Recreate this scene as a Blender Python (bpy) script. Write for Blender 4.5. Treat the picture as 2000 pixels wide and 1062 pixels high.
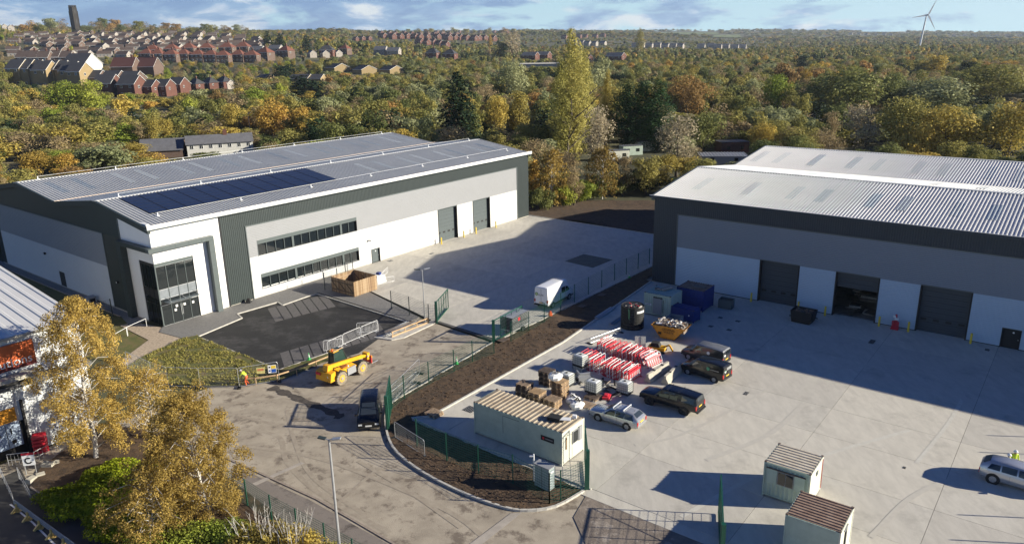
import bpy, bmesh, math, random
from math import radians, sin, cos, pi, sqrt, atan2, hypot
from mathutils import Vector, Matrix, noise as mnoise
V = Vector
for o in list(bpy.data.objects): bpy.data.objects.remove(o)
SC = bpy.context.scene
COL = SC.collection
random.seed(7)
# ---------------------------------------------------------------- camera
FPX, PITCH, ROLL, CH = 1458.12, 16.729, -1.095, 30.0      # focal length in px of the 2000 px wide photo, degrees, metres
pt, rl = radians(PITCH), radians(ROLL)
FWD = V((0, cos(pt), -sin(pt))); RT0 = V((1, 0, 0)); UP0 = RT0.cross(FWD)
RT = RT0*cos(rl) + UP0*sin(rl); UP = UP0*cos(rl) - RT0*sin(rl)
CAM = V((0, 0, CH))
cd = bpy.data.cameras.new('camera'); cam = bpy.data.objects.new('camera', cd); COL.objects.link(cam)
M3 = Matrix((RT, UP, -FWD)).transposed()
cam.matrix_world = Matrix.Translation(CAM) @ M3.to_4x4()
cd.sensor_fit = 'HORIZONTAL'; cd.sensor_width = 36; cd.lens = 36*FPX/2000
cd.clip_start = 0.5; cd.clip_end = 30000
SC.camera = cam
# ---------------------------------------------------------------- sky, sun, exposure
SUN_AZ, SUN_EL = radians(-6.7), radians(19.3)
SUN = V((cos(SUN_EL)*cos(SUN_AZ), cos(SUN_EL)*sin(SUN_AZ), sin(SUN_EL)))
ld = bpy.data.lights.new('sun', 'SUN'); ld.energy = 5.0; ld.angle = radians(0.5); ld.color = (1, 0.93, 0.775)
so = bpy.data.objects.new('sun', ld); COL.objects.link(so); so.rotation_euler = SUN.to_track_quat('Z', 'Y').to_euler()
W = bpy.data.worlds.new("World"); SC.world = W; W.use_nodes = True
nt = W.node_tree; N = nt.nodes; K = nt.links; N.clear()
def nd(t, typ, **kw):
    n = t.nodes.new(typ)
    for k, v in kw.items():
        if k in n.inputs: n.inputs[k].default_value = v
        else: setattr(n, k, v)
    return n
out = nd(nt, 'ShaderNodeOutputWorld'); bg = nd(nt, 'ShaderNodeBackground'); bg.inputs[1].default_value = 0.05
sky = nd(nt, 'ShaderNodeTexSky'); sky.sky_type = 'NISHITA'; sky.sun_disc = False; sky.sun_elevation = SUN_EL
sky.sun_rotation = atan2(SUN.x, SUN.y); sky.air_density = 1.0; sky.dust_density = 0.0; sky.ozone_density = 6.0
hs = nd(nt, 'ShaderNodeHueSaturation'); hs.inputs['Saturation'].default_value = 1.3; hs.inputs['Value'].default_value = 1.0
tint = nd(nt, 'ShaderNodeMix', data_type='RGBA', blend_type='MULTIPLY'); tint.inputs[0].default_value = 1.0; tint.inputs[7].default_value = (.14, .45, .90, 1)
K.new(sky.outputs[0], tint.inputs[6]); K.new(tint.outputs[2], hs.inputs['Color'])
tc = nd(nt, 'ShaderNodeTexCoord'); sx = nd(nt, 'ShaderNodeSeparateXYZ'); K.new(tc.outputs['Generated'], sx.inputs[0])
def mth(t, op, a, b=None, c=None, clamp=False):
    n = t.nodes.new('ShaderNodeMath'); n.operation = op; n.use_clamp = clamp
    for i, q in enumerate((a, b, c)):
        if q is None: continue
        if isinstance(q, (int, float)): n.inputs[i].default_value = q
        else: t.links.new(q, n.inputs[i])
    return n.outputs[0]
el = mth(nt, 'MAXIMUM', sx.outputs[2], 0.0)
cb = nd(nt, 'ShaderNodeCombineXYZ'); K.new(mth(nt, 'MULTIPLY', sx.outputs[0], 9.0), cb.inputs[0]); K.new(mth(nt, 'MULTIPLY', sx.outputs[1], 9.0), cb.inputs[1]); K.new(mth(nt, 'MULTIPLY', el, 34.0), cb.inputs[2])
def wnoise(sc, det, rgh, dist):
    n = nd(nt, 'ShaderNodeTexNoise'); n.inputs['Scale'].default_value = sc; n.inputs['Detail'].default_value = det; n.inputs['Roughness'].default_value = rgh; n.inputs['Distortion'].default_value = dist
    K.new(cb.outputs[0], n.inputs['Vector']); return n.outputs[0]
n1 = wnoise(0.85, 8, 0.58, 0.2); n2 = wnoise(1.15, 9, 0.62, 0.35)
def ramp(t, src, stops, interp='LINEAR'):
    r = t.nodes.new('ShaderNodeValToRGB'); r.color_ramp.interpolation = interp
    e = r.color_ramp.elements
    while len(e) < len(stops): e.new(0.5)
    for q, (p, c) in zip(e, stops): q.position = p; q.color = (c, c, c, 1) if isinstance(c, (int, float)) else (*c, 1)
    t.links.new(src, r.inputs[0]); return r.outputs[0]
def mixc(f, a, b):
    m = nd(nt, 'ShaderNodeMix', data_type='RGBA'); K.new(f, m.inputs[0])
    for i, q in ((6, a), (7, b)):
        if isinstance(q, tuple): m.inputs[i].default_value = (*q, 1)
        else: K.new(q, m.inputs[i])
    return m.outputs[2]
# pale air near the horizon, clouds low in the sky: a bank to the left that thins out to the right
clear = mixc(ramp(nt, el, [(0.0, 1), (0.05, .85), (0.18, 0)]), hs.outputs[0], (6.3, 9.6, 10.6))
bank = mth(nt, 'MULTIPLY_ADD', sx.outputs[0], -0.30, 0.075); fall = mth(nt, 'MULTIPLY_ADD', el, -0.8, 0.03)
cov = mth(nt, 'ADD', mth(nt, 'ADD', n1, bank), fall)
shade = ramp(nt, n2, [(0.42, (2.0, 3.7, 6.6)), (0.52, (3.1, 5.2, 7.9)), (0.575, (6.0, 7.4, 9.2)), (0.65, (9.3, 10.0, 10.2))])
MXO = mixc(ramp(nt, cov, [(0.46, 0), (0.56, 1)]), clear, shade)
K.new(MXO, bg.inputs[0]); K.new(bg.outputs[0], out.inputs[0])
SC.view_settings.view_transform = 'Standard'; SC.view_settings.look = 'None'; SC.view_settings.gamma = 1
SC.view_settings.exposure = 0.95; SC.view_settings.use_curve_mapping = False
SC.render.engine = 'CYCLES'; SC.cycles.max_bounces = 5; SC.cycles.transparent_max_bounces = 6; SC.cycles.diffuse_bounces = 2
# ---------------------------------------------------------------- picture <-> place
def ray(x, y): return FWD*FPX + RT*(x-1000) - UP*(y-531)
def G(x, y, z=0.0):
    d = ray(x, y); return CAM + d*((z-CH)/d.z)
def AT(x, y, Y):
    d = ray(x, y); return CAM + d*(Y/d.y)
def PR(P):
    d = V(P)-CAM; z = d.dot(FWD); return 1000+FPX*d.dot(RT)/z, 531-FPX*d.dot(UP)/z
TH = radians(51.776)
U3 = V((cos(TH), sin(TH), 0)); W3 = V((-sin(TH), cos(TH), 0)); V3 = -W3
P0 = V((-40.043, 80.474, 0)); Q0 = V((18.506, 94.291, 0))
def LF(s, y, z=0.0): return P0 + U3*s + W3*y + V((0, 0, z))       # frame of the left warehouse
def RF(t, y, z=0.0): return Q0 + V3*t + U3*y + V((0, 0, z))       # frame of the right warehouse
def toL(p): d = V(p)-P0; return d.dot(U3), d.dot(W3)
def toR(p): d = V(p)-Q0; return d.dot(V3), d.dot(U3)
# ---------------------------------------------------------------- materials
MATS = {}
def mat(name, col, rough=0.6, metal=0.0, col2=None, scale=3.0, rot=0.0, var=0.12, bump=0.0, bscale=30.0, spec=0.5, stretch=None, stain=None, stscale=0.4, stlo=0.5, sthi=0.62, emit=None):
    if name in MATS: return MATS[name]
    m = bpy.data.materials.new(name); m.use_nodes = True; t = m.node_tree; L = t.links
    b = t.nodes['Principled BSDF']; b.inputs['Roughness'].default_value = rough; b.inputs['Metallic'].default_value = metal
    b.inputs['Specular IOR Level'].default_value = spec
    tcn = t.nodes.new('ShaderNodeTexCoord'); vec = tcn.outputs['Object']
    if stretch:
        mp = t.nodes.new('ShaderNodeMapping'); mp.inputs['Scale'].default_value = stretch; mp.inputs['Rotation'].default_value = (0, 0, rot); L.new(vec, mp.inputs[0]); vec = mp.outputs[0]
    nz = nd(t, 'ShaderNodeTexNoise'); nz.inputs['Scale'].default_value = scale; nz.inputs['Detail'].default_value = 6; nz.inputs['Roughness'].default_value = 0.65; L.new(vec, nz.inputs['Vector'])
    c2 = col2 or tuple(c*(1-var*2) for c in col)
    src = ramp(t, nz.outputs[0], [(0.32, c2), (0.62, col)])
    if stain:
        ns = nd(t, 'ShaderNodeTexNoise'); ns.inputs['Scale'].default_value = stscale; ns.inputs['Detail'].default_value = 9; ns.inputs['Roughness'].default_value = 0.7
        L.new(tcn.outputs['Object'], ns.inputs['Vector'])
        mk = ramp(t, ns.outputs[0], [(stlo, 0), (sthi, 1)])
        q = nd(t, 'ShaderNodeMix', data_type='RGBA'); L.new(mk, q.inputs[0]); L.new(src, q.inputs[6]); q.inputs[7].default_value = (*stain, 1); src = q.outputs[2]
    L.new(src, b.inputs['Base Color'])
    if bump:
        nb = nd(t, 'ShaderNodeTexNoise'); nb.inputs['Scale'].default_value = bscale; nb.inputs['Detail'].default_value = 4; L.new(tcn.outputs['Object'], nb.inputs['Vector'])
        bp = t.nodes.new('ShaderNodeBump'); bp.inputs['Strength'].default_value = bump; bp.inputs['Distance'].default_value = 0.05
        L.new(nb.outputs[0], bp.inputs['Height']); L.new(bp.outputs[0], b.inputs['Normal'])
    MATS[name] = m; return m
def glassmat(name, col, rough=0.05):
    m = mat(name, col, rough, 0.0, var=0.02, spec=0.9); return m
# ---------------------------------------------------------------- mesh builder
KIDS = {}
def setpar(o, p): o.parent = p; KIDS.setdefault(p.name, []).append(o)
def kids(o): return KIDS.get(o.name, [])
class MB:
    def __init__(s): s.v = []; s.f = []; s.m = []; s.mats = []
    def mi(s, m):
        if m not in s.mats: s.mats.append(m)
        return s.mats.index(m)
    def poly(s, pts, m):
        i = len(s.v); s.v += [tuple(p) for p in pts]; s.f.append(tuple(range(i, i+len(pts)))); s.m.append(s.mi(m))
    def hexa(s, p, m):      # 8 corners, bottom 0-3 ccw, top 4-7
        i = len(s.v); s.v += [tuple(q) for q in p]; k = s.mi(m)
        for f in ((3, 2, 1, 0), (4, 5, 6, 7), (0, 1, 5, 4), (1, 2, 6, 5), (2, 3, 7, 6), (3, 0, 4, 7)):
            s.f.append(tuple(i+a for a in f)); s.m.append(k)
    def box(s, x0, x1, y0, y1, z0, z1, m):
        s.hexa([(x0, y0, z0), (x1, y0, z0), (x1, y1, z0), (x0, y1, z0), (x0, y0, z1), (x1, y0, z1), (x1, y1, z1), (x0, y1, z1)], m)
    def rbox(s, c, size, m, rz=0.0, rx=0.0, ry=0.0):
        R = Matrix.Rotation(rz, 3, 'Z') @ Matrix.Rotation(ry, 3, 'Y') @ Matrix.Rotation(rx, 3, 'X'); c = V(c)
        a, b, d = size[0]/2, size[1]/2, size[2]/2
        s.hexa([c+R @ V(q) for q in ((-a, -b, -d), (a, -b, -d), (a, b, -d), (-a, b, -d), (-a, -b, d), (a, -b, d), (a, b, d), (-a, b, d))], m)
    def beam(s, a, b, w, h, m):
        a, b = V(a), V(b); d = (b-a)
        if d.length < 1e-6: return
        d = d.normalized(); up = V((0, 0, 1)) if abs(d.z) < 0.95 else V((1, 0, 0))
        x = d.cross(up).normalized()*(w/2); y = x.cross(d).normalized()*(h/2)
        s.hexa([a-x-y, a+x-y, b+x-y, b-x-y, a-x+y, a+x+y, b+x+y, b-x+y], m)
    def cyl(s, a, b, r, m, n=10, r2=None, cap=True):
        a, b = V(a), V(b); r2 = r if r2 is None else r2
        d = (b-a).normalized(); up = V((0, 0, 1)) if abs(d.z) < 0.95 else V((1, 0, 0))
        x = d.cross(up).normalized(); y = d.cross(x); i = len(s.v); k = s.mi(m)
        for c, rr in ((a, r), (b, r2)):
            for j in range(n):
                t = 2*pi*j/n; s.v.append(tuple(c+x*cos(t)*rr+y*sin(t)*rr))
        for j in range(n):
            s.f.append((i+j, i+(j+1) % n, i+n+(j+1) % n, i+n+j)); s.m.append(k)
        if cap:
            s.f.append(tuple(i+j for j in range(n))[::-1]); s.m.append(k); s.f.append(tuple(i+n+j for j in range(n))); s.m.append(k)
    def tube(s, pts, r, m, n=6):
        for a, b in zip(pts[:-1], pts[1:]): s.cyl(a, b, r, m, n)
    def corr(s, o, ax, az, L, Hh, pitch, dep, m, nrm):   # trapezoidal sheet: profile runs along ax, ribs along az
        o, ax, az, nrm = V(o), V(ax), V(az), V(nrm); n = max(1, round(L/pitch)); p = L/n; k = s.mi(m); pr = []
        for j in range(n):
            pr += [(j*p, 0), (j*p+p*0.55, 0), (j*p+p*0.64, dep), (j*p+p*0.91, dep)]
        pr.append((L, 0)); i = len(s.v)
        for a, d in pr:
            s.v.append(tuple(o+ax*a+nrm*d)); s.v.append(tuple(o+ax*a+nrm*d+az*Hh))
        for j in range(len(pr)-1):
            s.f.append((i+2*j, i+2*j+2, i+2*j+3, i+2*j+1)); s.m.append(k)
    def mesh(s, name, smooth=False):
        me = bpy.data.meshes.new(name); me.from_pydata(s.v, [], s.f)
        for q in s.mats: me.materials.append(q)
        if s.m: me.polygons.foreach_set('material_index', s.m)
        if smooth: me.polygons.foreach_set('use_smooth', [True]*len(s.f))
        me.update(); return me
    def build(s, name, parent=None, label=None, kind=None, smooth=False):
        o = bpy.data.objects.new(name, s.mesh(name, smooth)); COL.objects.link(o)
        if parent: setpar(o, parent)
        if label: o['label'] = label
        if kind: o['kind'] = kind
        return o
def thing(name, label, cat, loc=(0, 0, 0), rz=0.0, group=None):
    o = bpy.data.objects.new(name, None); COL.objects.link(o); o.location = V(loc); o.rotation_euler = (0, 0, rz)
    o.empty_display_size = 0.3; o['label'] = label; o['category'] = cat
    if group: o['group'] = group
    return o
def tag(o, label, cat, group=None, loc=None, rz=None):
    o['label'] = label; o['category'] = cat
    if group: o['group'] = group
    if loc is not None: o.location = V(loc)
    if rz is not None: o.rotation_euler = (0, 0, rz)
    return o
def dup(root, loc, rz=0.0, label=None, sc=None, group=None):
    def cp(o, par):
        c = o.copy(); COL.objects.link(c)
        if par: setpar(c, par)
        for ch in kids(o): cp(ch, c)
        return c
    r = cp(root, None); r.location = V(loc); r.rotation_euler = (0, 0, rz)
    if label: r['label'] = label
    if group: r['group'] = group
    if sc: r.scale = sc if not isinstance(sc, (int, float)) else (sc,)*3
    return r
def text_mesh(txt, size, m, name, parent, M, label=None, ext=0.004, align='LEFT'):
    cu = bpy.data.curves.new(name, 'FONT'); cu.body = txt; cu.size = size; cu.extrude = ext; cu.align_x = align; cu.resolution_u = 3
    ob = bpy.data.objects.new(name, cu); COL.objects.link(ob)
    bpy.context.view_layer.update()
    me = bpy.data.meshes.new_from_object(ob.evaluated_get(bpy.context.evaluated_depsgraph_get()))
    bpy.data.objects.remove(ob); me.materials.clear(); me.materials.append(m)
    o = bpy.data.objects.new(name, me); COL.objects.link(o); setpar(o, parent); o.matrix_local = M
    if label: o['label'] = label
    return o
def frameM(o, x, y):   # matrix with given origin, x and y axes
    x, y = V(x).normalized(), V(y).normalized(); z = x.cross(y)
    return Matrix.Translation(V(o)) @ Matrix((x, y, z)).transposed().to_4x4()
def clip(poly, x0, x1, y0, y1):
    def cut(P, f, isect):
        R = []
        for i in range(len(P)):
            a, b = P[i-1], P[i]
            if f(b):
                if not f(a): R.append(isect(a, b))
                R.append(b)
            elif f(a): R.append(isect(a, b))
        return R
    for ax, val, sg in ((0, x0, 1), (0, x1, -1), (1, y0, 1), (1, y1, -1)):
        if not poly: return []
        poly = cut(poly, lambda p: (p[ax]-val)*sg >= 0, lambda a, b: tuple(a[k]+(b[k]-a[k])*((val-a[ax])/(b[ax]-a[ax])) for k in (0, 1)))
    return poly
def area(P): return 0.5*sum(P[i-1][0]*P[i][1]-P[i][0]*P[i-1][1] for i in range(len(P)))
def inside(p, P):
    c = False
    for i in range(len(P)):
        a, b = P[i-1], P[i]
        if (a[1] > p[1]) != (b[1] > p[1]) and p[0] < (b[0]-a[0])*(p[1]-a[1])/(b[1]-a[1])+a[0]: c = not c
    return c
def sheet(name, pts, z, m, kind='structure', thick=None):
    P = [(p[0], p[1]) for p in pts]
    if area(P) < 0: P = P[::-1]
    b = MB(); b.poly([(x, y, z) for x, y in P], m)
    if thick:
        for i in range(len(P)):
            a, c = P[i-1], P[i]; b.poly([(a[0], a[1], z-thick), (c[0], c[1], z-thick), (c[0], c[1], z), (a[0], a[1], z)], m)
    o = b.build(name, kind=kind)
    bm = bmesh.new(); bm.from_mesh(o.data); bmesh.ops.triangulate(bm, faces=[f for f in bm.faces if len(f.verts) > 4]); bm.to_mesh(o.data); bm.free()
    return o
def lumpy(name, pts, cell, zf, m, kind='structure'):
    P = [(p[0], p[1]) for p in pts]
    if area(P) < 0: P = P[::-1]
    xs = [p[0] for p in P]; ys = [p[1] for p in P]; b = MB(); k = b.mi(m); key = {}
    def vid(x, y):
        q = (round(x, 3), round(y, 3))
        if q not in key: key[q] = len(b.v); b.v.append((x, y, zf(x, y)))
        return key[q]
    x = math.floor(min(xs)/cell)*cell
    while x < max(xs):
        y = math.floor(min(ys)/cell)*cell
        while y < max(ys):
            Q = clip(P, x, x+cell, y, y+cell)
            if len(Q) > 2 and abs(area(Q)) > 1e-4:
                ids = []
                for p in Q:
                    i = vid(*p)
                    if i not in ids: ids.append(i)
                if len(ids) > 2: b.f.append(tuple(ids)); b.m.append(k)
            y += cell
        x += cell
    return b.build(name, kind=kind, smooth=True)
def nz(x, y, s, seed=0.0): return mnoise.noise(V((x*s, y*s, seed)))
# ---------------------------------------------------------------- colours
m_ground = mat('forest_floor', (0.075, 0.072, 0.03), 0.95, col2=(0.04, 0.042, 0.018), scale=0.05, stain=(0.13, 0.12, 0.05), stscale=0.012, bump=0.5, bscale=1.0)
m_road = mat('worn_asphalt', (0.43, 0.37, 0.285), 0.9, col2=(0.30, 0.255, 0.195), scale=0.45, stain=(0.18, 0.145, 0.11), stscale=0.6, stlo=0.52, sthi=0.62, bump=0.35, bscale=14)
m_tarmac = mat('new_tarmac', (0.024, 0.023, 0.022), 0.8, col2=(0.015, 0.0145, 0.014), scale=0.6, bump=0.3, bscale=40, stain=(0.055, 0.052, 0.05), stscale=0.3)
m_tar2 = mat('car_park_tarmac', (0.062, 0.06, 0.058), 0.85, scale=0.8, bump=0.3, bscale=30)
m_slabs = [mat('concrete_bay_%s' % n, c, 0.82, col2=tuple(q*0.84 for q in c), scale=0.9, stretch=(1.6, .5, 1), rot=-TH, stain=tuple(q*0.66 for q in c), stscale=0.3, stlo=0.54, sthi=0.74, bump=0.2, bscale=18)
           for n, c in (('a', (0.56, 0.525, 0.455)), ('b', (0.59, 0.55, 0.47)), ('c', (0.53, 0.495, 0.43)))]
m_joint = mat('joint_sealant', (0.09, 0.085, 0.08), 0.9)
m_pave = mat('block_paving', (0.23, 0.22, 0.205), 0.85, col2=(0.15, 0.145, 0.14), scale=6, bump=0.4, bscale=22)
m_bay = mat('bay_paving', (0.135, 0.125, 0.12), 0.85, col2=(0.09, 0.084, 0.08), scale=4, bump=0.4, bscale=22)
m_kerb = mat('kerb_concrete', (0.56, 0.53, 0.47), 0.85, scale=3, var=0.15)
m_kerb2 = mat('kerb_weathered', (0.33, 0.27, 0.22), 0.9, scale=3, var=0.15)
m_soil = mat('turned_soil', (0.105, 0.064, 0.034), 0.95, col2=(0.038, 0.024, 0.015), scale=1.6, bump=0.9, bscale=7)
m_grass = mat('rough_grass', (0.15, 0.13, 0.035), 0.95, col2=(0.07, 0.085, 0.022), scale=0.9, stain=(0.15, 0.11, 0.05), stscale=0.9, bump=0.8, bscale=9)
m_gravel = mat('beige_gravel', (0.50, 0.40, 0.29), 0.9, col2=(0.30, 0.23, 0.17), scale=4, bump=0.8, bscale=16)
m_white = mat('white_render', (0.80, 0.79, 0.77), 0.6, var=0.02, scale=0.6)
m_offw = mat('white_cladding', (0.60, 0.60, 0.59), 0.5, var=0.02, scale=0.5)
m_lgrey = mat('light_grey_cladding', (0.285, 0.29, 0.30), 0.5, var=0.02, scale=0.5)
m_dgrey = mat('dark_grey_cladding', (0.032, 0.044, 0.044), 0.45, var=0.05, scale=0.3)
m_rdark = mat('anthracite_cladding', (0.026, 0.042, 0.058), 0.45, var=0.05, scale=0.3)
m_trim = mat('grey_trim', (0.10, 0.12, 0.12), 0.4, var=0.03)
m_door = mat('grey_door', (0.085, 0.105, 0.11), 0.5, var=0.04)
m_rdoor = mat('dark_door', (0.045, 0.058, 0.07), 0.5, var=0.04)
m_roof = mat('roof_sheet_grey', (0.54, 0.54, 0.53), 0.55, metal=0.1, var=0.05, scale=0.15)
m_rooflt = mat('roof_sheet_pale', (0.61, 0.60, 0.585), 0.4, metal=0.05, var=0.04, scale=0.2)
m_rlow = mat('shade_blue_white_cladding', (0.42, 0.52, 0.62), 0.5, var=0.02, scale=0.5)  # right warehouse white panels, with the blue of shade put into their colour
m_rup = mat('shade_blue_grey_cladding', (0.22, 0.25, 0.29), 0.5, var=0.02, scale=0.5)  # its grey panels, likewise blued and darkened in colour to stand for shade
m_light = mat('rooflight_grp', (0.42, 0.46, 0.48), 0.35, var=0.1, scale=2)
m_ridge = mat('ridge_cap', (0.66, 0.65, 0.63), 0.4, var=0.04)
m_gut = mat('gutter_rim', (0.66, 0.52, 0.40), 0.5, var=0.04)
m_black = mat('black', (0.012, 0.012, 0.013), 0.6, var=0.05)
m_blk = mat('black_rubber', (0.02, 0.02, 0.02), 0.8)
m_glass = glassmat('dark_glass', (0.012, 0.016, 0.018), 0.04)
m_pv = mat('photovoltaic', (0.016, 0.024, 0.058), 0.28, var=.15, scale=.5, spec=.45)
m_pvl = mat('module_frame', (0.006, 0.006, 0.008), 0.6)
m_steel = mat('galvanised', (0.48, 0.49, 0.50), 0.4, metal=0.5, var=0.06)
m_wht = mat('white_paint', (0.80, 0.80, 0.79), 0.4, var=0.03)
m_yel = mat('bollard_yellow', (0.78, 0.56, 0.05), 0.5, var=0.05)
m_green = mat('fence_green', (0.012, 0.09, 0.055), 0.45, var=0.08)
m_wood = mat('fresh_timber', (0.52, 0.35, 0.19), 0.75, var=0.15, scale=2)
m_wood2 = mat('grey_timber', (0.15, 0.11, 0.085), 0.85, var=0.2, scale=3)
m_wood3 = mat('pallet_timber', (0.42, 0.30, 0.20), 0.8, var=0.2, scale=3)
m_red = mat('barrier_red', (0.62, 0.03, 0.05), 0.45, var=0.08)
m_orange = mat('hi_vis_orange', (0.85, 0.13, 0.02), 0.6)
m_hivis = mat('hi_vis_yellow', (0.62, 0.80, 0.04), 0.6)
m_cabin = mat('cabin_green', (0.44, 0.52, 0.44), 0.5, col2=(0.36, 0.43, 0.36), scale=1.2, var=0.08)
m_cabw = mat('cabin_cream', (0.62, 0.62, 0.52), 0.5, var=0.05)
m_rust = mat('weathered_cabin_roof', (0.44, 0.37, 0.27), 0.8, col2=(0.29, 0.225, 0.155), scale=0.8, stain=(0.16, 0.065, 0.025), stscale=0.9, stlo=0.6, sthi=0.68)
m_rust2 = mat('rusty_cabin_roof', (0.36, 0.25, 0.18), 0.85, col2=(0.20, 0.12, 0.085), scale=1.5, stain=(0.5, 0.42, 0.33), stscale=1.0, stlo=0.62, sthi=0.7)
m_rust3 = mat('cream_cabin_roof', (0.64, 0.57, 0.45), 0.75, col2=(0.50, 0.42, 0.31), scale=1.5, stain=(0.20, 0.10, 0.06), stscale=0.8, stlo=0.6, sthi=0.7)
m_blue = mat('container_blue', (0.012, 0.035, 0.20), 0.5, var=0.15)
m_yplant = mat('plant_yellow', (0.80, 0.40, 0.015), 0.4, var=0.08, scale=2)
m_skip = mat('skip_yellow', (0.62, 0.27, 0.02), 0.6, col2=(0.42, 0.17, 0.02), scale=2, stain=(0.2, 0.09, 0.03), stscale=2.2, stlo=0.6, sthi=0.7)
m_skin = mat('skin', (0.45, 0.27, 0.19), 0.6)
m_debris = [mat('debris_%s' % n, c, 0.85) for n, c in (('a', (0.36, 0.30, 0.24)), ('b', (0.22, 0.18, 0.15)), ('c', (0.6, 0.55, 0.48)), ('d', (0.10, 0.09, 0.08)), ('e', (0.34, 0.2, 0.12)))]
m_stone = mat('pale_stone', (0.46, 0.43, 0.36), 0.9, var=0.15)
# ---------------------------------------------------------------- terrain
TC = [-1.6, -0.685, -0.46, -0.275, 0.0, 0.343, 0.685, 1.6]
PXC = [0, 0, 330, 600, 1000, 1500, 2000, 2000]
TD = [350, 450, 560, 700, 850, 1000, 1400, 2000, 3500, 6000, 9000]
TR = {450: (212, 212, 202, 198, 190, 181, 171, 171), 560: (180, 180, 186, 179, 170, 161, 152, 152), 700: (138, 138, 150, 150, 153, 147, 136, 136),
      850: (104, 104, 113, 124, 138, 134, 125, 125), 1000: (78, 78, 90, 105, 127, 125, 118, 118), 1400: (63, 63, 70, 80, 104, 110, 105, 105),
      2000: (59, 59, 62, 68, 82, 96, 93, 93), 3500: (58, 58, 60, 63, 66, 76, 78, 78), 6000: (57, 57, 58, 61, 62, 61, 66, 66), 9000: (70, 70, 70, 70, 75, 75, 75, 75)}
TZ = [[0.0]*8]
for D in TD[1:]:
    TZ.append([AT(PXC[i], TR[D][i], D).z for i in range(8)])
for i, D in enumerate(TD):
    if D == 9000: TZ[i] = [z-60 for z in TZ[i-1]]
def interp(xs, x):
    if x <= xs[0]: return 0, 0.0
    for i in range(len(xs)-1):
        if x <= xs[i+1]: return i, (x-xs[i])/(xs[i+1]-xs[i])
    return len(xs)-2, 1.0
def gz(X, Y):
    if Y <= 350: return 0.0
    i, a = interp(TD, Y); j, b = interp(TC, X/Y); a2 = a*a*(3-2*a)*0.3+a*0.7
    z0 = TZ[i][j]*(1-b)+TZ[i][j+1]*b; z1 = TZ[i+1][j]*(1-b)+TZ[i+1][j+1]*b
    z = z0*(1-a2)+z1*a2
    return z + (nz(X, Y, 0.002, 3)*min(1, (Y-350)/1500)*9)
def HIT(x, y):      # where the sight line through a pixel meets the terrain
    p = G(x, y) if ray(x, y).z < -1e-3 else None
    if p is not None and p.y < 350 and p.y > 0: return p
    D = 340.0
    while D < 7000:
        q = AT(x, y, D)
        if q.z <= gz(q.x, q.y): return V((q.x, q.y, gz(q.x, q.y)))
        D *= 1.01
    return q
def build_ground():
    b = MB(); k = b.mi(m_ground); cols = [-2.6+0.05*i for i in range(105)]
    rows = [-400, 200] + [200+150*i/4 for i in range(1, 5)]
    D = 350
    while D < 9000: D *= 1.035; rows.append(D)
    for r, D in enumerate(rows):
        for c in cols:
            x = c*600 if r == 0 else c*D; b.v.append((x, D, gz(x, D)-0.08))
    n = len(cols)
    for r in range(len(rows)-1):
        for j in range(n-1):
            b.f.append((r*n+j, r*n+j+1, (r+1)*n+j+1, (r+1)*n+j)); b.m.append(k)
    b.build('ground', kind='structure', smooth=True)
build_ground()
# ---------------------------------------------------------------- surfaces near the site
def px(*q): return [G(*p) for p in q]
sheet('road', [LF(-60, -75), LF(70, -75), LF(70, -36.2), LF(18, -36), LF(19.3, -20), LF(-40, -18), LF(-60, -18)], 0.0, m_road)
sheet('car_park_lane', [(-60, 20), (-22, 20), G(285, 1075), G(245, 1062), G(150, 1000), G(60, 950), G(40, 915), G(-60, 960), (-70, 46)], 0.012, m_tar2)
KERB = []
def kerb(name, pts, m, w=0.15, z=0.13, L=0.915, closed=False):
    root = bpy.data.objects.new(name, None); COL.objects.link(root); root['kind'] = 'structure'; root.location = V((pts[0][0], pts[0][1], 0))
    o = V((pts[0][0], pts[0][1], 0)); base = None
    for a, c in zip(pts[:-1], pts[1:]):
        a, c = V((a[0], a[1], 0)), V((c[0], c[1], 0)); d = c-a; n = max(1, round(d.length/L)); s = d/n
        for i in range(n):
            if base is None:
                bb = MB(); bb.box(0, 1, -w/2, w/2, -0.05, z, m); base = bb.mesh('kerb_stone')
            q = bpy.data.objects.new('kerb_stone', base); COL.objects.link(q); setpar(q, root)
            q.location = a+s*i-o; q.rotation_euler = (0, 0, atan2(d.y, d.x)); q.scale = (s.length-0.012, 1, 1)
    return root
def curve(pts, n=4):     # Catmull-Rom through the points
    P = [V((p[0], p[1], 0)) for p in pts]; P = [P[0]*2-P[1]]+P+[P[-1]*2-P[-2]]; R = []
    for i in range(1, len(P)-2):
        for j in range(n):
            t = j/n; R.append(0.5*((2*P[i])+(-P[i-1]+P[i+1])*t+(2*P[i-1]-5*P[i]+4*P[i+1]-P[i+2])*t*t+(-P[i-1]+3*P[i]-3*P[i+1]+P[i+2])*t**3))
    R.append(P[-2]); return R
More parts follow.
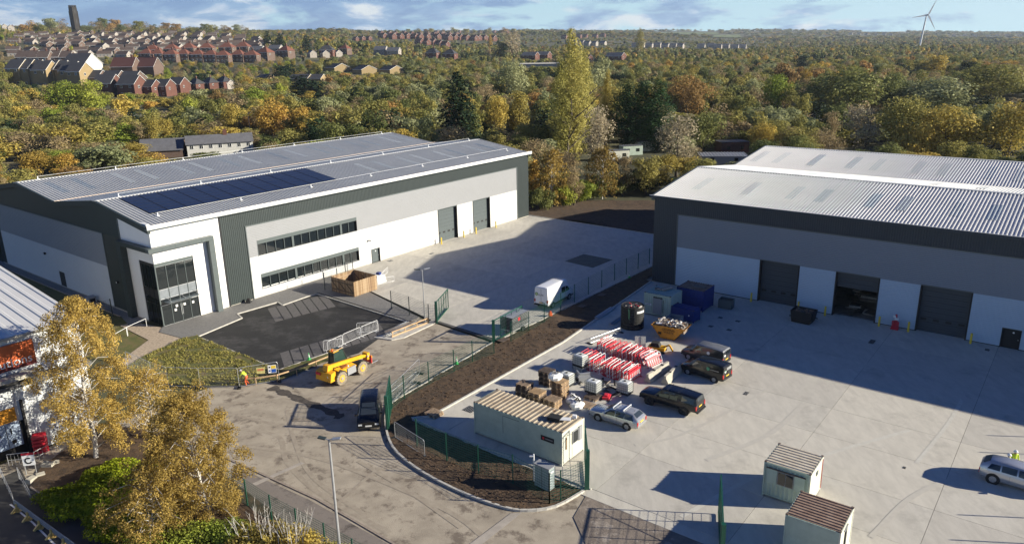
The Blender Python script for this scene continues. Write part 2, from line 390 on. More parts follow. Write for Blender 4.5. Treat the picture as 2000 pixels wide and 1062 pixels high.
# concrete yards: every bay is a slab with open joints
def yard(name, frame, poly, xs, ys, z=0.06):
    root = bpy.data.objects.new(name, None); COL.objects.link(root); root['kind'] = 'structure'
    if area(poly) < 0: poly = poly[::-1]
    b = MB(); b.poly([frame(x, y, z-0.025) for x, y in poly], m_joint)
    for i in range(len(poly)):
        a, c = poly[i-1], poly[i]; b.poly([frame(*a, -0.05), frame(*c, -0.05), frame(*c, z-0.025), frame(*a, z-0.025)], m_joint)
    o = b.build('slab_bed', root)
    bm = bmesh.new(); bm.from_mesh(o.data); bmesh.ops.triangulate(bm, faces=[f for f in bm.faces if len(f.verts) > 4]); bm.to_mesh(o.data); bm.free()
    g = 0.014
    for i in range(len(xs)-1):
        for j in range(len(ys)-1):
            Q = clip(poly, xs[i]+g, xs[i+1]-g, ys[j]+g, ys[j+1]-g)
            if len(Q) < 3 or abs(area(Q)) < 0.3: continue
            m = random.choice(m_slabs); s = MB(); zt = z+random.uniform(-0.002, 0.002)
            s.poly([frame(x, y, zt) for x, y in Q], m)
            for k in range(len(Q)):
                a, c = Q[k-1], Q[k]; s.poly([frame(*a, z-0.03), frame(*c, z-0.03), frame(*c, zt), frame(*a, zt)], m)
            s.build('concrete_slab', root)
    return root
RY = [(0.2, -0.4), (0.0, 0.1), (72, 0.1), (72, -46), (1.7, -46), (2.8, -44.9), (2.6, -24.7)]
yard('right_yard', RF, RY, [0, 5.5, 10.3, 19.8, 29.5, 39.1, 48.8, 58.5, 68, 77], [-46, -39.8, -34.7, -28.7, -23.7, -18, -12, -6, 0.1])
LY = [(18.6, -33.8), (69.6, -34.4), (70.4, 1.2), (70.1, 0.06), (24.2, 0.06), (23.5, -6), (19.3, -24)]
yard('left_yard', LF, LY, [18, 28, 38, 48, 58, 71], [-35, -28.5, -22.5, -17, -11, -5.5, 0.06])
# strip outside the yard, by the gate: the concrete apron
sheet('apron', [RF(1.7, -46), RF(72, -46), RF(72, -47), RF(1.9, -47)], 0.045, m_slabs[1], thick=0.1)
# car park of new tarmac
cp = px((388, 658), (473, 621), (464, 613), (543, 590), (552, 596), (603, 578), (620, 574), (800, 630), (770, 645), (742, 660), (700, 690), (640, 706), (545, 722))
sheet('car_park', cp, 0.02, m_tarmac)
root = bpy.data.objects.new('parking_bays', None); COL.objects.link(root); root['kind'] = 'structure'
for row, (q0, q1, n, ln) in enumerate((((522, 603), (637, 575), 7, (15, 26)), ((546, 690), (742, 632), 11, (8, 26)))):
    a, c = G(*q0), G(*q1); e = G(q0[0]+ln[0], q0[1]+ln[1])-a; st = (c-a)/n
    for i in range(n):
        s = MB(); A = a+st*i+st*0.05; B_ = a+st*(i+1)-st*0.09
        s.hexa([p+V((0, 0, z)) for z in (0.0, 0.032) for p in (A, A+e, B_+e, B_)][:8], m_bay); s.build('bay_panel', root)
sheet('paved_path', [LF(-0.6, -5.6), LF(-1.2, -1.2), LF(-0.2, 0.02), LF(24, 0.02), LF(23.5, -5), LF(19.2, -22), LF(17.7, -22), LF(18.3, -4.6), LF(16.8, -4.55), LF(12.7, -4.75), LF(13.1, -3.2), LF(7.6, -2.9), LF(7.1, -4.7), LF(0.8, -6.1)], 0.075, m_pave, thick=0.12)
kerb('car_park_kerb', px((385, 659), (473, 622), (463, 614), (543, 591), (552, 597), (603, 579), (620, 575), (800, 631), (815, 640)), m_kerb, 0.14, 0.12)
kerb('grass_kerb', px((384, 657), (545, 723), (640, 690)), m_kerb, 0.12, 0.10)
sheet('gravel_path', px((234, 636), (262, 629), (322, 641), (356, 661), (275, 700), (250, 716), (225, 712), (290, 664)), 0.03, m_gravel)
def grass_z(x, y): return 0.10+nz(x, y, 0.9)*0.08+nz(x, y, 3)*0.06
lumpy('grass_plot', px((357, 661), (386, 657), (545, 723), (640, 691), (652, 700), (600, 722), (545, 744), (470, 754), (392, 755), (330, 751), (262, 736), (250, 716), (275, 700)), 0.5, grass_z, m_grass)
lumpy('grass_verge', [LF(-8, -6), LF(-0.6, -0.6), LF(-0.5, 75), LF(-24, 75), LF(-16, 20)], 2.0, lambda x, y: -0.02+nz(x, y, 0.5)*0.05, m_grass)
sheet('side_path', [LF(-2.2, 3.6), LF(-0.05, 3.6), LF(-0.05, 49), LF(-1.2, 49), LF(-1.2, 8)], 0.06, m_pave)
kerb('side_kerb', [LF(-1.25, 8), LF(-1.25, 49)], m_kerb2, 0.12, 0.1)
# soil borders
SO = curve(px((963, 670), (890, 713), (838, 745), (790, 772), (764, 790), (753, 812), (757, 850), (776, 885), (830, 926), (910, 966), (985, 992), (1030, 998), (1085, 990), (1140, 960)), 3)
def soil_z(x, y): return 0.10+0.08*nz(x, y, 0.35, 5)+0.10*abs(nz(x, y, 1.3, 2))+0.06*nz(x, y, 3.4, 1)
lumpy('soil_border', SO+[RF(2.0, -46.4), RF(1.5, -46.0), RF(2.6, -44.9), RF(2.4, -24.7), RF(0.0, -0.4), RF(-1.0, 0), RF(-1.0, 28), RF(-10, 28), LF(70.4, -34.6), LF(19, -34.3)], 0.33, soil_z, m_soil)
kerb('border_kerb', SO, m_kerb, 0.17, 0.16, 0.5)
kerb('yard_kerb', [RF(1.6, -46.1), RF(2.7, -44.9), RF(2.5, -24.7), RF(0.1, -0.6)], m_kerb, 0.2, 0.16)
kerb('yard_front_kerb', [RF(1.6, -46.1), RF(19.5, -46.1)], m_kerb, 0.14, 0.14)
kerb('left_yard_kerb', [LF(18.6, -34.0), LF(69.7, -34.5), LF(70.5, 1)], m_kerb, 0.14, 0.14)
def soil2(x, y): return 0.02+0.5*max(0, nz(x, y, 0.12, 8))+0.22*abs(nz(x, y, 0.9, 2))
lumpy('bare_earth', [LF(70.6, 6), LF(70.6, -34), LF(74, -62), LF(104, -62), LF(99, -30), LF(92, -8), LF(84, 6), LF(72, 12)], 0.8, soil2, m_soil)
kerb('road_kerb', px((340, 850), (480, 911), (620, 975), (770, 1062), (860, 1120)), m_kerb2, 0.16, 0.05)
sheet('footway', px((470, 915), (605, 976), (765, 1066), (855, 1124), (760, 1160), (640, 1082), (478, 990), (430, 960)), 0.02, mat('footway_asphalt', (0.25, 0.215, 0.185), 0.9, scale=0.5, stain=(0.09, 0.075, 0.065), stscale=0.5, bump=0.3, bscale=16))
# planting bed at the lower left
lumpy('planting_bed', px((62, 952), (80, 915), (140, 872), (200, 830), (330, 850), (440, 930), (640, 1085), (720, 1160), (400, 1200), (245, 1070)), 0.6, lambda x, y: 0.12+abs(nz(x, y, 1.2))*0.15, m_soil)
kerb('bed_kerb', px((60, 952), (150, 1005), (245, 1068), (330, 1130)), m_kerb2, 0.15, 0.12)
s = MB()
for a, c in (((20, 984), (64, 1020)), ((64, 1020), (110, 1066))):
    A, B_ = G(*a), G(*c); n = (B_-A).normalized().cross(V((0, 0, 1)))*0.06; s.poly([A-n+V((0, 0, .02)), B_-n+V((0, 0, .02)), B_+n+V((0, 0, .02)), A+n+V((0, 0, .02))][::-1], m_wht)
s.build('bay_line', kind='structure')
# drains and cover plates, skid-mark patches set in the surfaces
def plate(q, w, l, rz, z, m=None, nm='drain_cover', lab=None):
    s = MB(); s.box(-w/2, w/2, -l/2, l/2, -0.01, 0.012, m or m_blk)
    if nm == 'drain_cover':
        for i in range(5): s.box(-w/2+0.04, w/2-0.04, -l/2+l*(i+.4)/5, -l/2+l*(i+.55)/5, 0.012, 0.018, m_steel)
    o = s.build(nm); p = G(*q); tag(o, lab, 'drain cover', 'drain covers set in the ground', (p.x, p.y, z), rz); return o
for q, w, l, z, lab in (((918, 800), 1.0, 1.0, .062, 'square dark drain cover in the sunlit concrete beside the long cabin'), ((1407, 621), .5, .5, .062, 'small round-looking drain cover nearest the blue containers'), ((1441, 628), .5, .5, .062, 'drain cover right of the one nearest the blue containers'),
                        ((1388, 638), .5, .5, .062, 'drain cover just behind the yellow skip'), ((1424, 645), .5, .5, .062, 'drain cover nearest the grey van roof'), ((1703, 668), 1.2, .5, .062, 'rectangular drain cover before the roller door beside the red stack'), ((1928, 684), .6, .4, .062, 'small drain cover near the pedestrian door of the right warehouse'),
                        ((762, 510), .8, .6, .062, 'drain cover at the foot of the left warehouse door'), ((1457, 769), .7, .35, .062, 'lone drain cover in the sunlit yard right of the black pickup'), ((1766, 914), .3, .2, .062, 'tiny drain cover left of the shadow of the silver crossover'),
                        ((843, 496), .8, .5, .062, 'drain cover in the sunlit part of the left yard'), ((983, 668), 1.2, .9, .3, 'pale cover plate lying in the soil beside the gate'), ((1175, 580), 1.0, .8, .3, 'pale cover plate in the shaded soil strip'), ((1137, 602), 1.0, .8, .3, 'pale cover plate in the soil strip opposite the white van')):
    plate(q, w, l, TH, z, m_wood2 if z > .2 else None, 'cover_plate' if z > .2 else 'drain_cover', lab)
sheet('concrete_patch', px((1103, 511), (1140, 497), (1197, 508), (1158, 524)), 0.072, mat('dark_patch', (0.13, 0.14, 0.12), 0.9, scale=1.0))
sheet('drain_channel', px((852, 630), (858, 628), (966, 662), (961, 666)), 0.066, m_joint)

# patches and marks in the road and the yard
m_mark = mat('tyre_mark', (.49, .46, .40), .9, col2=(.53, .495, .43), scale=2.0); m_mark2 = mat('tyre_mark_pale', (.58, .555, .49), .9, col2=(.51, .485, .42), scale=2.0); m_rm = mat('road_tyre_mark', (.31, .26, .20), .9, col2=(.40, .345, .265), scale=1.6)
def ribbon_mark(name, pts, w, z, m):
    C = curve([G(*q) for q in pts], 8); b = MB(); L = []
    for i, p in enumerate(C):
        d = (C[min(i+1, len(C)-1)]-C[max(i-1, 0)]).normalized(); n = V((-d.y, d.x, 0))*(w/2); L.append((p-n+V((0, 0, z)), p+n+V((0, 0, z))))
    for (a, c), (e, f) in zip(L[:-1], L[1:]): b.poly([a, e, f, c], m)
    b.build(name, kind='structure')
for k, (pts, w, m) in enumerate(((((1330, 1010), (1480, 930), (1640, 880), (1776, 841)), .35, m_mark2), (((1790, 905), (1850, 830), (1880, 780)), .3, m_mark2), (((1560, 760), (1640, 720), (1760, 712), (1850, 740), (1890, 790)), .5, m_mark), (((1380, 900), (1500, 850), (1570, 790)), .45, m_mark), (((1240, 870), (1330, 850), (1450, 790), (1500, 760)), .3, m_mark), (((1700, 1050), (1800, 960), (1980, 900)), .4, m_mark), (((1420, 700), (1560, 690), (1700, 720)), .5, m_mark))):
    ribbon_mark('tyre_mark', pts, w, .066+.002*k, m)
for k, (pts, w) in enumerate(((((470, 812), (600, 838), (690, 800), (760, 745), (860, 700)), .35), (((440, 835), (540, 850), (560, 900), (620, 960), (760, 1040)), .4), (((560, 800), (575, 860), (610, 930), (720, 1010)), .35), (((640, 1000), (720, 930), (760, 900)), .3), (((480, 870), (640, 900), (860, 990), (960, 1060)), .4), (((700, 900), (800, 960), (900, 1030)), .35), (((300, 800), (420, 790), (560, 778), (640, 770)), .35))):
    ribbon_mark('tyre_track', pts, w, .004+.002*k, m_rm)
R_ = random.Random(8); L_, D_ = curve([G(*q) for q in ((530, 756), (560, 768), (600, 785), (650, 805), (668, 815))], 10), []
E1, E2 = [], []
for i, p in enumerate(L_):
    w = .75+.25*sin(i*.9)+R_.uniform(-.15, .15); E1.append(p+U3*w*.5); E2.append(p-U3*w*.6)
sheet('tarmac_patch', E1+E2[::-1], .026, mat('black_patch', (.10, .082, .068), .9, col2=(.045, .038, .032), scale=2.5, bump=.4))
sheet('pale_trench', px((998, 1002), (1020, 1001), (935, 1068), (900, 1075)), .03, mat('trench_asphalt', (.44, .39, .33), .9, scale=1))
sheet('pale_trench', px((588, 902), (596, 904), (500, 948), (493, 944)), .022, mat('trench_asphalt', (0, 0, 0)))
sheet('muddy_apron', px((1146, 966), (1215, 985), (1300, 1025), (1420, 1075), (1300, 1110), (1150, 1075), (1120, 1010)), .034, mat('muddy_asphalt', (.25, .205, .165), .95, col2=(.14, .115, .095), scale=.7, bump=.5, bscale=8, stain=(.34, .29, .24), stscale=.6, stlo=.52, sthi=.6))
# ---------------------------------------------------------------- warehouses (local: x along the front, y inward, z up)
def hclad(b, x0, x1, z0, z1, y, m, pitch=0.2, dep=0.03):      # horizontal profile on a wall facing -y
    b.corr((x0, y, z0), (0, 0, 1), (1, 0, 0), z1-z0, x1-x0, pitch, dep, m, (0, -1, 0))
def vclad(b, x0, x1, z0, z1, y, m, pitch=0.25, dep=0.03):
    b.corr((x0, y, z0), (1, 0, 0), (0, 0, 1), x1-x0, z1-z0, pitch, dep, m, (0, -1, 0))
def hcladx(b, y0, y1, z0, z1, x, m, pitch=0.2, dep=0.03):     # on a gable facing -x
    b.corr((x, y0, z0), (0, 0, 1), (0, 1, 0), z1-z0, y1-y0, pitch, dep, m, (-1, 0, 0))
def wallparts(root, L, zd, zp, xl, xr, openings, mlow, mup, md, zt, y=0.0):
    """front wall: dark frame, light upper and lower panels, with openings (x0,x1,z0,z1)"""
    b = MB(); vclad(b, xl[0], xl[1], 0.15, zp, y, md); vclad(b, xr[0], xr[1], 0.15, zp, y, md); vclad(b, xl[0], xr[1], zp, zt, y, md)
    b.build('dark_cladding', root)
    def band(z0, z1, m, nm):
        ops = sorted([o for o in openings if o[2] < z1 and o[3] > z0]); x = xl[1]
        def seg(*q): b = MB(); hclad(b, *q, y-0.02, m); b.build(nm, root)
        for o in ops:
            seg(x, o[0], z0, z1)
            if o[2] > z0: seg(o[0], o[1], z0, o[2])
            if o[3] < z1: seg(o[0], o[1], o[3], z1)
            x = o[1]
        seg(x, xr[0], z0, z1)
    band(0.15, zd, mlow, 'lower_cladding'); band(zd, zp, mup, 'upper_cladding')
    b = MB(); g = 0.06
    b.box(xl[1]-g, xl[1]+g, y-0.10, y-0.03, 0.1, zp+g, m_trim); b.box(xr[0]-g, xr[0]+g, y-0.10, y-0.03, 0.1, zp+g, m_trim); b.box(xl[1]+g, xr[0]-g, y-0.10, y-0.03, zp-g, zp+g, m_trim)
    b.build('panel_trim', root)
    b = MB(); x = xl[0]
    for o in sorted(q for q in openings if q[2] < 0.1)+[(xr[1], xr[1], 0, 0)]:
        b.box(x, o[0]-.01, y+0.005, y+0.2, -0.02, 0.15, m_stone if md is m_dgrey else m_black); x = o[1]+.01
    b.build('plinth', root)
def roller(root, x0, x1, zt, m, open_z=0.0, y=0.0, dark=None):
    fr = MB(); d = 0.55
    fr.box(x0-0.04, x0+0.10, y-0.06, y+d, 0, zt, m_black); fr.box(x1-0.10, x1+0.04, y-0.06, y+d, 0, zt, m_black); fr.box(x0-.04, x1+0.04, y-0.06, y+d, zt, zt+0.10, m_trim)
    f = fr.build('door_frame', root)
    n = 9; h = (zt-0.02)/n
    for i in range(n):
        z0 = i*h
        if z0 < open_z: continue
        s = MB(); s.box(x0+0.105, x1-0.105, y+0.40, y+0.45, z0+0.01, z0+h-0.012, m)
        s.box(x0+0.105, x1-0.105, y+0.392, y+0.40, z0+h*0.48, z0+h*0.52, m)
        p = s.build('door_panel', root)
        if i == 2:
            for k in range(4):
                w = (x1-x0)/5; c = x0+(x1-x0)*(k+0.5)/4; q = MB(); q.box(c-w*0.3, c+w*0.3, y+0.375, y+0.392, z0+h*0.3, z0+h*0.75, m_black); q.build('vision_panel', p)
    b = MB(); b.box(x0-0.04, x1+.04, y-0.06, y+d, -0.01, 0.075, m_slabs[0]); b.build('threshold', root)
def pdoor(root, x0, x1, zt, m, y=0.0):
    b = MB(); b.box(x0-.05, x0+.04, y-.06, y+.25, 0, zt, m_black); b.box(x1-.04, x1+.05, y-.06, y+.25, 0, zt, m_black); b.box(x0-.05, x1+.05, y-.06, y+.25, zt, zt+.06, m_trim)
    b.build('door_frame', root)
    b = MB(); b.box(x0+.045, x1-.045, y+.16, y+.21, .08, zt-.005, m); d = b.build('personnel_door', root)
    b = MB(); b.cyl((x0*.4+x1*.6, y+.155, zt-.38), (x0*.4+x1*.6, y+.16, zt-.38), .09, m_wht, 12); b.build('door_sign', d)
    b = MB(); b.box(x1-.2, x1-.1, y+.10, y+.16, 1.0, 1.06, m_steel); b.build('handle', d)
def ribbon(root, x0, x1, z0, z1, n, wide, y=0.0):
    """a long window: lintel panel, sill, mullions, and each pane of its own"""
    b = MB(); b.box(x0, x1, y-.05, y+.28, z1-.48, z1, m_trim); b.box(x0, x1, y-.07, y+.2, z0-.06, z0, m_steel); b.box(x1-.06, x1, y-.05, y+.28, z0, z1-.48, m_black); b.box(x0, x0+.06, y-.05, y+.28, z0, z1-.48, m_trim)
    win = b.build('ribbon_window', root); p = (x1-x0-.12)/n
    for i in range(n):
        a = x0+.06+i*p; g = MB(); g.box(a+.035, a+p-.035, y+.22, y+.24, z0+.02, z1-.5, m_glass); g.build('pane', win)
        if i:
            w = 0.16 if i in wide else 0.035; g = MB(); g.box(a-w, a+w, y+.10, y+.26, z0, z1-.48, m_trim); g.build('mullion', win)
def roofs(root, L, ys, zs, over, m, strips, fr, ridge_m, gm, pt_=.36, dp=.085):
    """ys/zs: eave, ridge, valley, ridge, eave"""
    for i in range(len(ys)-1):
        b = MB(); a, c = V((-over, ys[i], zs[i])), V((-over, ys[i+1], zs[i+1])); d = c-a; ln = d.length; d.normalize(); n = V((1, 0, 0)).cross(d)
        b.corr(a, (1, 0, 0), d, L+2*over, ln, pt_, dp, m, n); b.build('roof_sheet', root)
        for x in strips[i]:
            x, w, f0, f1 = x; s = MB(); nx = max(1, round(w/pt_))
            s.corr(a+V((x+over, 0, 0))+d*(f0*ln)+n*0.012, (1, 0, 0), d, nx*pt_, (f1-f0)*ln, pt_, dp, m_light, n); s.build('rooflight', root)
    for i in range(1, len(ys)-1):
        b = MB()
        if zs[i] > zs[i-1]: b.box(-over, L+over, ys[i]-.28, ys[i]+.28, zs[i]+.0, zs[i]+.07, ridge_m); nm = 'ridge_cap'
        else: b.box(-over, L+over, ys[i]-.35, ys[i]+.35, zs[i]+.03, zs[i]+.06, gm); nm = 'valley_gutter'
        b.build(nm, root)
    for x, nm in ((-over, 'verge'), (L+over-.32, 'verge')):
        b = MB()
        for i in range(len(ys)-1):
            a, c = (ys[i], zs[i]), (ys[i+1], zs[i+1]); w = .32
            b.hexa([(x, a[0], a[1]-.55), (x+w, a[0], a[1]-.55), (x+w, c[0], c[1]-.55), (x, c[0], c[1]-.55), (x, a[0], a[1]+.10), (x+w, a[0], a[1]+.10), (x+w, c[0], c[1]+.10), (x, c[0], c[1]+.10)], fr)
        b.build(nm, root)
# ---- left warehouse
LW = thing('warehouse', 'long grey and white twin-gabled warehouse with solar panels and a glazed corner entrance', 'warehouse', P0, TH)
LL = 70.05
ops = [(13.15, 29.3, 5.46, 7.42), (13.15, 29.3, 1.1, 3.05), (31.65, 33.2, 0, 2.12), (45.9, 50.4, 0, 5.4), (54.4, 58.85, 0, 5.4), (11.8, 11.8, 0, 0)][:5]
wallparts(LW, LL, 5.45, 9.5, (8.44, 11.8), (66.6, LL), ops, m_offw, m_lgrey, m_dgrey, 11.5)
pdoor(LW, 31.65, 33.2, 2.1, m_door)
for a, c in ((45.9, 50.4), (54.4, 58.85)): roller(LW, a, c, 5.4, m_door)
ribbon(LW, 13.15, 29.3, 5.4, 7.42, 12, (4, 10)); ribbon(LW, 13.15, 29.3, 1.1, 3.05, 12, (4, 10))
b = MB(); b.box(8.5, 69.9, 0.6, 0.8, 0, 11.3, m_black); b.box(8.5, 69.9, 47.0, 47.3, 0, 11.2, m_dgrey); b.box(69.6, 69.95, .8, 47, 0, 11.2, m_dgrey); b.build('inner_lining', LW)
# fascia gutter along the front
b = MB(); b.box(-.45, LL+.3, -.62, -.05, 11.45, 11.62, m_trim); b.box(-.45, LL+.3, -.66, -.6, 11.55, 12.0, m_white); b.box(-.45, LL+.3, -.6, -.5, 11.8, 12.0, m_gut); b.build('eaves_gutter', LW)
sA = [(x, 1.0, .37, .80) for x in (37.3, 40.6, 45.9, 49.1, 54.4, 57.6, 62.8, 66.0)]
sB = [(x, 1.0, .27, .82) for x in (2.3, 5.8, 11.3, 14.8, 20.4, 23.6, 28.7, 32.3, 37.9, 41.5, 46.6, 50.1, 55.5, 58.9, 64.0, 67.2)]
sV = [(x, .66, .1, .62) for x in range(4, 68, 5)]
roofs(LW, LL, [-.45, 11.9, 23.8, 35.7, 47.6], [11.62, 13.4, 12.0, 13.4, 11.6], .35, m_roof, [sA, sV, sB, sV], m_dgrey, m_ridge, m_gut, .44, .10)
b = MB(); b.box(-.3, LL+.3, 23.3, 23.42, 12.1, 12.2, m_gut); b.build('valley_trim', LW)
# solar array: 16 x 7 modules
sl = (13.4-11.62)/(11.9+.45); pw, ph, ax0 = 27.4/12, 7.1/7, 2.35; base = None
zr = lambda y: 11.62+sl*(y+.45)
for i in range(12):
    for j in range(7):
        x, y = ax0+i*pw, 4.0+j*ph
        if base is None:
            s = MB(); s.box(0, pw-.05, 0, ph-.03, 0, .04, m_pvl); s.box(.05, pw-.11, .03, ph-.06, .041, .046, m_pv); base = s.mesh('solar_panel')
        o = bpy.data.objects.new('solar_panel', base); COL.objects.link(o); setpar(o, LW); o.location = (x, y, zr(y)+.12); o.rotation_euler = (math.atan(sl), 0, 0)
# fall-arrest posts and wire
for yy in (2.9, 11.9, 35.7):
    pts = []
    for k in range(7):
        x = 2.7+10.8*k; z = (zr(yy) if yy < 12 else 13.4)+.08; s = MB(); s.box(-.14, .14, -.2, .2, 0, .06, m_wht); s.cyl((0, 0, .05), (0, 0, .4), .06, m_wht, 8)
        o = s.build('safety_post', LW); o.location = (x, yy, z); pts.append((x, yy, z+.38))
    s = MB(); s.tube(pts, .018, m_wht, 4); s.build('safety_wire', LW)
# gable end
b = MB(); prof = [(7.1, 11.7), (11.9, 13.0), (23.8, 11.6), (35.7, 13.0), (47.6, 11.3)]
for (y0, z0), (y1, z1) in zip(prof[:-1], prof[1:]): b.poly([(0, y0, 9.5), (0, y0, z0+.45), (0, y1, z1+.45), (0, y1, 9.5)], m_dgrey)
def vx(b, y0, y1, z0, z1, x, m): b.corr((x, y0, z0), (0, 1, 0), (0, 0, 1), y1-y0, z1-z0, .25, .03, m, (-1, 0, 0))
vx(b, 7.1, 11.7, .15, 9.5, 0, m_dgrey); vx(b, 46.0, 47.6, .15, 9.5, 0, m_dgrey); b.build('gable_cladding', LW)
b = MB(); hcladx(b, 11.7, 46, 5.3, 9.5, -.02, m_lgrey); b.build('gable_upper_cladding', LW)
for q in ((11.7, 25.4, .15), (27.1, 46, .15), (25.4, 27.1, 2.15)): b = MB(); hcladx(b, q[0], q[1], q[2], 5.3, -.02, m_offw); b.build('gable_lower_cladding', LW)
b = MB(); b.box(-.02, .2, 25.4, 27.1, 0, 2.15, m_black); b.build('gable_door', LW)
b = MB(); b.box(-.08, 0.1, 3.5, 47.6, -.05, .15, m_stone); b.build('gable_plinth', LW)
b = MB(); b.box(-.1, -.03, 11.62, 11.78, .1, 9.55, m_trim); b.box(-.1, -.03, 11.8, 46, 9.44, 9.56, m_trim); b.box(-.12, 0, 7.02, 7.16, .1, 12.0, m_trim); b.build('gable_trim', LW)
for y, z in ((30.5, 4.0), (9.6, 3.6)):
    b = MB(); b.box(-.3, -.02, y-.15, y+.15, z, z+.25, m_black); b.box(-.31, -.3, y-.1, y+.1, z+.03, z+.2, m_wht); b.build('wall_light', LW)
# white render corner
b = MB(); t = 11.45
b.box(4.6, 8.44, -.03, .35, 0, t, m_white); b.box(0, 4.6, -.03, .35, 7.5, t, m_white)
b.box(-.02, .35, .36, 7.1, 7.5, 12.0, m_white); b.box(-.02, .35, 3.5, 7.1, 0, 7.5, m_white)
b.build('white_render', LW)
b = MB(); b.box(8.38, 8.5, -.12, .02, .1, t, m_black); b.box(4.62, 8.44, -.08, .3, -.02, .12, m_stone); b.build('render_joint', LW)
# grey portal frame standing proud of the render; its facing panels are separate
def portal_panels(a, c, w, dz, n, axis):
    for i in range(n):
        f0, f1 = i/n+.004, (i+1)/n-.004; s = MB(); A = V(a).lerp(V(c), f0); B_ = V(a).lerp(V(c), f1)
        s.box(min(A.x, B_.x)-(w if axis == 'z' else 0)*0, max(A.x, B_.x)+(w if axis == 'z' else 0), min(A.y, B_.y), max(A.y, B_.y)+dz if axis != 'y' else max(A.y, B_.y), min(A.z, B_.z), max(A.z, B_.z)+(w if axis != 'z' else 0), m_trim)
        s.build('portal_panel', LW)
for i in range(5):
    x0 = -.75+i*1.57; s = MB(); s.box(x0+.008, x0+1.56, -.75, -.05, 8.95, 9.42, m_trim); s.build('portal_panel', LW)
for i in range(6):
    s = MB(); s.box(6.45, 7.1, -.75, -.05, i*1.49+.008, (i+1)*1.49-.004, m_trim); s.build('portal_panel', LW)
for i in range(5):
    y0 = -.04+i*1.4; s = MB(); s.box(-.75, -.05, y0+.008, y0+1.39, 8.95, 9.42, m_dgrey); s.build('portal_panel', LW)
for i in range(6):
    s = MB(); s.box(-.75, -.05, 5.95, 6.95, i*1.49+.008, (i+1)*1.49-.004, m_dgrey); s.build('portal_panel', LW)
# corner glazing
cols = [.12, 1.27, 2.42, 3.55, 4.6]; rows = [.05, 2.5, 3.25, 4.35, 7.1]
gz_ = MB()
gz_.box(.0, 4.6, .06, .16, 7.1, 7.5, m_trim); gz_.box(-.0, .12, .04, .16, 0, 7.1, m_trim)
gl = gz_.build('corner_glazing', LW)
blank = mat('spandrel_panel', (.22, .24, .26), .3)
for i in range(4):
    for j in range(4):
        s = MB(); s.box(cols[i]+.03, cols[i+1]-.03, .10, .12, rows[j]+.03, rows[j+1]-.03, blank if j == 2 else m_glass); s.build('pane', gl)
s = MB()
for x in cols[1:]: s.box(x-.03, x+.03, .05, .13, 0, 7.1, m_trim)
for z in rows: s.box(.12, 4.6, .062, .128, z-.03, z+.03, m_steel)
s.build('glazing_bars', gl)
ycols = [.16, 1.2, 2.3, 3.5]
for i in range(3):
    for j in (0, 1, 2, 3):
        s = MB(); s.box(.10, .12, ycols[i]+.03, ycols[i+1]-.03, rows[j]+.03, rows[j+1]-.03, m_black if j == 2 else m_glass); s.build('pane', gl)
s = MB()
for y in ycols[1:]: s.box(.05, .13, y-.03, y+.03, 0, 7.4, m_black)
s.box(.04, .16, .16, 3.5, 7.1, 7.5, m_black); s.build('side_glazing_bars', gl)
s = MB(); s.hexa([(.5, -1.2, 3.0), (4.5, -1.2, 3.0), (4.5, 0.04, 2.82), (.5, .04, 2.82), (.5, -1.2, 3.03), (4.5, -1.2, 3.03), (4.5, .04, 2.85), (.5, .04, 2.85)], mat('canopy_glass', (.30, .34, .35), .1))
for x in (.8, 2.5, 4.2): s.beam((x, -1.1, 3.06), (x, .02, 3.35), .04, .04, m_steel)
s.build('glass_canopy', LW)
s = MB(); s.beam((2.35, .02, .9), (2.35, .02, 2.2), .04, .04, m_steel); s.beam((2.52, .02, .9), (2.52, .02, 2.2), .04, .04, m_steel); s.build('door_handles', gl)
for x, z in ((1.9, 2.05), (1.7, 1.6), (2.85, 2.0), (3.9, 1.95)):
    s = MB(); s.box(x-.13, x+.13, .085, .095, z-.14, z+.14, m_wht); s.build('door_notice', gl)
b = MB(); b.box(31.0, 31.3, -.35, -.05, 3.6, 3.68, m_black); b.box(31.24, 31.3, -.4, -.3, 3.5, 3.7, m_blk); b.build('wall_lamp', LW)
# ---- right warehouse
RW = thing('warehouse', 'anthracite warehouse with a pale ribbed twin-gabled roof and open roller door', 'warehouse', Q0, TH-pi/2)
RL = 76.0
rd = [(14.2, 18.8), (22.86, 27.4), (31.42, 36.15)]
ops = [(a, c, 0, 5.2) for a, c in rd]+[(39.18, 40.75, 0, 2.1), (46, 50.6, 0, 5.2), (54.5, 59, 0, 5.2), (63, 67.6, 0, 5.2)]
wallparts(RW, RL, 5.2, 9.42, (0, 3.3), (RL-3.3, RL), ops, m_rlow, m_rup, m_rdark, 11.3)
roller(RW, *rd[0], 5.2, m_rdoor); roller(RW, *rd[1], 5.2, m_rdoor, open_z=3.4); roller(RW, *rd[2], 5.2, m_rdoor); pdoor(RW, 39.18, 40.75, 2.1, m_black)
for a, c in ((46, 50.6), (54.5, 59), (63, 67.6)): roller(RW, a, c, 5.2, m_rdoor)
b = MB(); y = .62
xs_ = [.2, rd[1][0]-.1, rd[1][1]+.1, RL-.2]
b.box(.2, xs_[1], y, y+.2, 0, 11.3, m_black); b.box(xs_[2], RL-.2, y, y+.2, 0, 11.3, m_black); b.box(xs_[1], xs_[2], y, y+.2, 5.3, 11.3, m_black)
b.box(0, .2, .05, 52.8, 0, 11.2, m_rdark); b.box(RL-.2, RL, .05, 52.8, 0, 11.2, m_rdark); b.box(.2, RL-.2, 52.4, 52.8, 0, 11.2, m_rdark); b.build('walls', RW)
b = MB(); b.box(.3, RL-.3, .9, 52, -.02, .055, mat('warehouse_floor', (.22, .21, .19), .5, stain=(.03, .03, .03), stscale=.5)); b.build('floor', RW)
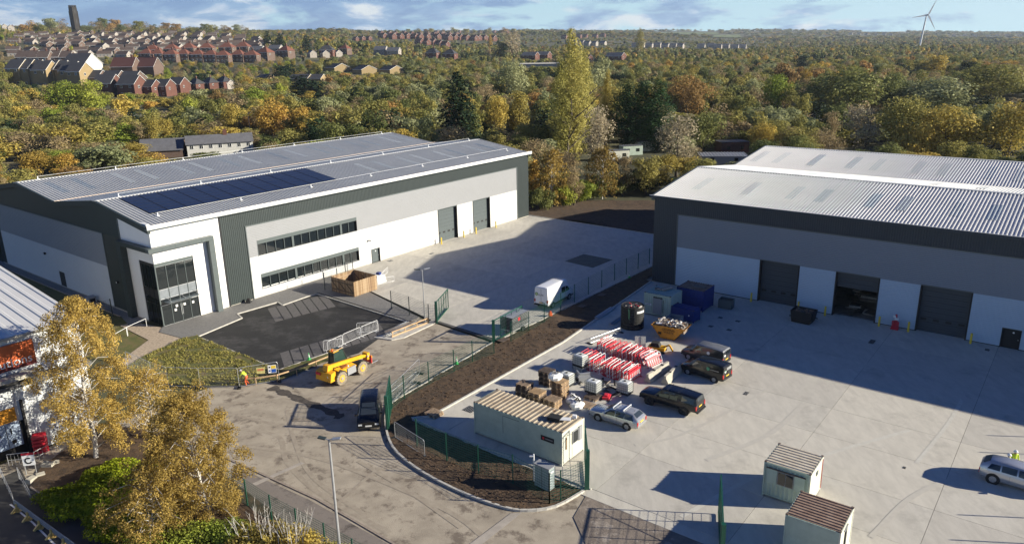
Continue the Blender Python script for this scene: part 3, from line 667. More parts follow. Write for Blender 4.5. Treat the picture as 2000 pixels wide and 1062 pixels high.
b = MB(); b.box(-.45, RL+.3, -.6, -.04, 11.3, 11.36, m_rdark); b.box(-.45, RL+.3, -.62, -.56, 11.3, 11.62, m_rdark); b.box(-.45, RL+.3, -.64, -.55, 11.62, 11.66, m_ridge); b.build('eaves_gutter', RW)
pr = []
for x in (3.2, 9.6, 15.1, 18.4, 23.8, 27.1, 32.4, 35.7, 41, 44.3, 49.6, 53): pr.append((x, 1.0, .3, .66))
pr2 = [(x, 1.0, .24, .74) for x in (1.0, 4.3, 9.5, 14.9, 18.3, 23.6, 26.9, 32.4, 35.6, 41, 44.3, 50, 53)]
pr3 = [(x, 1.0, .3, .7) for x in range(3, 70, 5)]
roofs(RW, RL, [-.3, 13.2, 26.4, 39.6, 52.8], [11.5, 13.4, 11.9, 13.4, 11.6], .35, m_rooflt, [pr, pr3, pr2, pr3], m_trim, m_ridge, m_roof)
# dark goods lying inside the open doorway
for i, (x, yy, w, l, h) in enumerate(((24.2, 4, 1.6, 1.2, .5), (26.2, 3.2, 1.5, 2.2, .25), (25.0, 7.5, 2.6, 1.4, 1.0), (23.6, 9.5, 1.2, 1.2, .8))):
    s = MB()
    for k in range(4): s.rbox((random.uniform(-.3, .3), random.uniform(-.2, .2), .06+h*(k+.5)/4), (w*random.uniform(.6, 1), l*random.uniform(.6, 1), h/4-.01), m_debris[k % 4], random.uniform(-.2, .2))
    tag(s.build('stack_of_boards'), ('low stack of boards at the left inside the open doorway', 'flat boards on the floor at the right inside the open doorway', 'bulkier stack of boards deeper inside the open doorway', 'stack of boards deepest inside the open doorway')[i], 'stack', 'goods inside the open doorway', RF(x, yy), TH-pi/2)
# bollards
bm_ = MB(); bm_.cyl((0, 0, 0), (0, 0, 1.15), .11, m_yel, 14); bm_.cyl((0, 0, 1.15), (0, 0, 1.19), .11, m_yel, 14, .07); bmesh_ = bm_.mesh('bollard', False)
blab = ['left warehouse, left of the first roller door', 'left warehouse, right of the first roller door', 'left warehouse, left of the second roller door', 'left warehouse, right of the second roller door',
        'right warehouse, left of the closed roller door nearest the blue container', 'right warehouse, hidden partly by the black waste skip', 'right warehouse, left of the open doorway', 'right warehouse, right of the open doorway', 'right warehouse, beside the red stack', 'right warehouse, right of the last roller door in view']
for q, l in zip([LF(45.5, -.9), LF(50.9, -.9), LF(54.0, -.9), LF(59.3, -.9)]+[RF(13.7, -.75), RF(19.3, -.75), RF(22.3, -.75), RF(28.0, -.75), RF(30.9, -.75), RF(36.7, -.75)], blab):
    o = bpy.data.objects.new('bollard', bmesh_); COL.objects.link(o); tag(o, 'yellow bollard at the %s' % l, 'bollard', 'yellow bollards by the roller doors', q)
# ---- low trade building at the left edge
LB = thing('trade_building', 'old white ribbed trade building with an orange sign at the left edge', 'building', (-39.307, 51.628, 0), TH)
m_oldw = mat('old_white_sheet', (.66, .68, .69), .6, scale=1.5, var=.08)
x0, x1 = -26, 6.65
b = MB(); b.corr((x0, 0, 2.9), (1, 0, 0), (0, 0, 1), x1-x0, 6.8, .9, .06, m_oldw, (0, -1, 0)); b.corr((x1, 0, .0), (0, 1, 0), (0, 0, 1), 32, 9.8, .9, .05, m_oldw, (1, 0, 0)); b.corr((1.6, 0, 0), (1, 0, 0), (0, 0, 1), x1-1.6, 2.9, .9, .06, m_oldw, (0, -1, 0)); b.corr((x0, 0, 0), (1, 0, 0), (0, 0, 1), 24.6, 2.9, .9, .06, m_oldw, (0, -1, 0)); b.box(-1.4, 1.6, .4, .5, 0, 2.9, m_black); b.box(x0, x1-.2, 31, 31.3, 0, 11, m_dgrey); b.build('wall', LB)
b = MB(); b.corr((x0, -.35, 9.75), (1, 0, 0), (0, .99504, .0995), x1-x0+.3, 18, .95, .07, m_rooflt, (0, -.0995, .995)); b.build('roof', LB)
b = MB(); b.corr((x0, 17.5, 11.55), (1, 0, 0), (0, .99504, -.0995), x1-x0+.3, 14, .95, .07, m_rooflt, (0, .0995, .995)); b.build('roof', LB)
b = MB(); b.corr((-1.9, 5.0, 10.31), (1, 0, 0), (0, .99504, .0995), 3.8, 6.4, .95, .07, mat('dirty_rooflight', (.20, .17, .13), .5), (0, -.0995, .995)); b.build('rooflight', LB)
b = MB(); b.box(x0, x1+.3, -.5, -.36, 9.62, 9.8, m_stone); b.box(x1+.1, x1+.3, -.4, 17.5, 9.5, 9.9, m_stone); b.build('gutter', LB)
b = MB(); b.box(-4.5, 2.9, -1.6, -.07, 6.7, 6.82, m_stone); b.box(-4.5, 2.8, -1.55, -1.5, 6.82, 7.0, m_stone); b.build('canopy', LB)
b = MB(); b.box(x0, x1, -1.2, -.08, 6.0, 6.3, mat('lean_to_slate', (.12, .12, .12), .8)); b.build('ledge', LB)
sg = MB(); sg.box(-6.2, 3.15, -.24, -.1, 7.15, 9.15, mat('sign_orange', (.62, .13, .035), .5, scale=1)); sg.box(-6.2, 3.15, -.245, -.24, 7.15, 7.4, mat('sign_maroon', (.16, .02, .02), .5)); sgo = sg.build('sign_board', LB)
text_mesh('solutions', .92, m_wht, 'lettering', sgo, frameM((2.9, -.27, 7.45), (1, 0, 0), (0, 0, 1)), ext=.02, align='RIGHT')
# entrance: dark posts, poster panels
b = MB()
for x in (-1.4, 1.5): b.box(x-.09, x+.09, -.3, -.07, 0, 4.6, m_black)
b.build('entrance_post', LB)
b = MB(); b.box(-.7, 1.0, -.2, -.09, 3.1, 4.2, mat('poster_orange', (.62, .26, .02), .5)); b.build('poster_panel', LB, label='orange poster panel')
b = MB(); b.box(-.8, 1.1, -.2, -.08, 1.0, 3.0, mat('poster_blue', (.30, .37, .47), .5)); p_ = b.build('poster_panel', LB, label='pale blue poster panel')
b = MB(); b.box(.1, .14, -.21, -.2, 1.0, 3.0, m_black); b.box(.35, .65, -.21, -.2, 1.3, 1.6, m_black); b.box(.4, .5, -.21, -.2, 2.1, 2.6, m_black); b.box(-.5, -.3, -.21, -.2, 2.1, 2.4, m_black); b.build('poster_marks', p_)
# ---------------------------------------------------------------- vegetation
def leafmat(name, c1, c2, trans=0.32, rough=0.7):
    c1 = tuple(c*k for c, k in zip(c1, (2.15, 2.08, 1.85))); c2 = tuple(min(.62, c*k) for c, k in zip(c2, (1.9, 1.82, 1.65)))
    m = bpy.data.materials.new(name); m.use_nodes = True; t = m.node_tree; L = t.links; b = t.nodes['Principled BSDF']
    b.inputs['Roughness'].default_value = rough; b.inputs['Specular IOR Level'].default_value = 0.15
    oi = t.nodes.new('ShaderNodeObjectInfo'); at = t.nodes.new('ShaderNodeAttribute'); at.attribute_name = 'tint'
    q = nd(t, 'ShaderNodeMix', data_type='RGBA'); f = mth(t, 'ADD', mth(t, 'MULTIPLY', oi.outputs['Random'], .9), mth(t, 'MULTIPLY_ADD', at.outputs['Fac'], .5, -.2), clamp=True)
    L.new(f, q.inputs[0]); q.inputs[6].default_value = (*c1, 1); q.inputs[7].default_value = (*c2, 1)
    h = t.nodes.new('ShaderNodeHueSaturation'); L.new(q.outputs[2], h.inputs['Color']); L.new(mth(t, 'MULTIPLY_ADD', at.outputs['Fac'], .5, .75), h.inputs['Value'])
    L.new(h.outputs[0], b.inputs['Base Color'])
    tr = t.nodes.new('ShaderNodeBsdfTranslucent'); L.new(h.outputs[0], tr.inputs[0])
    mx = t.nodes.new('ShaderNodeMixShader'); mx.inputs[0].default_value = trans; L.new(b.outputs[0], mx.inputs[1]); L.new(tr.outputs[0], mx.inputs[2])
    L.new(mx.outputs[0], t.nodes['Material Output'].inputs[0]); return m
LM = {
 'olive': leafmat('leaf_olive', (.085, .092, .030), (.20, .18, .058)),
 'green': leafmat('leaf_green', (.045, .058, .022), (.12, .13, .045)),
 'yellow': leafmat('leaf_yellow', (.14, .12, .035), (.30, .235, .06)),
 'gold': leafmat('leaf_gold', (.16, .115, .03), (.30, .20, .05)),
 'rust': leafmat('leaf_rust', (.11, .075, .032), (.25, .16, .06)),
 'brown': leafmat('twig_brown', (.11, .088, .052), (.22, .175, .105)),
 'silver': leafmat('leaf_silver', (.10, .115, .06), (.19, .20, .11)),
 'pale': leafmat('twig_pale', (.17, .15, .11), (.30, .26, .19)),
 'conifer': leafmat('needle_dark', (.005, .012, .006), (.011, .022, .010), .08),
 'leylandii': leafmat('needle_green', (.009, .024, .009), (.020, .046, .016), .08),
 'lime': leafmat('leaf_lime', (.09, .12, .02), (.20, .22, .04)),
 'poplar': leafmat('leaf_poplar', (.14, .135, .04), (.27, .245, .08)),
 'birch': leafmat('leaf_birch', (.108, .078, .024), (.26, .19, .055), .35),
 'juniper': leafmat('needle_lime', (.07, .10, .006), (.20, .22, .016), .3),
}
m_bark = mat('bark_grey', (.10, .08, .06), .9); m_birch = mat('birch_bark', (.62, .59, .54), .8, col2=(.35, .32, .28), scale=2.5, stain=(.05, .045, .04), stscale=3, stlo=.6, sthi=.66)
def leafcloud(name, m, n, size, blobs, seed, droop=0.0, squash=1.0):
    """leaf-sized quads spread through clumps; blobs are (centre, radii)"""
    R = random.Random(seed); vs = []; fs = []; tint = []
    wts = [b[1][0]*b[1][1]+b[1][0]*b[1][2] for b in blobs]; tot = sum(wts)
    for (c, r), w in zip(blobs, wts):
        bt = R.uniform(-.18, .18)
        for _ in range(max(3, int(n*w/tot))):
            d = V((R.gauss(0, 1), R.gauss(0, 1), R.gauss(0, 1))).normalized(); k = R.random()**.28
            if d.z < -.35 and R.random() < .5: d.z = -d.z
            p = V((c[0]+d.x*r[0]*k, c[1]+d.y*r[1]*k, c[2]+d.z*r[2]*k))
            nn = (d+V((R.gauss(0, .55), R.gauss(0, .55), R.gauss(0, .55)+.2))).normalized(); a = nn.orthogonal().normalized()
            a = Matrix.Rotation(R.uniform(0, 6.28), 3, nn) @ a; e = nn.cross(a)
            if droop: a = (a*(1-droop)+V((0, 0, -1))*droop).normalized(); e = nn.cross(a)
            s = size*R.uniform(.6, 1.35)/2; i = len(vs)
            vs += [tuple(p-a*s*1.25), tuple(p+e*s*.8), tuple(p+a*s*1.25), tuple(p-e*s*.8)]; fs.append((i, i+1, i+2, i+3))
            tint.append(min(1, max(0, .5+bt+R.gauss(0, .17))))
    me = bpy.data.meshes.new(name); me.from_pydata(vs, [], fs); me.materials.append(m)
    at = me.attributes.new('tint', 'FLOAT', 'FACE'); at.data.foreach_set('value', tint); me.update(); return me
def blobs_round(R, w, h, base, n=14, flat=1.0):
    B = []
    for i in range(n):
        a = R.uniform(0, 6.28); z = R.random(); rr = w*.5*sqrt(max(.05, 1-(2*z-1)**2*.8))*R.uniform(.35, .8); s = R.uniform(.20, .31)*w*.9
        B.append(((cos(a)*rr, sin(a)*rr, base+(h-base)*(.12+z*.74)), (s, s, s*R.uniform(.7, 1.0)*flat)))
    B.append(((0, 0, base+(h-base)*.5), (w*.30, w*.30, (h-base)*.36))); return B
def blobs_cone(R, w, h, base, n=18, p=.6):
    B = []
    for i in range(n):
        z = (i+.5)/n; rr = w*.5*(1-z)**p*R.uniform(.35, .75); a = i*2.4+R.uniform(-.4, .4); s = w*.5*((1-z)**p*.55+.12)
        B.append(((cos(a)*rr, sin(a)*rr, base+(h-base)*z), (s, s, (h-base)*.11)))
    B.append(((0, 0, base+(h-base)*.38), (w*.32, w*.32, (h-base)*.40))); return B
def blobs_column(R, w, h, base, n=26):
    B = []
    for i in range(n):
        z = (i+.5)/n; prof = min(1, (z+.12)*2.2)*(1-max(0, z-.45)**1.6*1.9); a = i*2.4; rr = w*.5*prof*R.uniform(.2, .62)
        B.append(((cos(a)*rr, sin(a)*rr, base+(h-base)*z*.97), (w*.24*prof+.3, w*.24*prof+.3, (h-base)*.10)))
    return B
def trunkmesh(name, m, h, r, R, nb=5, spread=2.0, top=.8):
    b = MB(); p = V((0, 0, -.2)); pts = [p]
    for i in range(4): p = p+V((R.gauss(0, .03)*h, R.gauss(0, .03)*h, h*top/4)); pts.append(p)
    for i in range(4): b.cyl(pts[i], pts[i+1], r*(1-i*.2), m, 6, r*(1-(i+1)*.2), cap=False)
    for k in range(nb):
        s = pts[1].lerp(pts[3], k/nb); a = k*2.4; e = s+V((cos(a)*spread, sin(a)*spread, h*.22)); b.cyl(s, e, r*.42, m, 5, r*.1, cap=False)
    return b.mesh(name)
PROTO = {}
def proto(kind, form, i, lod):
    k = (kind, form, i, lod)
    if k in PROTO: return PROTO[k]
    R = random.Random(hash((form, i, lod)) & 0xffff); R = random.Random(sum(map(ord, form))*31+i*7+lod)
    n, sz = ((3600, .34), (1500, .50), (200, 1.35))[lod]; mul = {'pale': .75, 'brown': .7}.get(kind, 1); 
    if form == 'round': B = blobs_round(R, 8.5, 9.5, .8, (16, 12, 6)[lod])
    elif form == 'bush': B = blobs_round(R, 7.5, 5.2, .1, (14, 10, 5)[lod], .8)
    elif form == 'tall': B = blobs_round(R, 6.5, 12.5, 1.5, (20, 14, 6)[lod], 1.25)
    elif form == 'cone': B = blobs_cone(R, 6.5, 13, .4, (22, 16, 8)[lod])
    elif form == 'column': B = blobs_column(R, 6.0, 18, .3); n = int(n*3.2); sz *= .58
    me = leafcloud('crown_%s_%s' % (kind, form), LM[kind], int(n*mul), sz*(.8 if kind in ('pale', 'brown') else 1), B, i*13+lod)
    PROTO[k] = me; return me
TRK = [trunkmesh('trunk', m_bark, 9, .26, random.Random(k), 6, 2.4) for k in range(3)]
KIND_WORDS = {'olive': 'olive green', 'green': 'dark green', 'yellow': 'yellowing', 'gold': 'golden', 'rust': 'rusty brown', 'brown': 'bare brown', 'silver': 'silvery green', 'pale': 'pale bare', 'conifer': 'blackish green', 'leylandii': 'deep green', 'lime': 'lime green', 'poplar': 'pale yellow-green'}
FORM_WORDS = {'round': 'broadleaf tree', 'bush': 'shrub', 'tall': 'tall broadleaf tree', 'cone': 'conifer', 'column': 'columnar tree'}
NAMEK = {'round': 'broadleaf_tree', 'bush': 'wild_shrub', 'tall': 'broadleaf_tree', 'cone': 'conifer_tree', 'column': 'poplar_tree'}
def tree(kind, form, p, w, h, label, group=None, i=None, lod=0, trunk=True, cat=None):
    i = random.randrange(3) if i is None else i; me = proto(kind, form, i, lod)
    W0, H0 = {'round': (8.5, 9.5), 'bush': (7.5, 5.2), 'tall': (6.5, 12.5), 'cone': (6.5, 13), 'column': (6, 18)}[form]
    t = thing(NAMEK[form], label, cat or ('shrub' if form == 'bush' else 'tree'), p, random.uniform(0, 6.28), group)
    o = bpy.data.objects.new('crown', me); COL.objects.link(o); setpar(o, t); o.scale = (w/W0, w/W0, h/H0)
    if trunk:
        q = bpy.data.objects.new('trunk', TRK[i % 3]); COL.objects.link(q); setpar(q, t); q.scale = (h/11,)*3
    return t
# hand placed trees, each from what the photograph shows: kind, form, base px, width px, top row px, label
KEY = [
 ('poplar', 'column', (1118, 318), 84, 84, 'tallest tree, a pale yellow-green Lombardy poplar behind the gap between the warehouses'),
 ('poplar', 'column', (1096, 322), 58, 130, 'slightly lower poplar stem touching the left flank of the tallest poplar'),
 ('poplar', 'column', (1138, 300), 60, 110, 'poplar crown touching the right flank of the tallest poplar'),
 ('yellow', 'column', (1183, 292), 36, 150, 'slim yellow poplar just right of the tallest poplar'),
 ('conifer', 'cone', (900, 288), 96, 153, 'lone blackish conifer above the right end of the left warehouse roof'),
 ('leylandii', 'column', (1222, 296), 84, 172, 'deep green conifer at the left of the tall evergreen screen'),
 ('leylandii', 'column', (1252, 294), 90, 166, 'deep green conifer in the middle of the tall evergreen screen'),
 ('leylandii', 'column', (1282, 296), 84, 168, 'deep green conifer at the right of the tall evergreen screen'),
 ('pale', 'tall', (1168, 330), 66, 205, 'pale bare-looking tree right below the tallest poplar'),
 ('pale', 'tall', (1320, 345), 86, 220, 'pale bare tree beside the stacked cabins in the wood'),
 ('yellow', 'round', (1015, 262), 62, 185, 'bright yellow tree just right of the lone blackish conifer'),
 ('yellow', 'round', (968, 266), 50, 192, 'yellow tree between the lone conifer and the bright yellow one'),
 ('silver', 'round', (1000, 205), 66, 128, 'silvery willow above the bright yellow trees'),
 ('silver', 'round', (1165, 185), 62, 118, 'silvery willow behind the tallest poplar'),
 ('rust', 'round', (1345, 235), 84, 148, 'large bronze tree right of the evergreen screen'),
 ('green', 'round', (1648, 228), 150, 134, 'large dark dome-shaped tree above the right warehouse roof'),
 ('silver', 'round', (1818, 226), 150, 152, 'broad silvery willow dome beside the pale track'),
 ('green', 'round', (1738, 224), 70, 152, 'dark tree between the two big dome-shaped crowns'),
 ('pale', 'tall', (1682, 300), 76, 202, 'pale bare tree rising behind the right warehouse roof'),
 ('olive', 'round', (1750, 300), 96, 196, 'olive tree right of the pale bare one behind the right warehouse'),
 ('yellow', 'round', (1850, 310), 140, 206, 'broad yellow tree behind the right warehouse roof'),
 ('yellow', 'bush', (1790, 312), 90, 238, 'lower yellow willow directly behind the roof ridge'),
 ('yellow', 'round', (1965, 310), 100, 206, 'yellow tree at the right edge behind the roof'),
 ('olive', 'round', (1935, 205), 130, 132, 'broad yellow-olive tree at the right edge beyond the pale track'),
 ('lime', 'round', (1515, 225), 56, 152, 'lime green round tree left of the big dark dome'),
 ('rust', 'bush', (1530, 170), 60, 128, 'orange-red low tree in the far wood on the right'),
 ('rust', 'bush', (1690, 150), 36, 118, 'small fiery orange tree in the far wood'),
 ('yellow', 'round', (1822, 150), 60, 108, 'bright yellow round tree in the far wood on the right'),
 ('conifer', 'round', (1562, 140), 30, 108, 'small blackish round tree in the far wood'),
 ('lime', 'round', (130, 222), 72, 160, 'lime green round tree below the buff-gabled terrace'),
 ('lime', 'round', (178, 220), 64, 162, 'second lime green tree, right of the one below the buff gables'),
 ('conifer', 'round', (560, 158), 62, 128, 'blackish hedge-like tree by the white gable cottages'),
 ('conifer', 'round', (600, 192), 84, 150, 'dark evergreen clump in the middle distance'),
 ('conifer', 'cone', (525, 95), 26, 64, 'dark conifer on the left behind the red-roofed houses'),
 ('conifer', 'cone', (548, 97), 28, 68, 'dark conifer right beside the one behind the red-roofed houses'),
 ('conifer', 'cone', (600, 104), 28, 72, 'dark conifer right of the pair behind the red-roofed houses'),
 ('pale', 'tall', (1000, 122), 42, 60, 'tall pale bare tree on the skyline near the centre'),
 ('conifer', 'round', (978, 122), 34, 84, 'black round tree left of the tall pale skyline tree'),
 ('gold', 'round', (78, 345), 70, 298, 'orange bush at the far left roof edge of the left warehouse'),
 ('silver', 'bush', (205, 332), 118, 278, 'broad silver-green shrub over the left warehouse roof'),
 ('yellow', 'tall', (300, 290), 34, 226, 'golden tree left of the slate barn'),
 ('yellow', 'tall', (325, 280), 34, 230, 'yellow-green tree immediately left of the slate barn'),
 ('gold', 'round', (535, 268), 66, 200, 'orange tree right of the white terrace'),
 ('yellow', 'round', (458, 262), 50, 206, 'yellow tree behind the white terrace'),
 ('olive', 'column', (1249, 108), 22, 60, 'slim poplar on the far plain near the centre'),
 ('gold', 'column', (958, 95), 10, 70, 'small golden spire-shaped tree by the red estate'),
]
def skyline():
    R = random.Random(21); kinds = ['brown', 'olive', 'brown', 'rust', 'green', 'olive', 'silver']
    for k in range(34):
        x = 62+k*12.5+R.uniform(-5, 5); y = 66+R.uniform(-1.5, 2.5)+(x > 420)*1.0
        if 132 < x < 166: continue
        p = HIT(x, y); D = (p-CAM).dot(FWD); hp = R.uniform(16, 30)*(1 if x < 330 else .7); kd = R.choice(kinds)
        tree(kd, R.choice(['round', 'round', 'tall']), p, hp*R.uniform(.9, 1.25)*D/FPX, hp*D/FPX, '%s tree on the hill skyline %s the church tower' % (KIND_WORDS[kd], 'left of' if x < 150 else 'right of'), '%s trees on the skyline %s the tower' % (KIND_WORDS[kd], 'left of' if x < 150 else 'right of'), lod=1)
    for k in range(30):
        x = 540+k*16+R.uniform(-6, 6); y = 68+R.uniform(-2, 2); p = HIT(x, y); D = (p-CAM).dot(FWD); hp = R.uniform(7, 13); kd = R.choice(kinds)
        tree(kd, 'round', p, hp*1.3*D/FPX, hp*D/FPX, '%s tree on the skyline between the hill and the red estate' % KIND_WORDS[kd], '%s trees on the middle skyline' % KIND_WORDS[kd], lod=1)
def key_trees():
    for kind, form, q, wpx, ty, lab in KEY:
        p = HIT(*q); D = (p-CAM).dot(FWD); w = wpx*D/FPX; h = (q[1]-ty)*D/FPX*1.03
        tree(kind, form, p, w, h, lab, lod=0 if p.y < 420 else 1); BOX.append((q[0]-wpx*.42, q[0]+wpx*.42, ty, q[1]-(q[1]-ty)*.12, p.y))
# ---- scatter
SITE = [[LF(-30, -60), LF(94, -60), LF(94, 12), LF(74, 52), LF(-34, 52)], [RF(-32, 57), RF(-32, -60), RF(110, -60), RF(110, 57)]]
SITE = [[(p.x, p.y) for p in P] for P in SITE]
BOX = []      # (x0,x1,y0,y1,D) things that must not be hidden
CLEAR = []    # pixel boxes of open ground: (x0,y0,x1,y1)
def scatter():
    R = random.Random(11); near = []; far = {}
    bands = [(112, 200, 7.4), (200, 420, 8.2), (420, 800, 9.6), (800, 1500, 14.0), (1500, 3200, 26.0), (3200, 6500, 60.0)]
    for d0, d1, cell in bands:
        y = d0
        while y < d1:
            x = -0.80*y-10
            while x < 0.80*y+10:
                X, Y = x+R.uniform(-.45, .45)*cell, y+R.uniform(-.45, .45)*cell; x += cell
                if any(inside((X, Y), P) for P in SITE): continue
                if Y < 150 and X > 40: continue
                z = gz(X, Y); u_, v_ = PR((X, Y, z)); town = False
                if u_ < -60 or u_ > 2070: continue
                nn = nz(X, Y, .012, 4); n2 = nz(X, Y, .035, 9)
                if u_ < 620 and 60 < v_ < 168: town = True
                if 680 < u_ < 980 and v_ < 97: town = True
                if 1000 < u_ < 1500 and 72 < v_ < 100: town = True
                keep = 1.0
                if town: keep = .8
                if Y > 1500: keep = .75 if n2 > -.18 else .12
                if R.random() > keep: continue
                # colour zones
                r = R.random()+nn*.5
                if u_ < 620: tab = [('conifer', .03), ('green', .12), ('brown', .36), ('olive', .68), ('silver', .75), ('lime', .82), ('yellow', .97), ('gold', 1.06), ('rust', 9)]
                elif u_ < 1150: tab = [('conifer', .04), ('green', .22), ('olive', .58), ('silver', .76), ('brown', .94), ('yellow', 1.05), ('rust', 9)]
                else: tab = [('conifer', .02), ('green', .24), ('silver', .40), ('olive', .74), ('brown', .98), ('yellow', 1.06), ('rust', 1.12), ('gold', 9)]
                kind = next(k for k, t in tab if r < t)
                form = 'cone' if kind == 'conifer' and R.random() < .5 else R.choice(['round', 'round', 'tall', 'bush'])
                h = R.uniform(7, 13) if Y > 200 else R.uniform(5, 9.5); w = R.uniform(7.5, 14) if Y > 200 else R.uniform(7, 11)
                if u_ < 500 and Y < 330: h *= .72
                if form == 'bush': h *= .55
                if form == 'tall': w *= .75; h *= 1.15
                if town: h *= .62; w *= .6
                if Y > 1500: w *= 1.7
                if Y > 3000: w *= 2.2; h *= 1.2
                D = Y; hw = w*.5*FPX/D; top = v_-h*FPX/D; bad = False
                for bx0, bx1, by0, by1, bD in BOX:
                    if bD+3 > Y > bD-3 and bx0-hw*.6 < u_ < bx1+hw*.6: bad = True; break
                    if Y < bD and u_+hw*.7 > bx0 and u_-hw*.7 < bx1 and top < by1-(by1-by0)*.22 and v_ > by0: bad = True; break
                if bad: continue
                if any(c[0] < u_ < c[2] and c[1] < v_ < c[3] for c in CLEAR): continue
                near.append((Y, kind, form, X, Y, z, w, h, R.randrange(3)))
            y += cell
    near.sort(key=lambda q: q[0])
    vis = near[:300]
    for q in vis:
        _, kind, form, X, Y, z, w, h, i = q
        side = 'left of the lone conifer' if PR((X, Y, z))[0] < 880 else ('between the two warehouses' if PR((X, Y, z))[0] < 1400 else 'behind the right warehouse')
        tree(kind, form, (X, Y, z), w, h, '%s %s in the wood %s' % (KIND_WORDS[kind], FORM_WORDS[form], side), 'trees and shrubs of the wood %s, %s %s' % (side, KIND_WORDS[kind], FORM_WORDS[form]), i, 0 if Y < 220 else 1)
    groups = {}
    for q in near[300:]:
        _, kind, form, X, Y, z, w, h, i = q
        groups.setdefault((kind, 'far' if Y > 900 else 'mid'), []).append(q)
    return groups
def gn_stuff(name, label, pts, protos, cat='wood'):
    """points with scale, turn and prototype index -> one object of instances"""
    me = bpy.data.meshes.new(name); me.from_pydata([p[0] for p in pts], [], [])
    a = me.attributes.new('scl', 'FLOAT_VECTOR', 'POINT'); a.data.foreach_set('vector', [c for p in pts for c in p[1]])
    a = me.attributes.new('turn', 'FLOAT', 'POINT'); a.data.foreach_set('value', [p[2] for p in pts])
    a = me.attributes.new('pid', 'INT', 'POINT'); a.data.foreach_set('value', [p[3] for p in pts])
    o = bpy.data.objects.new(name, me); COL.objects.link(o); o['kind'] = 'stuff'; o['label'] = label; o['category'] = cat
    pc = bpy.data.collections.new(name+'_kinds')
    for i, q in enumerate(protos): pc.objects.link(bpy.data.objects.new('%03d_kind' % i, q))
    g = bpy.data.node_groups.new(name, 'GeometryNodeTree'); g.interface.new_socket('Geometry', in_out='INPUT', socket_type='NodeSocketGeometry'); g.interface.new_socket('Geometry', in_out='OUTPUT', socket_type='NodeSocketGeometry')
    n = g.nodes; L = g.links; gi = n.new('NodeGroupInput'); go = n.new('NodeGroupOutput'); ci = n.new('GeometryNodeCollectionInfo'); ci.inputs[0].default_value = pc; ci.inputs[1].default_value = True; ci.inputs[2].default_value = True
    ip = n.new('GeometryNodeInstanceOnPoints'); ip.inputs['Pick Instance'].default_value = True
    def attr(nm, ty): q = n.new('GeometryNodeInputNamedAttribute'); q.data_type = ty; q.inputs[0].default_value = nm; return q.outputs[0]
    mp = n.new('GeometryNodeMeshToPoints'); L.new(gi.outputs[0], mp.inputs[0]); L.new(mp.outputs[0], ip.inputs['Points']); L.new(ci.outputs[0], ip.inputs['Instance']); L.new(attr('pid', 'INT'), ip.inputs['Instance Index']); L.new(attr('scl', 'FLOAT_VECTOR'), ip.inputs['Scale'])
    cx = n.new('ShaderNodeCombineXYZ'); L.new(attr('turn', 'FLOAT'), cx.inputs[2]); e = n.new('FunctionNodeEulerToRotation'); L.new(cx.outputs[0], e.inputs[0]); L.new(e.outputs[0], ip.inputs['Rotation']); L.new(ip.outputs[0], go.inputs[0])
    md = o.modifiers.new('instances', 'NODES'); md.node_group = g; return o
def build_wood():
    DIM = {'round': (8.5, 9.5), 'bush': (7.5, 5.2), 'tall': (6.5, 12.5), 'cone': (6.5, 13)}
    for (kind, zone), L in scatter().items():
        lod = 1 if zone == 'mid' else 2; keys = sorted({(q[2], q[8]) for q in L}); protos = [proto(kind, f, i, lod) for f, i in keys]; pts = []
        for _, k, f, X, Y, z, w, h, i in L:
            W0, H0 = DIM[f]; pts.append(((X, Y, z-.1), (w/W0, w/W0, h/H0), (X*7.3) % 6.28, keys.index((f, i))))
        gn_stuff('%s_wood' % ('distant' if zone == 'far' else 'middle'), '%s trees of the %s wood reading as one mass' % (KIND_WORDS[kind], 'distant' if zone == 'far' else 'middle-distance'), pts, protos)
# ---- birches and shrubs close by
def birch(p, h, w, seed, label, leaves=15000, lean=(0, 0), sz=.13, kind='birch', low=.06):
    R = random.Random(seed); t = thing('birch_tree', label, 'tree', p); b = MB(); tips = []
    pts = [V((0, 0, -.1))]
    for i in range(8): pts.append(V((lean[0]*(i+1)/8+R.gauss(0, .06), lean[1]*(i+1)/8+R.gauss(0, .06), h*.96*(i+1)/8)))
    for i in range(8): b.cyl(pts[i], pts[i+1], .17*(1-i*.118)*h/12, m_birch, 8, .17*(1-(i+1)*.118)*h/12, cap=False)
    b.build('trunk', t, smooth=True); B = []; br = MB()
    for k in range(int(54)):
        f = low+(.97-low)*k/54; s = pts[0].lerp(pts[8], 0)  # start on the stem
        i = min(7, int(f*8)); s = pts[i].lerp(pts[i+1], f*8-i); a = k*2.4+R.uniform(-.3, .3)
        ln = w*.5*(.35+.65*sin(pi*min(1, (f*.92+.12))))*R.uniform(.7, 1.1)
        m1 = s+V((cos(a)*ln*.55, sin(a)*ln*.55, ln*.45)); e = s+V((cos(a)*ln, sin(a)*ln, ln*.35)); dz = e+V((cos(a)*.15, sin(a)*.15, -ln*.28))
        br.cyl(s, m1, .035, m_birch, 5, .022, cap=False); br.cyl(m1, e, .022, m_birch, 4, .012, cap=False); br.cyl(e, dz, .012, m_bark, 4, .005, cap=False)
        for q, rr in ((m1, .5), (e, .62), (dz, .5)):
            for _ in range(2):
                o = V((R.gauss(0, .3), R.gauss(0, .3), R.gauss(0, .25))); B.append((tuple(q+o), (rr*w/7, rr*w/7, rr*w/7*1.2)))
    for _ in range(5): B.append(((pts[8].x+R.gauss(0, .2), pts[8].y+R.gauss(0, .2), h*R.uniform(.9, 1)), (.35, .35, .5)))
    br.build('limb', t)
    o = bpy.data.objects.new('crown', leafcloud('birch_crown', LM[kind], leaves, sz, B, seed, droop=.35)); COL.objects.link(o); setpar(o, t); return t
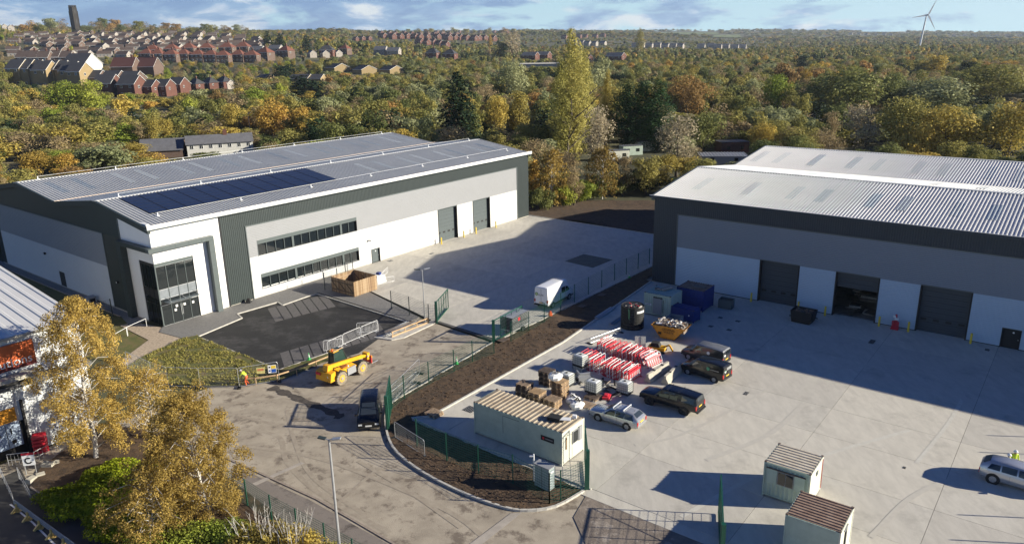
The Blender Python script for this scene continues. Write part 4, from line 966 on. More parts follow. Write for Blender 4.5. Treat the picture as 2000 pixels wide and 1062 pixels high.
def shrub(name, kind, p, w, d, h, n, sz, seed, label, cat='shrub', nb=16, twigs=0, droop=0, group=None):
    R = random.Random(seed); B = []
    for i in range(nb):
        a = R.uniform(0, 6.28); r = sqrt(R.random()); s = R.uniform(.16, .26)
        B.append(((cos(a)*r*w*.38, sin(a)*r*d*.38, h*R.uniform(.25, .72)*(1-r*.35)), (w*s, d*s, h*.28)))
    me = leafcloud(name+'_leaves', LM[kind], n, sz, B, seed, droop=droop); t = thing(name, label, cat, p, 0, group)
    o = bpy.data.objects.new('foliage', me); COL.objects.link(o); setpar(o, t)
    b = MB()
    for k in range(max(6, twigs)):
        a = R.uniform(0, 6.28); r = R.uniform(0, .3); e = V((cos(a)*w*R.uniform(.1, .45), sin(a)*d*R.uniform(.1, .45), h*R.uniform(.7, 1.35 if twigs else .8)))
        s = V((cos(a)*r*w, sin(a)*r*d, 0)); m_ = s.lerp(e, .5)+V((0, 0, h*.1)); mt = m_birch if twigs else m_bark
        b.cyl(s, m_, .03, mt, 5, .018, cap=False); b.cyl(m_, e, .018, mt, 4, .006, cap=False)
        for _ in range(3 if twigs else 0):
            q = m_.lerp(e, R.random()); b.cyl(q, q+V((R.gauss(0, .22), R.gauss(0, .22), .35)), .010, mt, 3, .004, cap=False)
    b.build('stem', t); return t
def near_plants():
    birch(V((-32.6, 51.6, .1)), 13.2, 5.6, 1, 'tall golden birch in front of the orange sign building', 42000, (.2, .5), .10)
    birch(V((-20.6, 43.2, .1)), 8.9, 5.4, 2, 'golden birch on the kerb at the bottom left, in front of the road', 54000, (-.9, .7), .09, low=.02)
    birch(V((-23.2, 41.0, .1)), 5.2, 4.8, 3, 'smaller birch left of and behind the bottom birch', 20000, (.2, .2), .09, low=.02)
    birch(V((-29.5, 54.5, .1)), 6.0, 4.0, 4, 'thin birch between the tall birch and the road', 9000, (.2, .2), .10)
    for k, (q, w, d, h) in enumerate((((170, 985), 7.2, 4.6, 1.3), ((250, 1030), 6.2, 4.0, 1.2), ((245, 935), 5.5, 3.4, 1.5))):
        shrub('juniper_bush', 'juniper', G(*q), w, d, h, 17000, .15, 20+k, ('wide lime-green juniper in the planting bed by the guard rail', 'shaded juniper at the bottom of the planting bed', 'juniper behind the wide one, below the tall birch')[k], 'bush', 26)
    for k, (q, w, h, kd) in enumerate((((425, 1070), 5, 2.0, 'lime'), ((505, 1075), 4.5, 2.2, 'yellow'), ((575, 1090), 4.5, 2.4, 'yellow'), ((330, 1085), 5.5, 2.2, 'lime'), ((640, 1110), 3.6, 1.8, 'olive'))):
        shrub('bed_shrub', kd, G(*q), w, w*.8, h, 5200, .12, 40+k, ('green shrub under the bottom birch', 'twiggy yellow shrub against the mesh fence', 'twiggy yellow shrub with white stems at the bottom edge', 'green shrub at the bottom edge left of the birch', 'low olive shrub beside the lamp column foot')[k], twigs=26 if kd == 'yellow' else 0)
    # edge of the wood by the bare earth
    edge = [((1045, 400), 40, 310, 'gold'), ((1078, 405), 56, 292, 'birch'), ((1120, 402), 44, 320, 'brown'), ((1176, 388), 66, 288, 'birch'), ((1215, 382), 50, 300, 'brown'), ((1262, 380), 60, 298, 'olive'), ((1300, 372), 60, 300, 'yellow'), ((1340, 360), 60, 300, 'yellow')]
    for k, (q, wp, ty, kd) in enumerate(edge):
        p = G(*q); D = (p-CAM).dot(FWD)
        if kd == 'birch':
            t = birch(p, (q[1]-ty)*D/FPX, wp*D/FPX, 60+k, ('white-stemmed golden birch', 'second white-stemmed birch')[k > 2]+(' nearest the left warehouse end wall' if k < 2 else ' midway along the edge of the bare earth'), 4200, (0, 0), .30)
        else: tree(kd, 'tall', p, wp*D/FPX, (q[1]-ty)*D/FPX, '%s tree at the edge of the bare earth, %s from the left warehouse' % ({'gold': 'golden', 'brown': 'bare brown', 'olive': 'olive', 'yellow': 'yellow'}[kd], ('first', 'second', 'third', 'fourth', 'fifth', 'sixth', 'seventh', 'eighth')[k]))
    for k, (q, wp, hp, kd) in enumerate((((1055, 410), 50, 44, 'green'), ((1100, 402), 56, 46, 'lime'), ((1140, 395), 50, 42, 'lime'), ((1165, 386), 56, 44, 'green'), ((1205, 380), 50, 36, 'green'), ((1240, 374), 60, 40, 'green'))):
        p = G(*q); D = (p-CAM).dot(FWD)
        tree(kd, 'bush', p, wp*D/FPX, hp*D/FPX, '%s bush at the foot of the wood edge, %s from the left warehouse' % ('light green' if kd == 'lime' else 'dark green', ('first', 'second', 'third', 'fourth', 'fifth', 'sixth')[k]), trunk=False)
# ---------------------------------------------------------------- houses of the town
m_brick = mat('red_brick', (.135, .058, .042), .9, var=.12, scale=.6); m_brick2 = mat('pale_brick', (.14, .095, .075), .9, var=.1, scale=.6); m_buff = mat('buff_brick', (.30, .22, .11), .9, var=.06, scale=.6)
m_slate = mat('dark_slate', (.055, .055, .06), .7, var=.12, scale=1); m_slate2 = mat('grey_slate', (.14, .14, .15), .7, var=.12, scale=1); m_tile = mat('brown_tile', (.10, .07, .058), .85, var=.12, scale=1); m_tiler = mat('red_tile', (.19, .07, .045), .85, var=.12, scale=1); m_tilem = mat('maroon_tile', (.10, .035, .03), .85, var=.12)
m_cream = mat('cream_wall', (.34, .30, .26), .8, var=.04)
HP = {}
HT = {  # width (ridge), depth, eaves, rise, wall, roof, hipped, chimneys, windows
 'buffgable': (7, 10, 8.0, 3.8, m_buff, m_slate, 0, 0, 2), 'brickgable': (8, 9, 5.6, 3.4, m_brick, m_slate, 0, 0, 2), 'pinkgable': (9, 9, 5.2, 3.2, m_brick2, m_slate, 0, 0, 1),
 'semi': (9, 8, 5.2, 3.2, m_brick2, m_tiler, 1, 1, 3), 'bungalow': (12, 9, 2.3, 2.9, m_brick2, m_tile, 0, 0, 2), 'bungalowg': (13, 8, 2.6, 3.0, m_cream, m_tile, 0, 0, 2), 'redhouse': (11, 9, 4.2, 4.0, m_brick, m_tiler, 0, 1, 2), 'longterrace': (11, 9, 5.4, 3.4, m_brick2, m_tile, 0, 1, 3),
 'white': (10, 9, 5.2, 3.4, m_cream, m_slate2, 0, 1, 3), 'bigwhite': (13, 14, 6.5, 5.2, mat('gable_white', (.55, .54, .5), .8), m_slate, 0, 0, 0), 'maroon': (12, 10, 5.4, 4.6, m_brick2, m_tilem, 0, 1, 0), 'barn': (16, 10, 4.4, 3.0, m_brick, m_slate2, 0, 0, 3), 'shed': (14, 12, 3.0, 2.6, m_buff, m_slate, 0, 0, 0), 'grey': (11, 8, 4.6, 2.8, m_cream, m_slate2, 0, 0, 2), 'villa': (10, 8, 5.0, 3.4, m_brick, m_slate, 1, 1, 2), 'whitegable': (7, 7, 4.6, 3.2, m_cream, m_tile, 0, 0, 1)}
def house_proto(ty):
    if ty in HP: return HP[ty]
    w, d, he, hr, wm, rm, hip, ch, nw = HT[ty]; a, c = w/2, d/2; b = MB()
    b.box(-a, a, -c, c, -3, he, wm)
    if not hip:
        for s in (-1, 1): b.poly([(s*a, -c*s, he), (s*a, c*s, he), (s*a, 0, he+hr)], wm)
    parts = [('wall', b.mesh('wall'), (0, 0, 0), None)]
    b = MB(); o = .35; e = he-.12; k = a-c*.9 if hip else a+.2; lo = -.0
    R = [(-a-.3, -c-o, e), (a+.3, -c-o, e), (a+.3, c+o, e), (-a-.3, c+o, e), (-k, 0, he+hr+.1), (k, 0, he+hr+.1)]
    b.poly([R[0], R[1], R[5], R[4]], rm); b.poly([R[2], R[3], R[4], R[5]], rm)
    if hip: b.poly([R[1], R[2], R[5]], rm); b.poly([R[3], R[0], R[4]], rm)
    dn = V((0, 0, -.16)); b.poly([V(R[1])+dn, V(R[0])+dn, V(R[4])+dn, V(R[5])+dn], rm); b.poly([V(R[3])+dn, V(R[2])+dn, V(R[5])+dn, V(R[4])+dn], rm)
    for i, j in ((0, 1), (2, 3)): b.poly([V(R[i])+dn, V(R[j])+dn, V(R[j]), V(R[i])], m_wht)
    if not hip:
        for i, j, q in ((1, 5, 1), (5, 2, 1), (3, 4, 1), (4, 0, 1)): b.poly([V(R[i])+dn, V(R[j])+dn, V(R[j]), V(R[i])], m_wht)
    parts.append(('roof', b.mesh('roof'), (0, 0, 0), None)); chs = []
    if ch:
        b = MB(); b.box(-.45, .45, -.35, .35, -1.5, 1.3, m_brick); b.box(-.5, .5, -.4, .4, 1.3, 1.42, m_stone); b.cyl((-.2, 0, 1.42), (-.2, 0, 1.8), .12, m_brick, 6); b.cyl((.2, 0, 1.42), (.2, 0, 1.8), .12, m_brick, 6); chs = [('chimney', b.mesh('chimney'), (k*.6, 0, he+hr), 'roof')]
    if nw:
        b = MB(); b.box(-.6, .6, -.03, .03, 0, 1.15, m_wht); b.box(-.52, -.04, -.05, -.03, .08, 1.07, m_glass); b.box(.04, .52, -.05, -.03, .08, 1.07, m_glass); wmsh = b.mesh('window')
        for i in range(nw):
            x = -a+w*(i+.5)/nw
            parts.append(('window', wmsh, (x, -c-.02, he-1.7), None))
            if he > 4.5: parts.append(('window', wmsh, (x, -c-.02, .9), None))
        parts.append(('gable_window', wmsh, (a+.02, -c*.3, he-1.9), 'g'))
        b = MB(); b.box(-.45, .45, -.05, .02, 0, 2.05, m_slate2); parts.append(('door', b.mesh('door'), (w*.0 if nw % 2 == 0 else w*.18, -c-.02, 0), None))
    HP[ty] = (parts, chs); return HP[ty]
HS = HIT
def house(ty, p, rz, label, s=1.0, group=None, cat='house'):
    parts, chs = house_proto(ty); t = thing('house' if cat == 'house' else cat, label, cat, p, rz, group); t.scale = (s, s, s); roof = None
    for nm, me, loc, fl in parts:
        o = bpy.data.objects.new('window' if nm == 'gable_window' else nm, me); COL.objects.link(o); setpar(o, t); o.location = loc
        if fl == 'g': o.rotation_euler = (0, 0, pi/2)
        if nm == 'roof': roof = o
    for nm, me, loc, _ in chs:
        o = bpy.data.objects.new(nm, me); COL.objects.link(o); setpar(o, roof); o.location = loc
    return t
ORD = ['first', 'second', 'third', 'fourth', 'fifth', 'sixth', 'seventh', 'eighth', 'ninth', 'tenth', 'eleventh', 'twelfth', 'thirteenth', 'fourteenth', 'fifteenth', 'sixteenth', 'seventeenth', 'eighteenth', 'nineteenth', 'twentieth']
# (type, x0, y0, x1, y1, count, width px, turn deg, label)
ROWS = [
 ('buffgable', 44, 168, 165, 174, 8, 36, -8, 'buff-gabled house with a black roof, %s from the left of the terrace'),
 ('pinkgable', 190, 176, 262, 176, 3, 42, -8, 'pink-gabled black-roofed house, %s from the left behind the red brick front row'),
 ('brickgable', 215, 189, 262, 190, 2, 42, -8, 'red brick house with a grey roof, %s from the left of the low front row'),
 ('brickgable', 297, 190, 352, 186, 3, 36, -14, 'tall red brick house with white windows, %s from the left of the row of three'),
 ('bigwhite', 165, 150, 166, 150, 1, 62, -12, 'big white-gabled house with a black roof above the terraces, %s of its kind'),
 ('maroon', 250, 150, 292, 152, 2, 54, -6, 'dark maroon-roofed brick building, %s from the left behind the terraces'),
 ('longterrace', 62, 132, 128, 132, 4, 42, 4, 'brown-roofed terrace house, %s from the left in the long terrace'),
 ('villa', 385, 178, 440, 175, 3, 36, -35, 'dark-roofed brick villa, %s from the left beside the white gable end'),
 ('white', 446, 174, 447, 174, 1, 26, -35, 'white gable-ended house below the red-roofed houses, %s of its kind'),
 ('semi', 288, 121, 492, 123, 9, 26, -4, 'red-roofed brick semi, %s from the left in the front row of red roofs'),
 ('semi', 300, 112, 480, 108, 6, 26, -2, 'red-roofed brick semi, %s from the left in the second row of red roofs'),
 ('semi', 520, 118, 560, 115, 2, 36, -20, 'red hipped-roof semi, %s from the left right of the long red-roofed row'),
 ('whitegable', 10, 60, 22, 62, 2, 16, -50, 'white gabled house at the far left skyline, %s from the left'),
 ('redhouse', 24, 52, 60, 50, 3, 20, -10, 'long red brick building on the far left skyline, %s block from the left'),
 ('grey', 505, 108, 540, 106, 2, 28, -15, 'grey-roofed house above the red semis, %s from the left'),
 ('white', 610, 114, 660, 112, 3, 20, -55, 'white gabled cottage, %s from the left in the small group near the dark hedge'),
 ('semi', 675, 108, 684, 108, 1, 24, -20, 'red-roofed cottage beside the white cottages, %s of its kind'),
 ('villa', 640, 112, 641, 112, 1, 34, -5, 'black-roofed house with chimneys among the white cottages, %s of its kind'),
 ('villa', 846, 116, 880, 118, 2, 34, -20, 'dark-roofed brick villa, %s from the left at the foot of the red estate'),
 ('grey', 745, 108, 770, 110, 2, 28, -15, 'grey-roofed house, %s from the left left of the dark villas'),
 ('redhouse', 695, 80, 720, 80, 3, 14, -40, 'bright red-roofed house at the left end of the far red estate, %s from the left'),
 ('redhouse', 750, 76, 865, 78, 9, 20, -40, 'red brick house, %s from the left in the lowest row of the far red estate'),
 ('redhouse', 745, 70, 890, 71, 11, 18, -45, 'red brick house, %s from the left in the middle row of the far red estate'),
 ('redhouse', 820, 87, 870, 92, 5, 20, -40, 'red brick house, %s from the left on the slope below the far red estate'),
 ('redhouse', 840, 66, 990, 66, 12, 16, -40, 'red brick house, %s from the left in the top row of the far red estate'),
 ('redhouse', 875, 79, 960, 80, 8, 19, -45, 'red brick house, %s from the left in the row before the golden spire tree'),
 ('redhouse', 1100, 76, 1175, 74, 6, 14, -30, 'red brick house, %s from the left in the far row right of the tallest poplar'),
 ('grey', 1110, 88, 1175, 90, 6, 16, -35, 'grey-roofed house, %s from the left in the far row right of the tallest poplar'),
 ('grey', 1240, 93, 1330, 95, 7, 17, -30, 'grey-roofed house, %s from the left in the far estate near the slim plain poplar'),
 ('grey', 1370, 95, 1450, 97, 6, 17, -25, 'grey-roofed house, %s from the left in the far estate right of centre'),
 ('barn', 1036, 118, 1060, 117, 2, 36, -30, 'red brick barn with a grey roof, %s from the left beside the tallest poplar'),
 ('barn', 1203, 119, 1204, 119, 1, 40, -35, 'lone red brick barn with a grey roof on the plain, %s of its kind'),
 ('redhouse', 1150, 118, 1151, 118, 1, 16, -60, 'small orange-red gable right of the tallest poplar, %s of its kind'),
 ('shed', 520, 155, 521, 155, 1, 34, -35, 'low white-gabled roof half hidden left of the dark hedge, %s of its kind'),
 ('shed', 590, 162, 615, 162, 2, 44, -10, 'wide dark low roof behind the dark hedge, %s from the left'),
 ('shed', 660, 142, 765, 146, 3, 50, -50, 'dark-roofed building with a beige gable in the middle wood, %s from the left'),
 ('grey', 1660, 69, 1740, 70, 6, 10, -30, 'pale house, %s from the left on the far right plain'),
 ('grey', 1860, 72, 1990, 73, 7, 12, -20, 'pale house, %s from the left near the right edge of the far plain'),
]
for k_, (y_, xa, xb, n_, wp_) in enumerate(((66, 150, 420, 11, 17), (70, 60, 440, 15, 18), (74, 40, 470, 16, 19), (78.5, 60, 500, 16, 21), (83, 30, 500, 16, 22), (87.5, 60, 520, 16, 24), (92, 90, 500, 14, 25), (97, 200, 500, 11, 26), (103, 30, 250, 8, 27), (111, 30, 240, 7, 29))):
    ROWS.append(('bungalowg' if k_ % 2 else 'bungalow', xa, y_, xb, y_+1.5, n_, wp_, -14, '%s, %%s from the left in the %s row down the hillside' % ('cream-gabled bungalow' if k_ % 2 else 'brown-roofed bungalow', ORD[k_])))
def town():
    for ty, x0, y0, x1, y1, n, wpx, rot, lab in ROWS:
        W_, D_, he, hr = HT[ty][:4]
        for i in range(n):
            f = i/max(1, n-1); x = x0+(x1-x0)*f; y = y0+(y1-y0)*f+random.uniform(-1, 1); x += random.uniform(-3, 3) if n > 5 else 0; p = HIT(x, y); D = (p-CAM).dot(FWD); Y = p.y
            span = W_*abs(cos(radians(rot)))+D_*abs(sin(radians(rot))); s = min(1.7, max(.75, (wpx*D/FPX)/span))
            house(ty, p, radians(rot+(random.choice((-14, 0, 30, 36)) if 'bungalow' in ty else random.uniform(-3, 3))), lab % ORD[i], s)
            hp = (he+hr)*s*FPX/D; BOX.append((x-wpx*.5, x+wpx*.5, y-hp, y, Y))
    # slate barn and white terrace behind the left warehouse
    p = HIT(322, 305); D = (p-CAM).dot(FWD)
    b = MB(); w, d, he, hr = 12.5, 8.5, 3.4, 3.4
    for nm, q, lab, w, d, he, hr, wm, n, rot in (('house', (322, 305), 'slate-roofed barn peeping over the left warehouse roof', 12, 9, 2.4, 3.0, m_brick2, 0, 14), ('house', (432, 300), 'white-walled terrace with a slate roof and a red chimney over the left warehouse', 19, 6.5, 3.8, 2.2, mat('gable_white', (0, 0, 0)), 7, 22)):
        p = G(*q); t = thing(nm, lab, 'house', p, radians(rot)); a, c = w/2, d/2
        b = MB(); b.box(-a, a, -c, c, 0, he, wm)
        for s in (-1, 1): b.poly([(s*a, -c*s, he), (s*a, c*s, he), (s*a, 0, he+hr)], wm)
        b.build('wall', t); b = MB(); R = [(-a-.3, -c-.4, he-.2), (a+.3, -c-.4, he-.2), (a+.3, 0, he+hr), (-a-.3, 0, he+hr), (a+.3, c+.4, he-.2), (-a-.3, c+.4, he-.2)]
        b.poly(R[:4], m_slate2); b.poly([R[2], R[4], R[5], R[3]], m_slate2); dn = V((0, 0, -.15)); b.poly([V(R[0])+dn, V(R[1])+dn, R[1], R[0]], m_slate); r = b.build('roof', t)
        if n:
            b = MB(); b.box(1.2, 2.3, -.5, .5, he+hr-1, he+hr+1.4, m_brick); b.build('chimney', r)
            for i in range(n):
                x = -a+w*(i+.5)/n; b = MB(); b.box(x-.55, x+.55, -c-.05, -c+.02, he-1.7, he-.5, m_wht); wdw = b.build('window', t); b = MB(); b.box(x-.45, x-.05, -c-.07, -c-.05, he-1.6, he-.6, m_glass); b.box(x+.05, x+.45, -c-.07, -c-.05, he-1.6, he-.6, m_glass); b.build('pane', wdw)
        D = (p-CAM).dot(FWD); BOX.append((q[0]-w*.5*FPX/D, q[0]+w*.5*FPX/D, q[1]-(he+hr)*FPX/D, q[1], p.y))
    # church tower
    p = HIT(150, 64); D = (p-CAM).dot(FWD); s = D/FPX; W_ = 12*s; Hh = 52*s
    t = thing('church_tower', 'dark ruined-looking square stone church tower on the hill skyline', 'tower', (p.x, p.y, p.z-2), radians(-25)); mst = mat('tower_stone', (.034, .028, .022), .95, var=.2, scale=.2)
    b = MB(); a = W_*.42; b.box(-a, a, -a, a, 0, Hh*.93, mst)
    for sx_ in (-1, 1):
        for sy_ in (-1, 1): b.box(sx_*a-(.12*a if sx_ > 0 else .12*a), sx_*a+.12*a, sy_*a-.12*a, sy_*a+.12*a, 0, Hh*.8, mst)
    b.build('wall', t)
    b = MB()
    for k in range(5):
        for e in range(4):
            c = -a+2*a*(k+.3)/5; w2 = a*.2
            q = [(c, -a, c+w2, -a+.5), (c, a-.5, c+w2, a), (-a, c, -a+.5, c+w2), (a-.5, c, a, c+w2)][e]; b.box(q[0], q[2], q[1], q[3], Hh*.93, Hh, mst)
    b.build('battlement', t)
    for z in (.35, .7):
        b = MB(); b.box(-a*.22, a*.22, -a-.06, -a+.1, Hh*z, Hh*(z+.14), m_black); b.box(a-.1, a+.06, -a*.22, a*.22, Hh*z, Hh*(z+.14), m_black); b.build('belfry_opening', t)
    BOX.append((140, 160, 12, 45, p.y)); BOX.append((1795, 1812, 30, 82, 1500))
    # wind turbine
    p = AT(1797, 84, 1500); t = thing('wind_turbine', 'white three-bladed wind turbine on the plain at the right', 'turbine', (p.x, p.y, p.z-5)); s = 1500/FPX; Hh = 48*s+5
    mw = mat('turbine_white', (.75, .76, .78), .4); b = MB(); b.cyl((0, 0, 0), (5.5, 0, Hh), 2.0, mw, 14, 1.1); b.build('tower', t)
    b = MB(); b.rbox((5.5, -1.0, Hh+1), (3.2, 8, 3.2), mw); b.build('nacelle', t)
    b = MB(); b.cyl((5.5, -5, Hh+1), (5.5, -7.5, Hh+1), 1.8, mw, 12, .7); hub = b.build('hub', t)
    for ang in (66, -58, 188):
        r = radians(ang); d = V((cos(r), 0, sin(r))); c = V((5.5, -6, Hh+1)); b = MB(); L = 30*s; q = V((-sin(r), 0, cos(r)))
        secs = [(.0, .8), (.12, 1.6), (.5, 1.1), (1, .25)]
        for (f0, w0), (f1, w1) in zip(secs[:-1], secs[1:]):
            A, B_ = c+d*L*f0, c+d*L*f1; b.hexa([A-q*w0+V((0, .25, 0)), B_-q*w1+V((0, .1, 0)), B_+q*w1+V((0, .1, 0)), A+q*w0+V((0, .25, 0)), A-q*w0-V((0, .25, 0)), B_-q*w1-V((0, .1, 0)), B_+q*w1-V((0, .1, 0)), A+q*w0-V((0, .25, 0))], mw)
        b.build('blade', t)
    # pale buildings and huts in the wood
    for q, w, d, h, rot, m1, m2, lab in (((1205, 312), 6, 3, 2.6, 15, m_cabw, m_lgrey, 'left hand pale cabin stored between the trees'), ((1232, 302), 6, 3, 2.6, 15, m_cabin, m_lgrey, 'middle pale green cabin stored between the trees'), ((1262, 294), 7, 3, 2.8, 15, m_cabw, m_lgrey, 'right hand white cabin stored between the trees'),
                                       ((1428, 296), 8, 6, 3.0, 5, m_brick, m_slate2, 'low brick hut with a grey roof behind the right warehouse'), ((1410, 318), 12, 8, 2.2, -8, m_lgrey, m_lgrey, 'pale flat-roofed shed just behind the right warehouse ridge')):
        p = G(*q); t = thing('cabin', lab, 'cabin', p, radians(rot)); b = MB(); b.box(-w/2, w/2, -d/2, d/2, 0, h, m1); b.build('wall', t)
        b = MB(); b.corr((-w/2-.1, -d/2-.1, h+.02), (1, 0, 0), (0, 1, 0), w+.2, d+.2, .8, .08, m2, (0, 0, 1)); b.build('roof', t)
        for k in (-.25, .25): b = MB(); b.box(w*k-.5, w*k+.5, -d/2-.05, -d/2, 1.0, 1.9, m_glass); b.build('window', t)
        D = (p-CAM).dot(FWD); BOX.append((q[0]-w*.5*FPX/D, q[0]+w*.5*FPX/D, q[1]-h*1.3*FPX/D, q[1]-4, p.y))
    # long pale shed left of the poplar and open tracks
    p = HIT(1052, 130); t = thing('shed', 'long low pale-roofed shed left of the tallest poplar', 'shed', p, radians(-4)); b = MB(); b.box(-28, 28, -8, 8, 0, 3, m_lgrey); b.build('wall', t); b = MB(); b.poly([(-29, -9, 3), (29, -9, 3), (29, 0, 4.2), (-29, 0, 4.2)], m_slabs[0]); b.poly([(29, 9, 3), (-29, 9, 3), (-29, 0, 4.2), (29, 0, 4.2)], m_slabs[0]); b.build('roof', t); BOX.append((1012, 1092, 122, 131, p.y))
    mt = mat('pale_track', (.30, .27, .20), .95, scale=.2, bump=.3); mg = mat('far_pasture', (.13, .165, .05), .95, scale=.01); mg2 = mat('far_stubble', (.24, .20, .10), .95, scale=.01)
    def patch(name, q, m, dz=.15):
        b = MB(); nseg = 12; top = [HIT(*q[0]), HIT(*q[1])]; bot = [HIT(*q[3]), HIT(*q[2])]
        for i in range(nseg):
            for j in range(3):
                c = []
                for (u_, v_) in ((i, j), (i+1, j), (i+1, j+1), (i, j+1)):
                    e = bot[0].lerp(bot[1], u_/nseg).lerp(top[0].lerp(top[1], u_/nseg), v_/3); c.append((e.x, e.y, gz(e.x, e.y)+dz))
                b.poly(c, m)
        b.build(name, kind='structure')
    patch('track', [(1890, 205), (2010, 203), (2010, 211), (1895, 213)], mt); patch('clearing', [(1520, 224), (1625, 222), (1660, 238), (1500, 240)], mt); patch('clearing', [(0, 318), (36, 318), (70, 345), (0, 345)], mg2); patch('clearing', [(215, 222), (330, 226), (340, 240), (220, 240)], mt)
    patch('far_field', [(1275, 65), (1400, 65), (1405, 69), (1275, 69)], mg, 3); patch('far_field', [(1395, 70), (1445, 69), (1450, 75), (1390, 75)], mg, 3); patch('far_field', [(1690, 60), (1760, 58), (1770, 64), (1680, 65)], mg2, 3)
    CLEAR.extend([(1885, 196, 2010, 222), (1500, 218, 1665, 246), (0, 315, 75, 350), (212, 218, 340, 246), (1275, 62, 1405, 71), (1388, 67, 1450, 77), (1680, 56, 1770, 67)])
# ---------------------------------------------------------------- vehicles (local: nose towards +x, z up)
def paint(name, col, metal=.3, rough=.25): 
    m = mat(name, col, rough, metal, var=.02)
    m.node_tree.nodes['Principled BSDF'].inputs['Coat Weight'].default_value = .6; return m
m_pblack = paint('paint_black', (.008, .009, .011)); m_psilver = paint('paint_silver', (.50, .51, .53), .6); m_pgrey = paint('paint_grey', (.05, .055, .062), .4); m_pwhite = paint('paint_white', (.80, .80, .80), 0); m_pdark = paint('paint_charcoal', (.018, .02, .02), .3)
m_screen = mat('sky_toned_glass', (.035, .045, .055), .08, var=.02, spec=.9); m_tail = mat('tail_light', (.45, .01, .01), .3); m_head = mat('head_light', (.65, .68, .70), .1); m_plate = mat('number_plate', (.75, .50, .05), .5); m_platew = mat('number_plate_white', (.75, .75, .72), .5); m_rim = mat('wheel_rim', (.42, .43, .44), .35, .6); m_roofg = mat('roof_silver', (.30, .31, .33), .35, .4)  # windscreen glass: sky reflection put into a paler base colour
def vehicle(name, label, cat, p, head, st, paintm, wheels, r, roofm=None, glass=(), shields=(), extras=None, plate='y'):
    """st: stations (x, z bottom, z belt, z roof, half width belt, half width roof), tail to nose"""
    t = thing(name, label, cat, p, head); b = MB(); loops = []
    for x, zb, zw, zr, wl, wr in st:
        h = [(0, zb), (wl-.12, zb), (wl, zb+.14), (wl+.015, (zb+zw)/2), (wl-.02, zw), (wr, zr-.06), (wr-.10, zr), (wr*.5, zr+.015)]
        loops.append([V((x, y, z)) for y, z in h]+[V((x, 0, zr+.02))]+[V((x, -y, z)) for y, z in h[:0:-1]])
    n = len(loops[0]); 
    for i in range(len(loops)-1):
        A, B_ = loops[i], loops[i+1]
        for j in range(n):
            k = (j+1) % n; mm = roofm if roofm and j in (5, 6, 7, 8, 9, 10) and min(st[i][3]-st[i][2], st[i+1][3]-st[i+1][2]) > .3 else paintm
            b.poly([A[j], A[k], B_[k], B_[j]][::-1], mm)
    b.poly(loops[0], paintm); b.poly(loops[-1][::-1], paintm)
    bo = b.build('body', t)
    bm = bmesh.new(); bm.from_mesh(bo.data); bmesh.ops.remove_doubles(bm, verts=bm.verts, dist=.0005); bmesh.ops.recalc_face_normals(bm, faces=bm.faces); bm.to_mesh(bo.data); bm.free()
    bo.data.polygons.foreach_set('use_smooth', [True]*len(bo.data.polygons))
    md = bo.modifiers.new('edge', 'EDGE_SPLIT'); md.split_angle = radians(38)
    def at(x, row):
        for i in range(len(st)-1):
            if st[i][0] <= x <= st[i+1][0]: f = (x-st[i][0])/(st[i+1][0]-st[i][0]); return loops[i][row].lerp(loops[i+1][row], f)
        return loops[-1][row]
    for (x0, x1, f0, f1, xs0, xs1) in glass:     # side panes, both flanks; xs shift of the top edge
        for s in (1, -1):
            g = MB(); q = []
            for x, f in ((x0, f0), (x1, f0), (x1+xs1, f1), (x0+xs0, f1)):
                v = at(x, 4).lerp(at(x, 5), f); q.append(V((v.x, (v.y+.014)*s, v.z+.006)))
            g.poly(q if s < 0 else q[::-1], m_glass); g.build('side_window', t)
    for (i, f0, f1, w, nm) in shields:   # screens between two stations
        a, c = loops[i], loops[i+1]; n_ = (c[6]-a[6]).cross(V((0, 1, 0))).normalized(); n_ = -n_ if n_.z < 0 else n_
        q = []
        for f, s in ((f0, 1), (f0, -1), (f1, -1), (f1, 1)):
            v = a[6].lerp(c[6], f); q.append(V((v.x, v.y*w*s, v.z+.01))+n_*.014)
        g = MB(); g.poly(q, m_screen); g.build(nm, t)
    wl = max(q[4] for q in st)
    for x in wheels:
        for s in (1, -1):
            a = MB(); a.cyl((x, s*(wl-.1), r), (x, s*(wl+.012), r), r+.07, m_black, 20); a.build('wheel_arch', t)
            w = MB(); w.cyl((x, s*(wl-.2), r), (x, s*(wl+.03), r), r, m_blk, 20); wo = w.build('wheel', t)
            w = MB(); w.cyl((x, s*(wl+.03), r), (x, s*(wl+.037), r), r*.62, m_rim if paintm is not m_pblack else m_pdark, 16)
            for k in range(5): w.rbox((x+cos(k*1.257)*r*.38, s*(wl+.042), r+sin(k*1.257)*r*.38), (r*.42, .012, .05), m_steel if paintm is not m_pblack else m_pgrey, ry=-k*1.257)
            w.build('rim', wo)
    L0, L1 = st[0], st[-1]
    for s in (1, -1):
        g = MB(); g.box(L0[0]-.02, L0[0]+.12, s*(L0[4]-.18) if s > 0 else s*(L0[4]+.012), s*(L0[4]+.012) if s > 0 else s*(L0[4]-.18), L0[2]-.38, L0[2]-.02, m_tail); g.build('tail_light', t)
        g = MB(); x = L1[0]; y0, y1 = sorted((s*(L1[4]-.32), s*(L1[4]-.02))); g.box(x-.1, x+.015, y0, y1, L1[2]-.22, L1[2]-.08, m_head); g.build('headlight', t)
        k = max(i for i in range(len(st)) if st[i][3]-st[i][2] > .3); x = st[min(k+1, len(st)-1)][0]; g = MB(); y0 = s*(wl+.0); y1 = s*(wl+.2); y0, y1 = sorted((y0, y1)); g.box(x-.12-.25, x-.25, y0, y1, st[k][2]-.02, st[k][2]+.15, paintm); g.build('door_mirror', t)
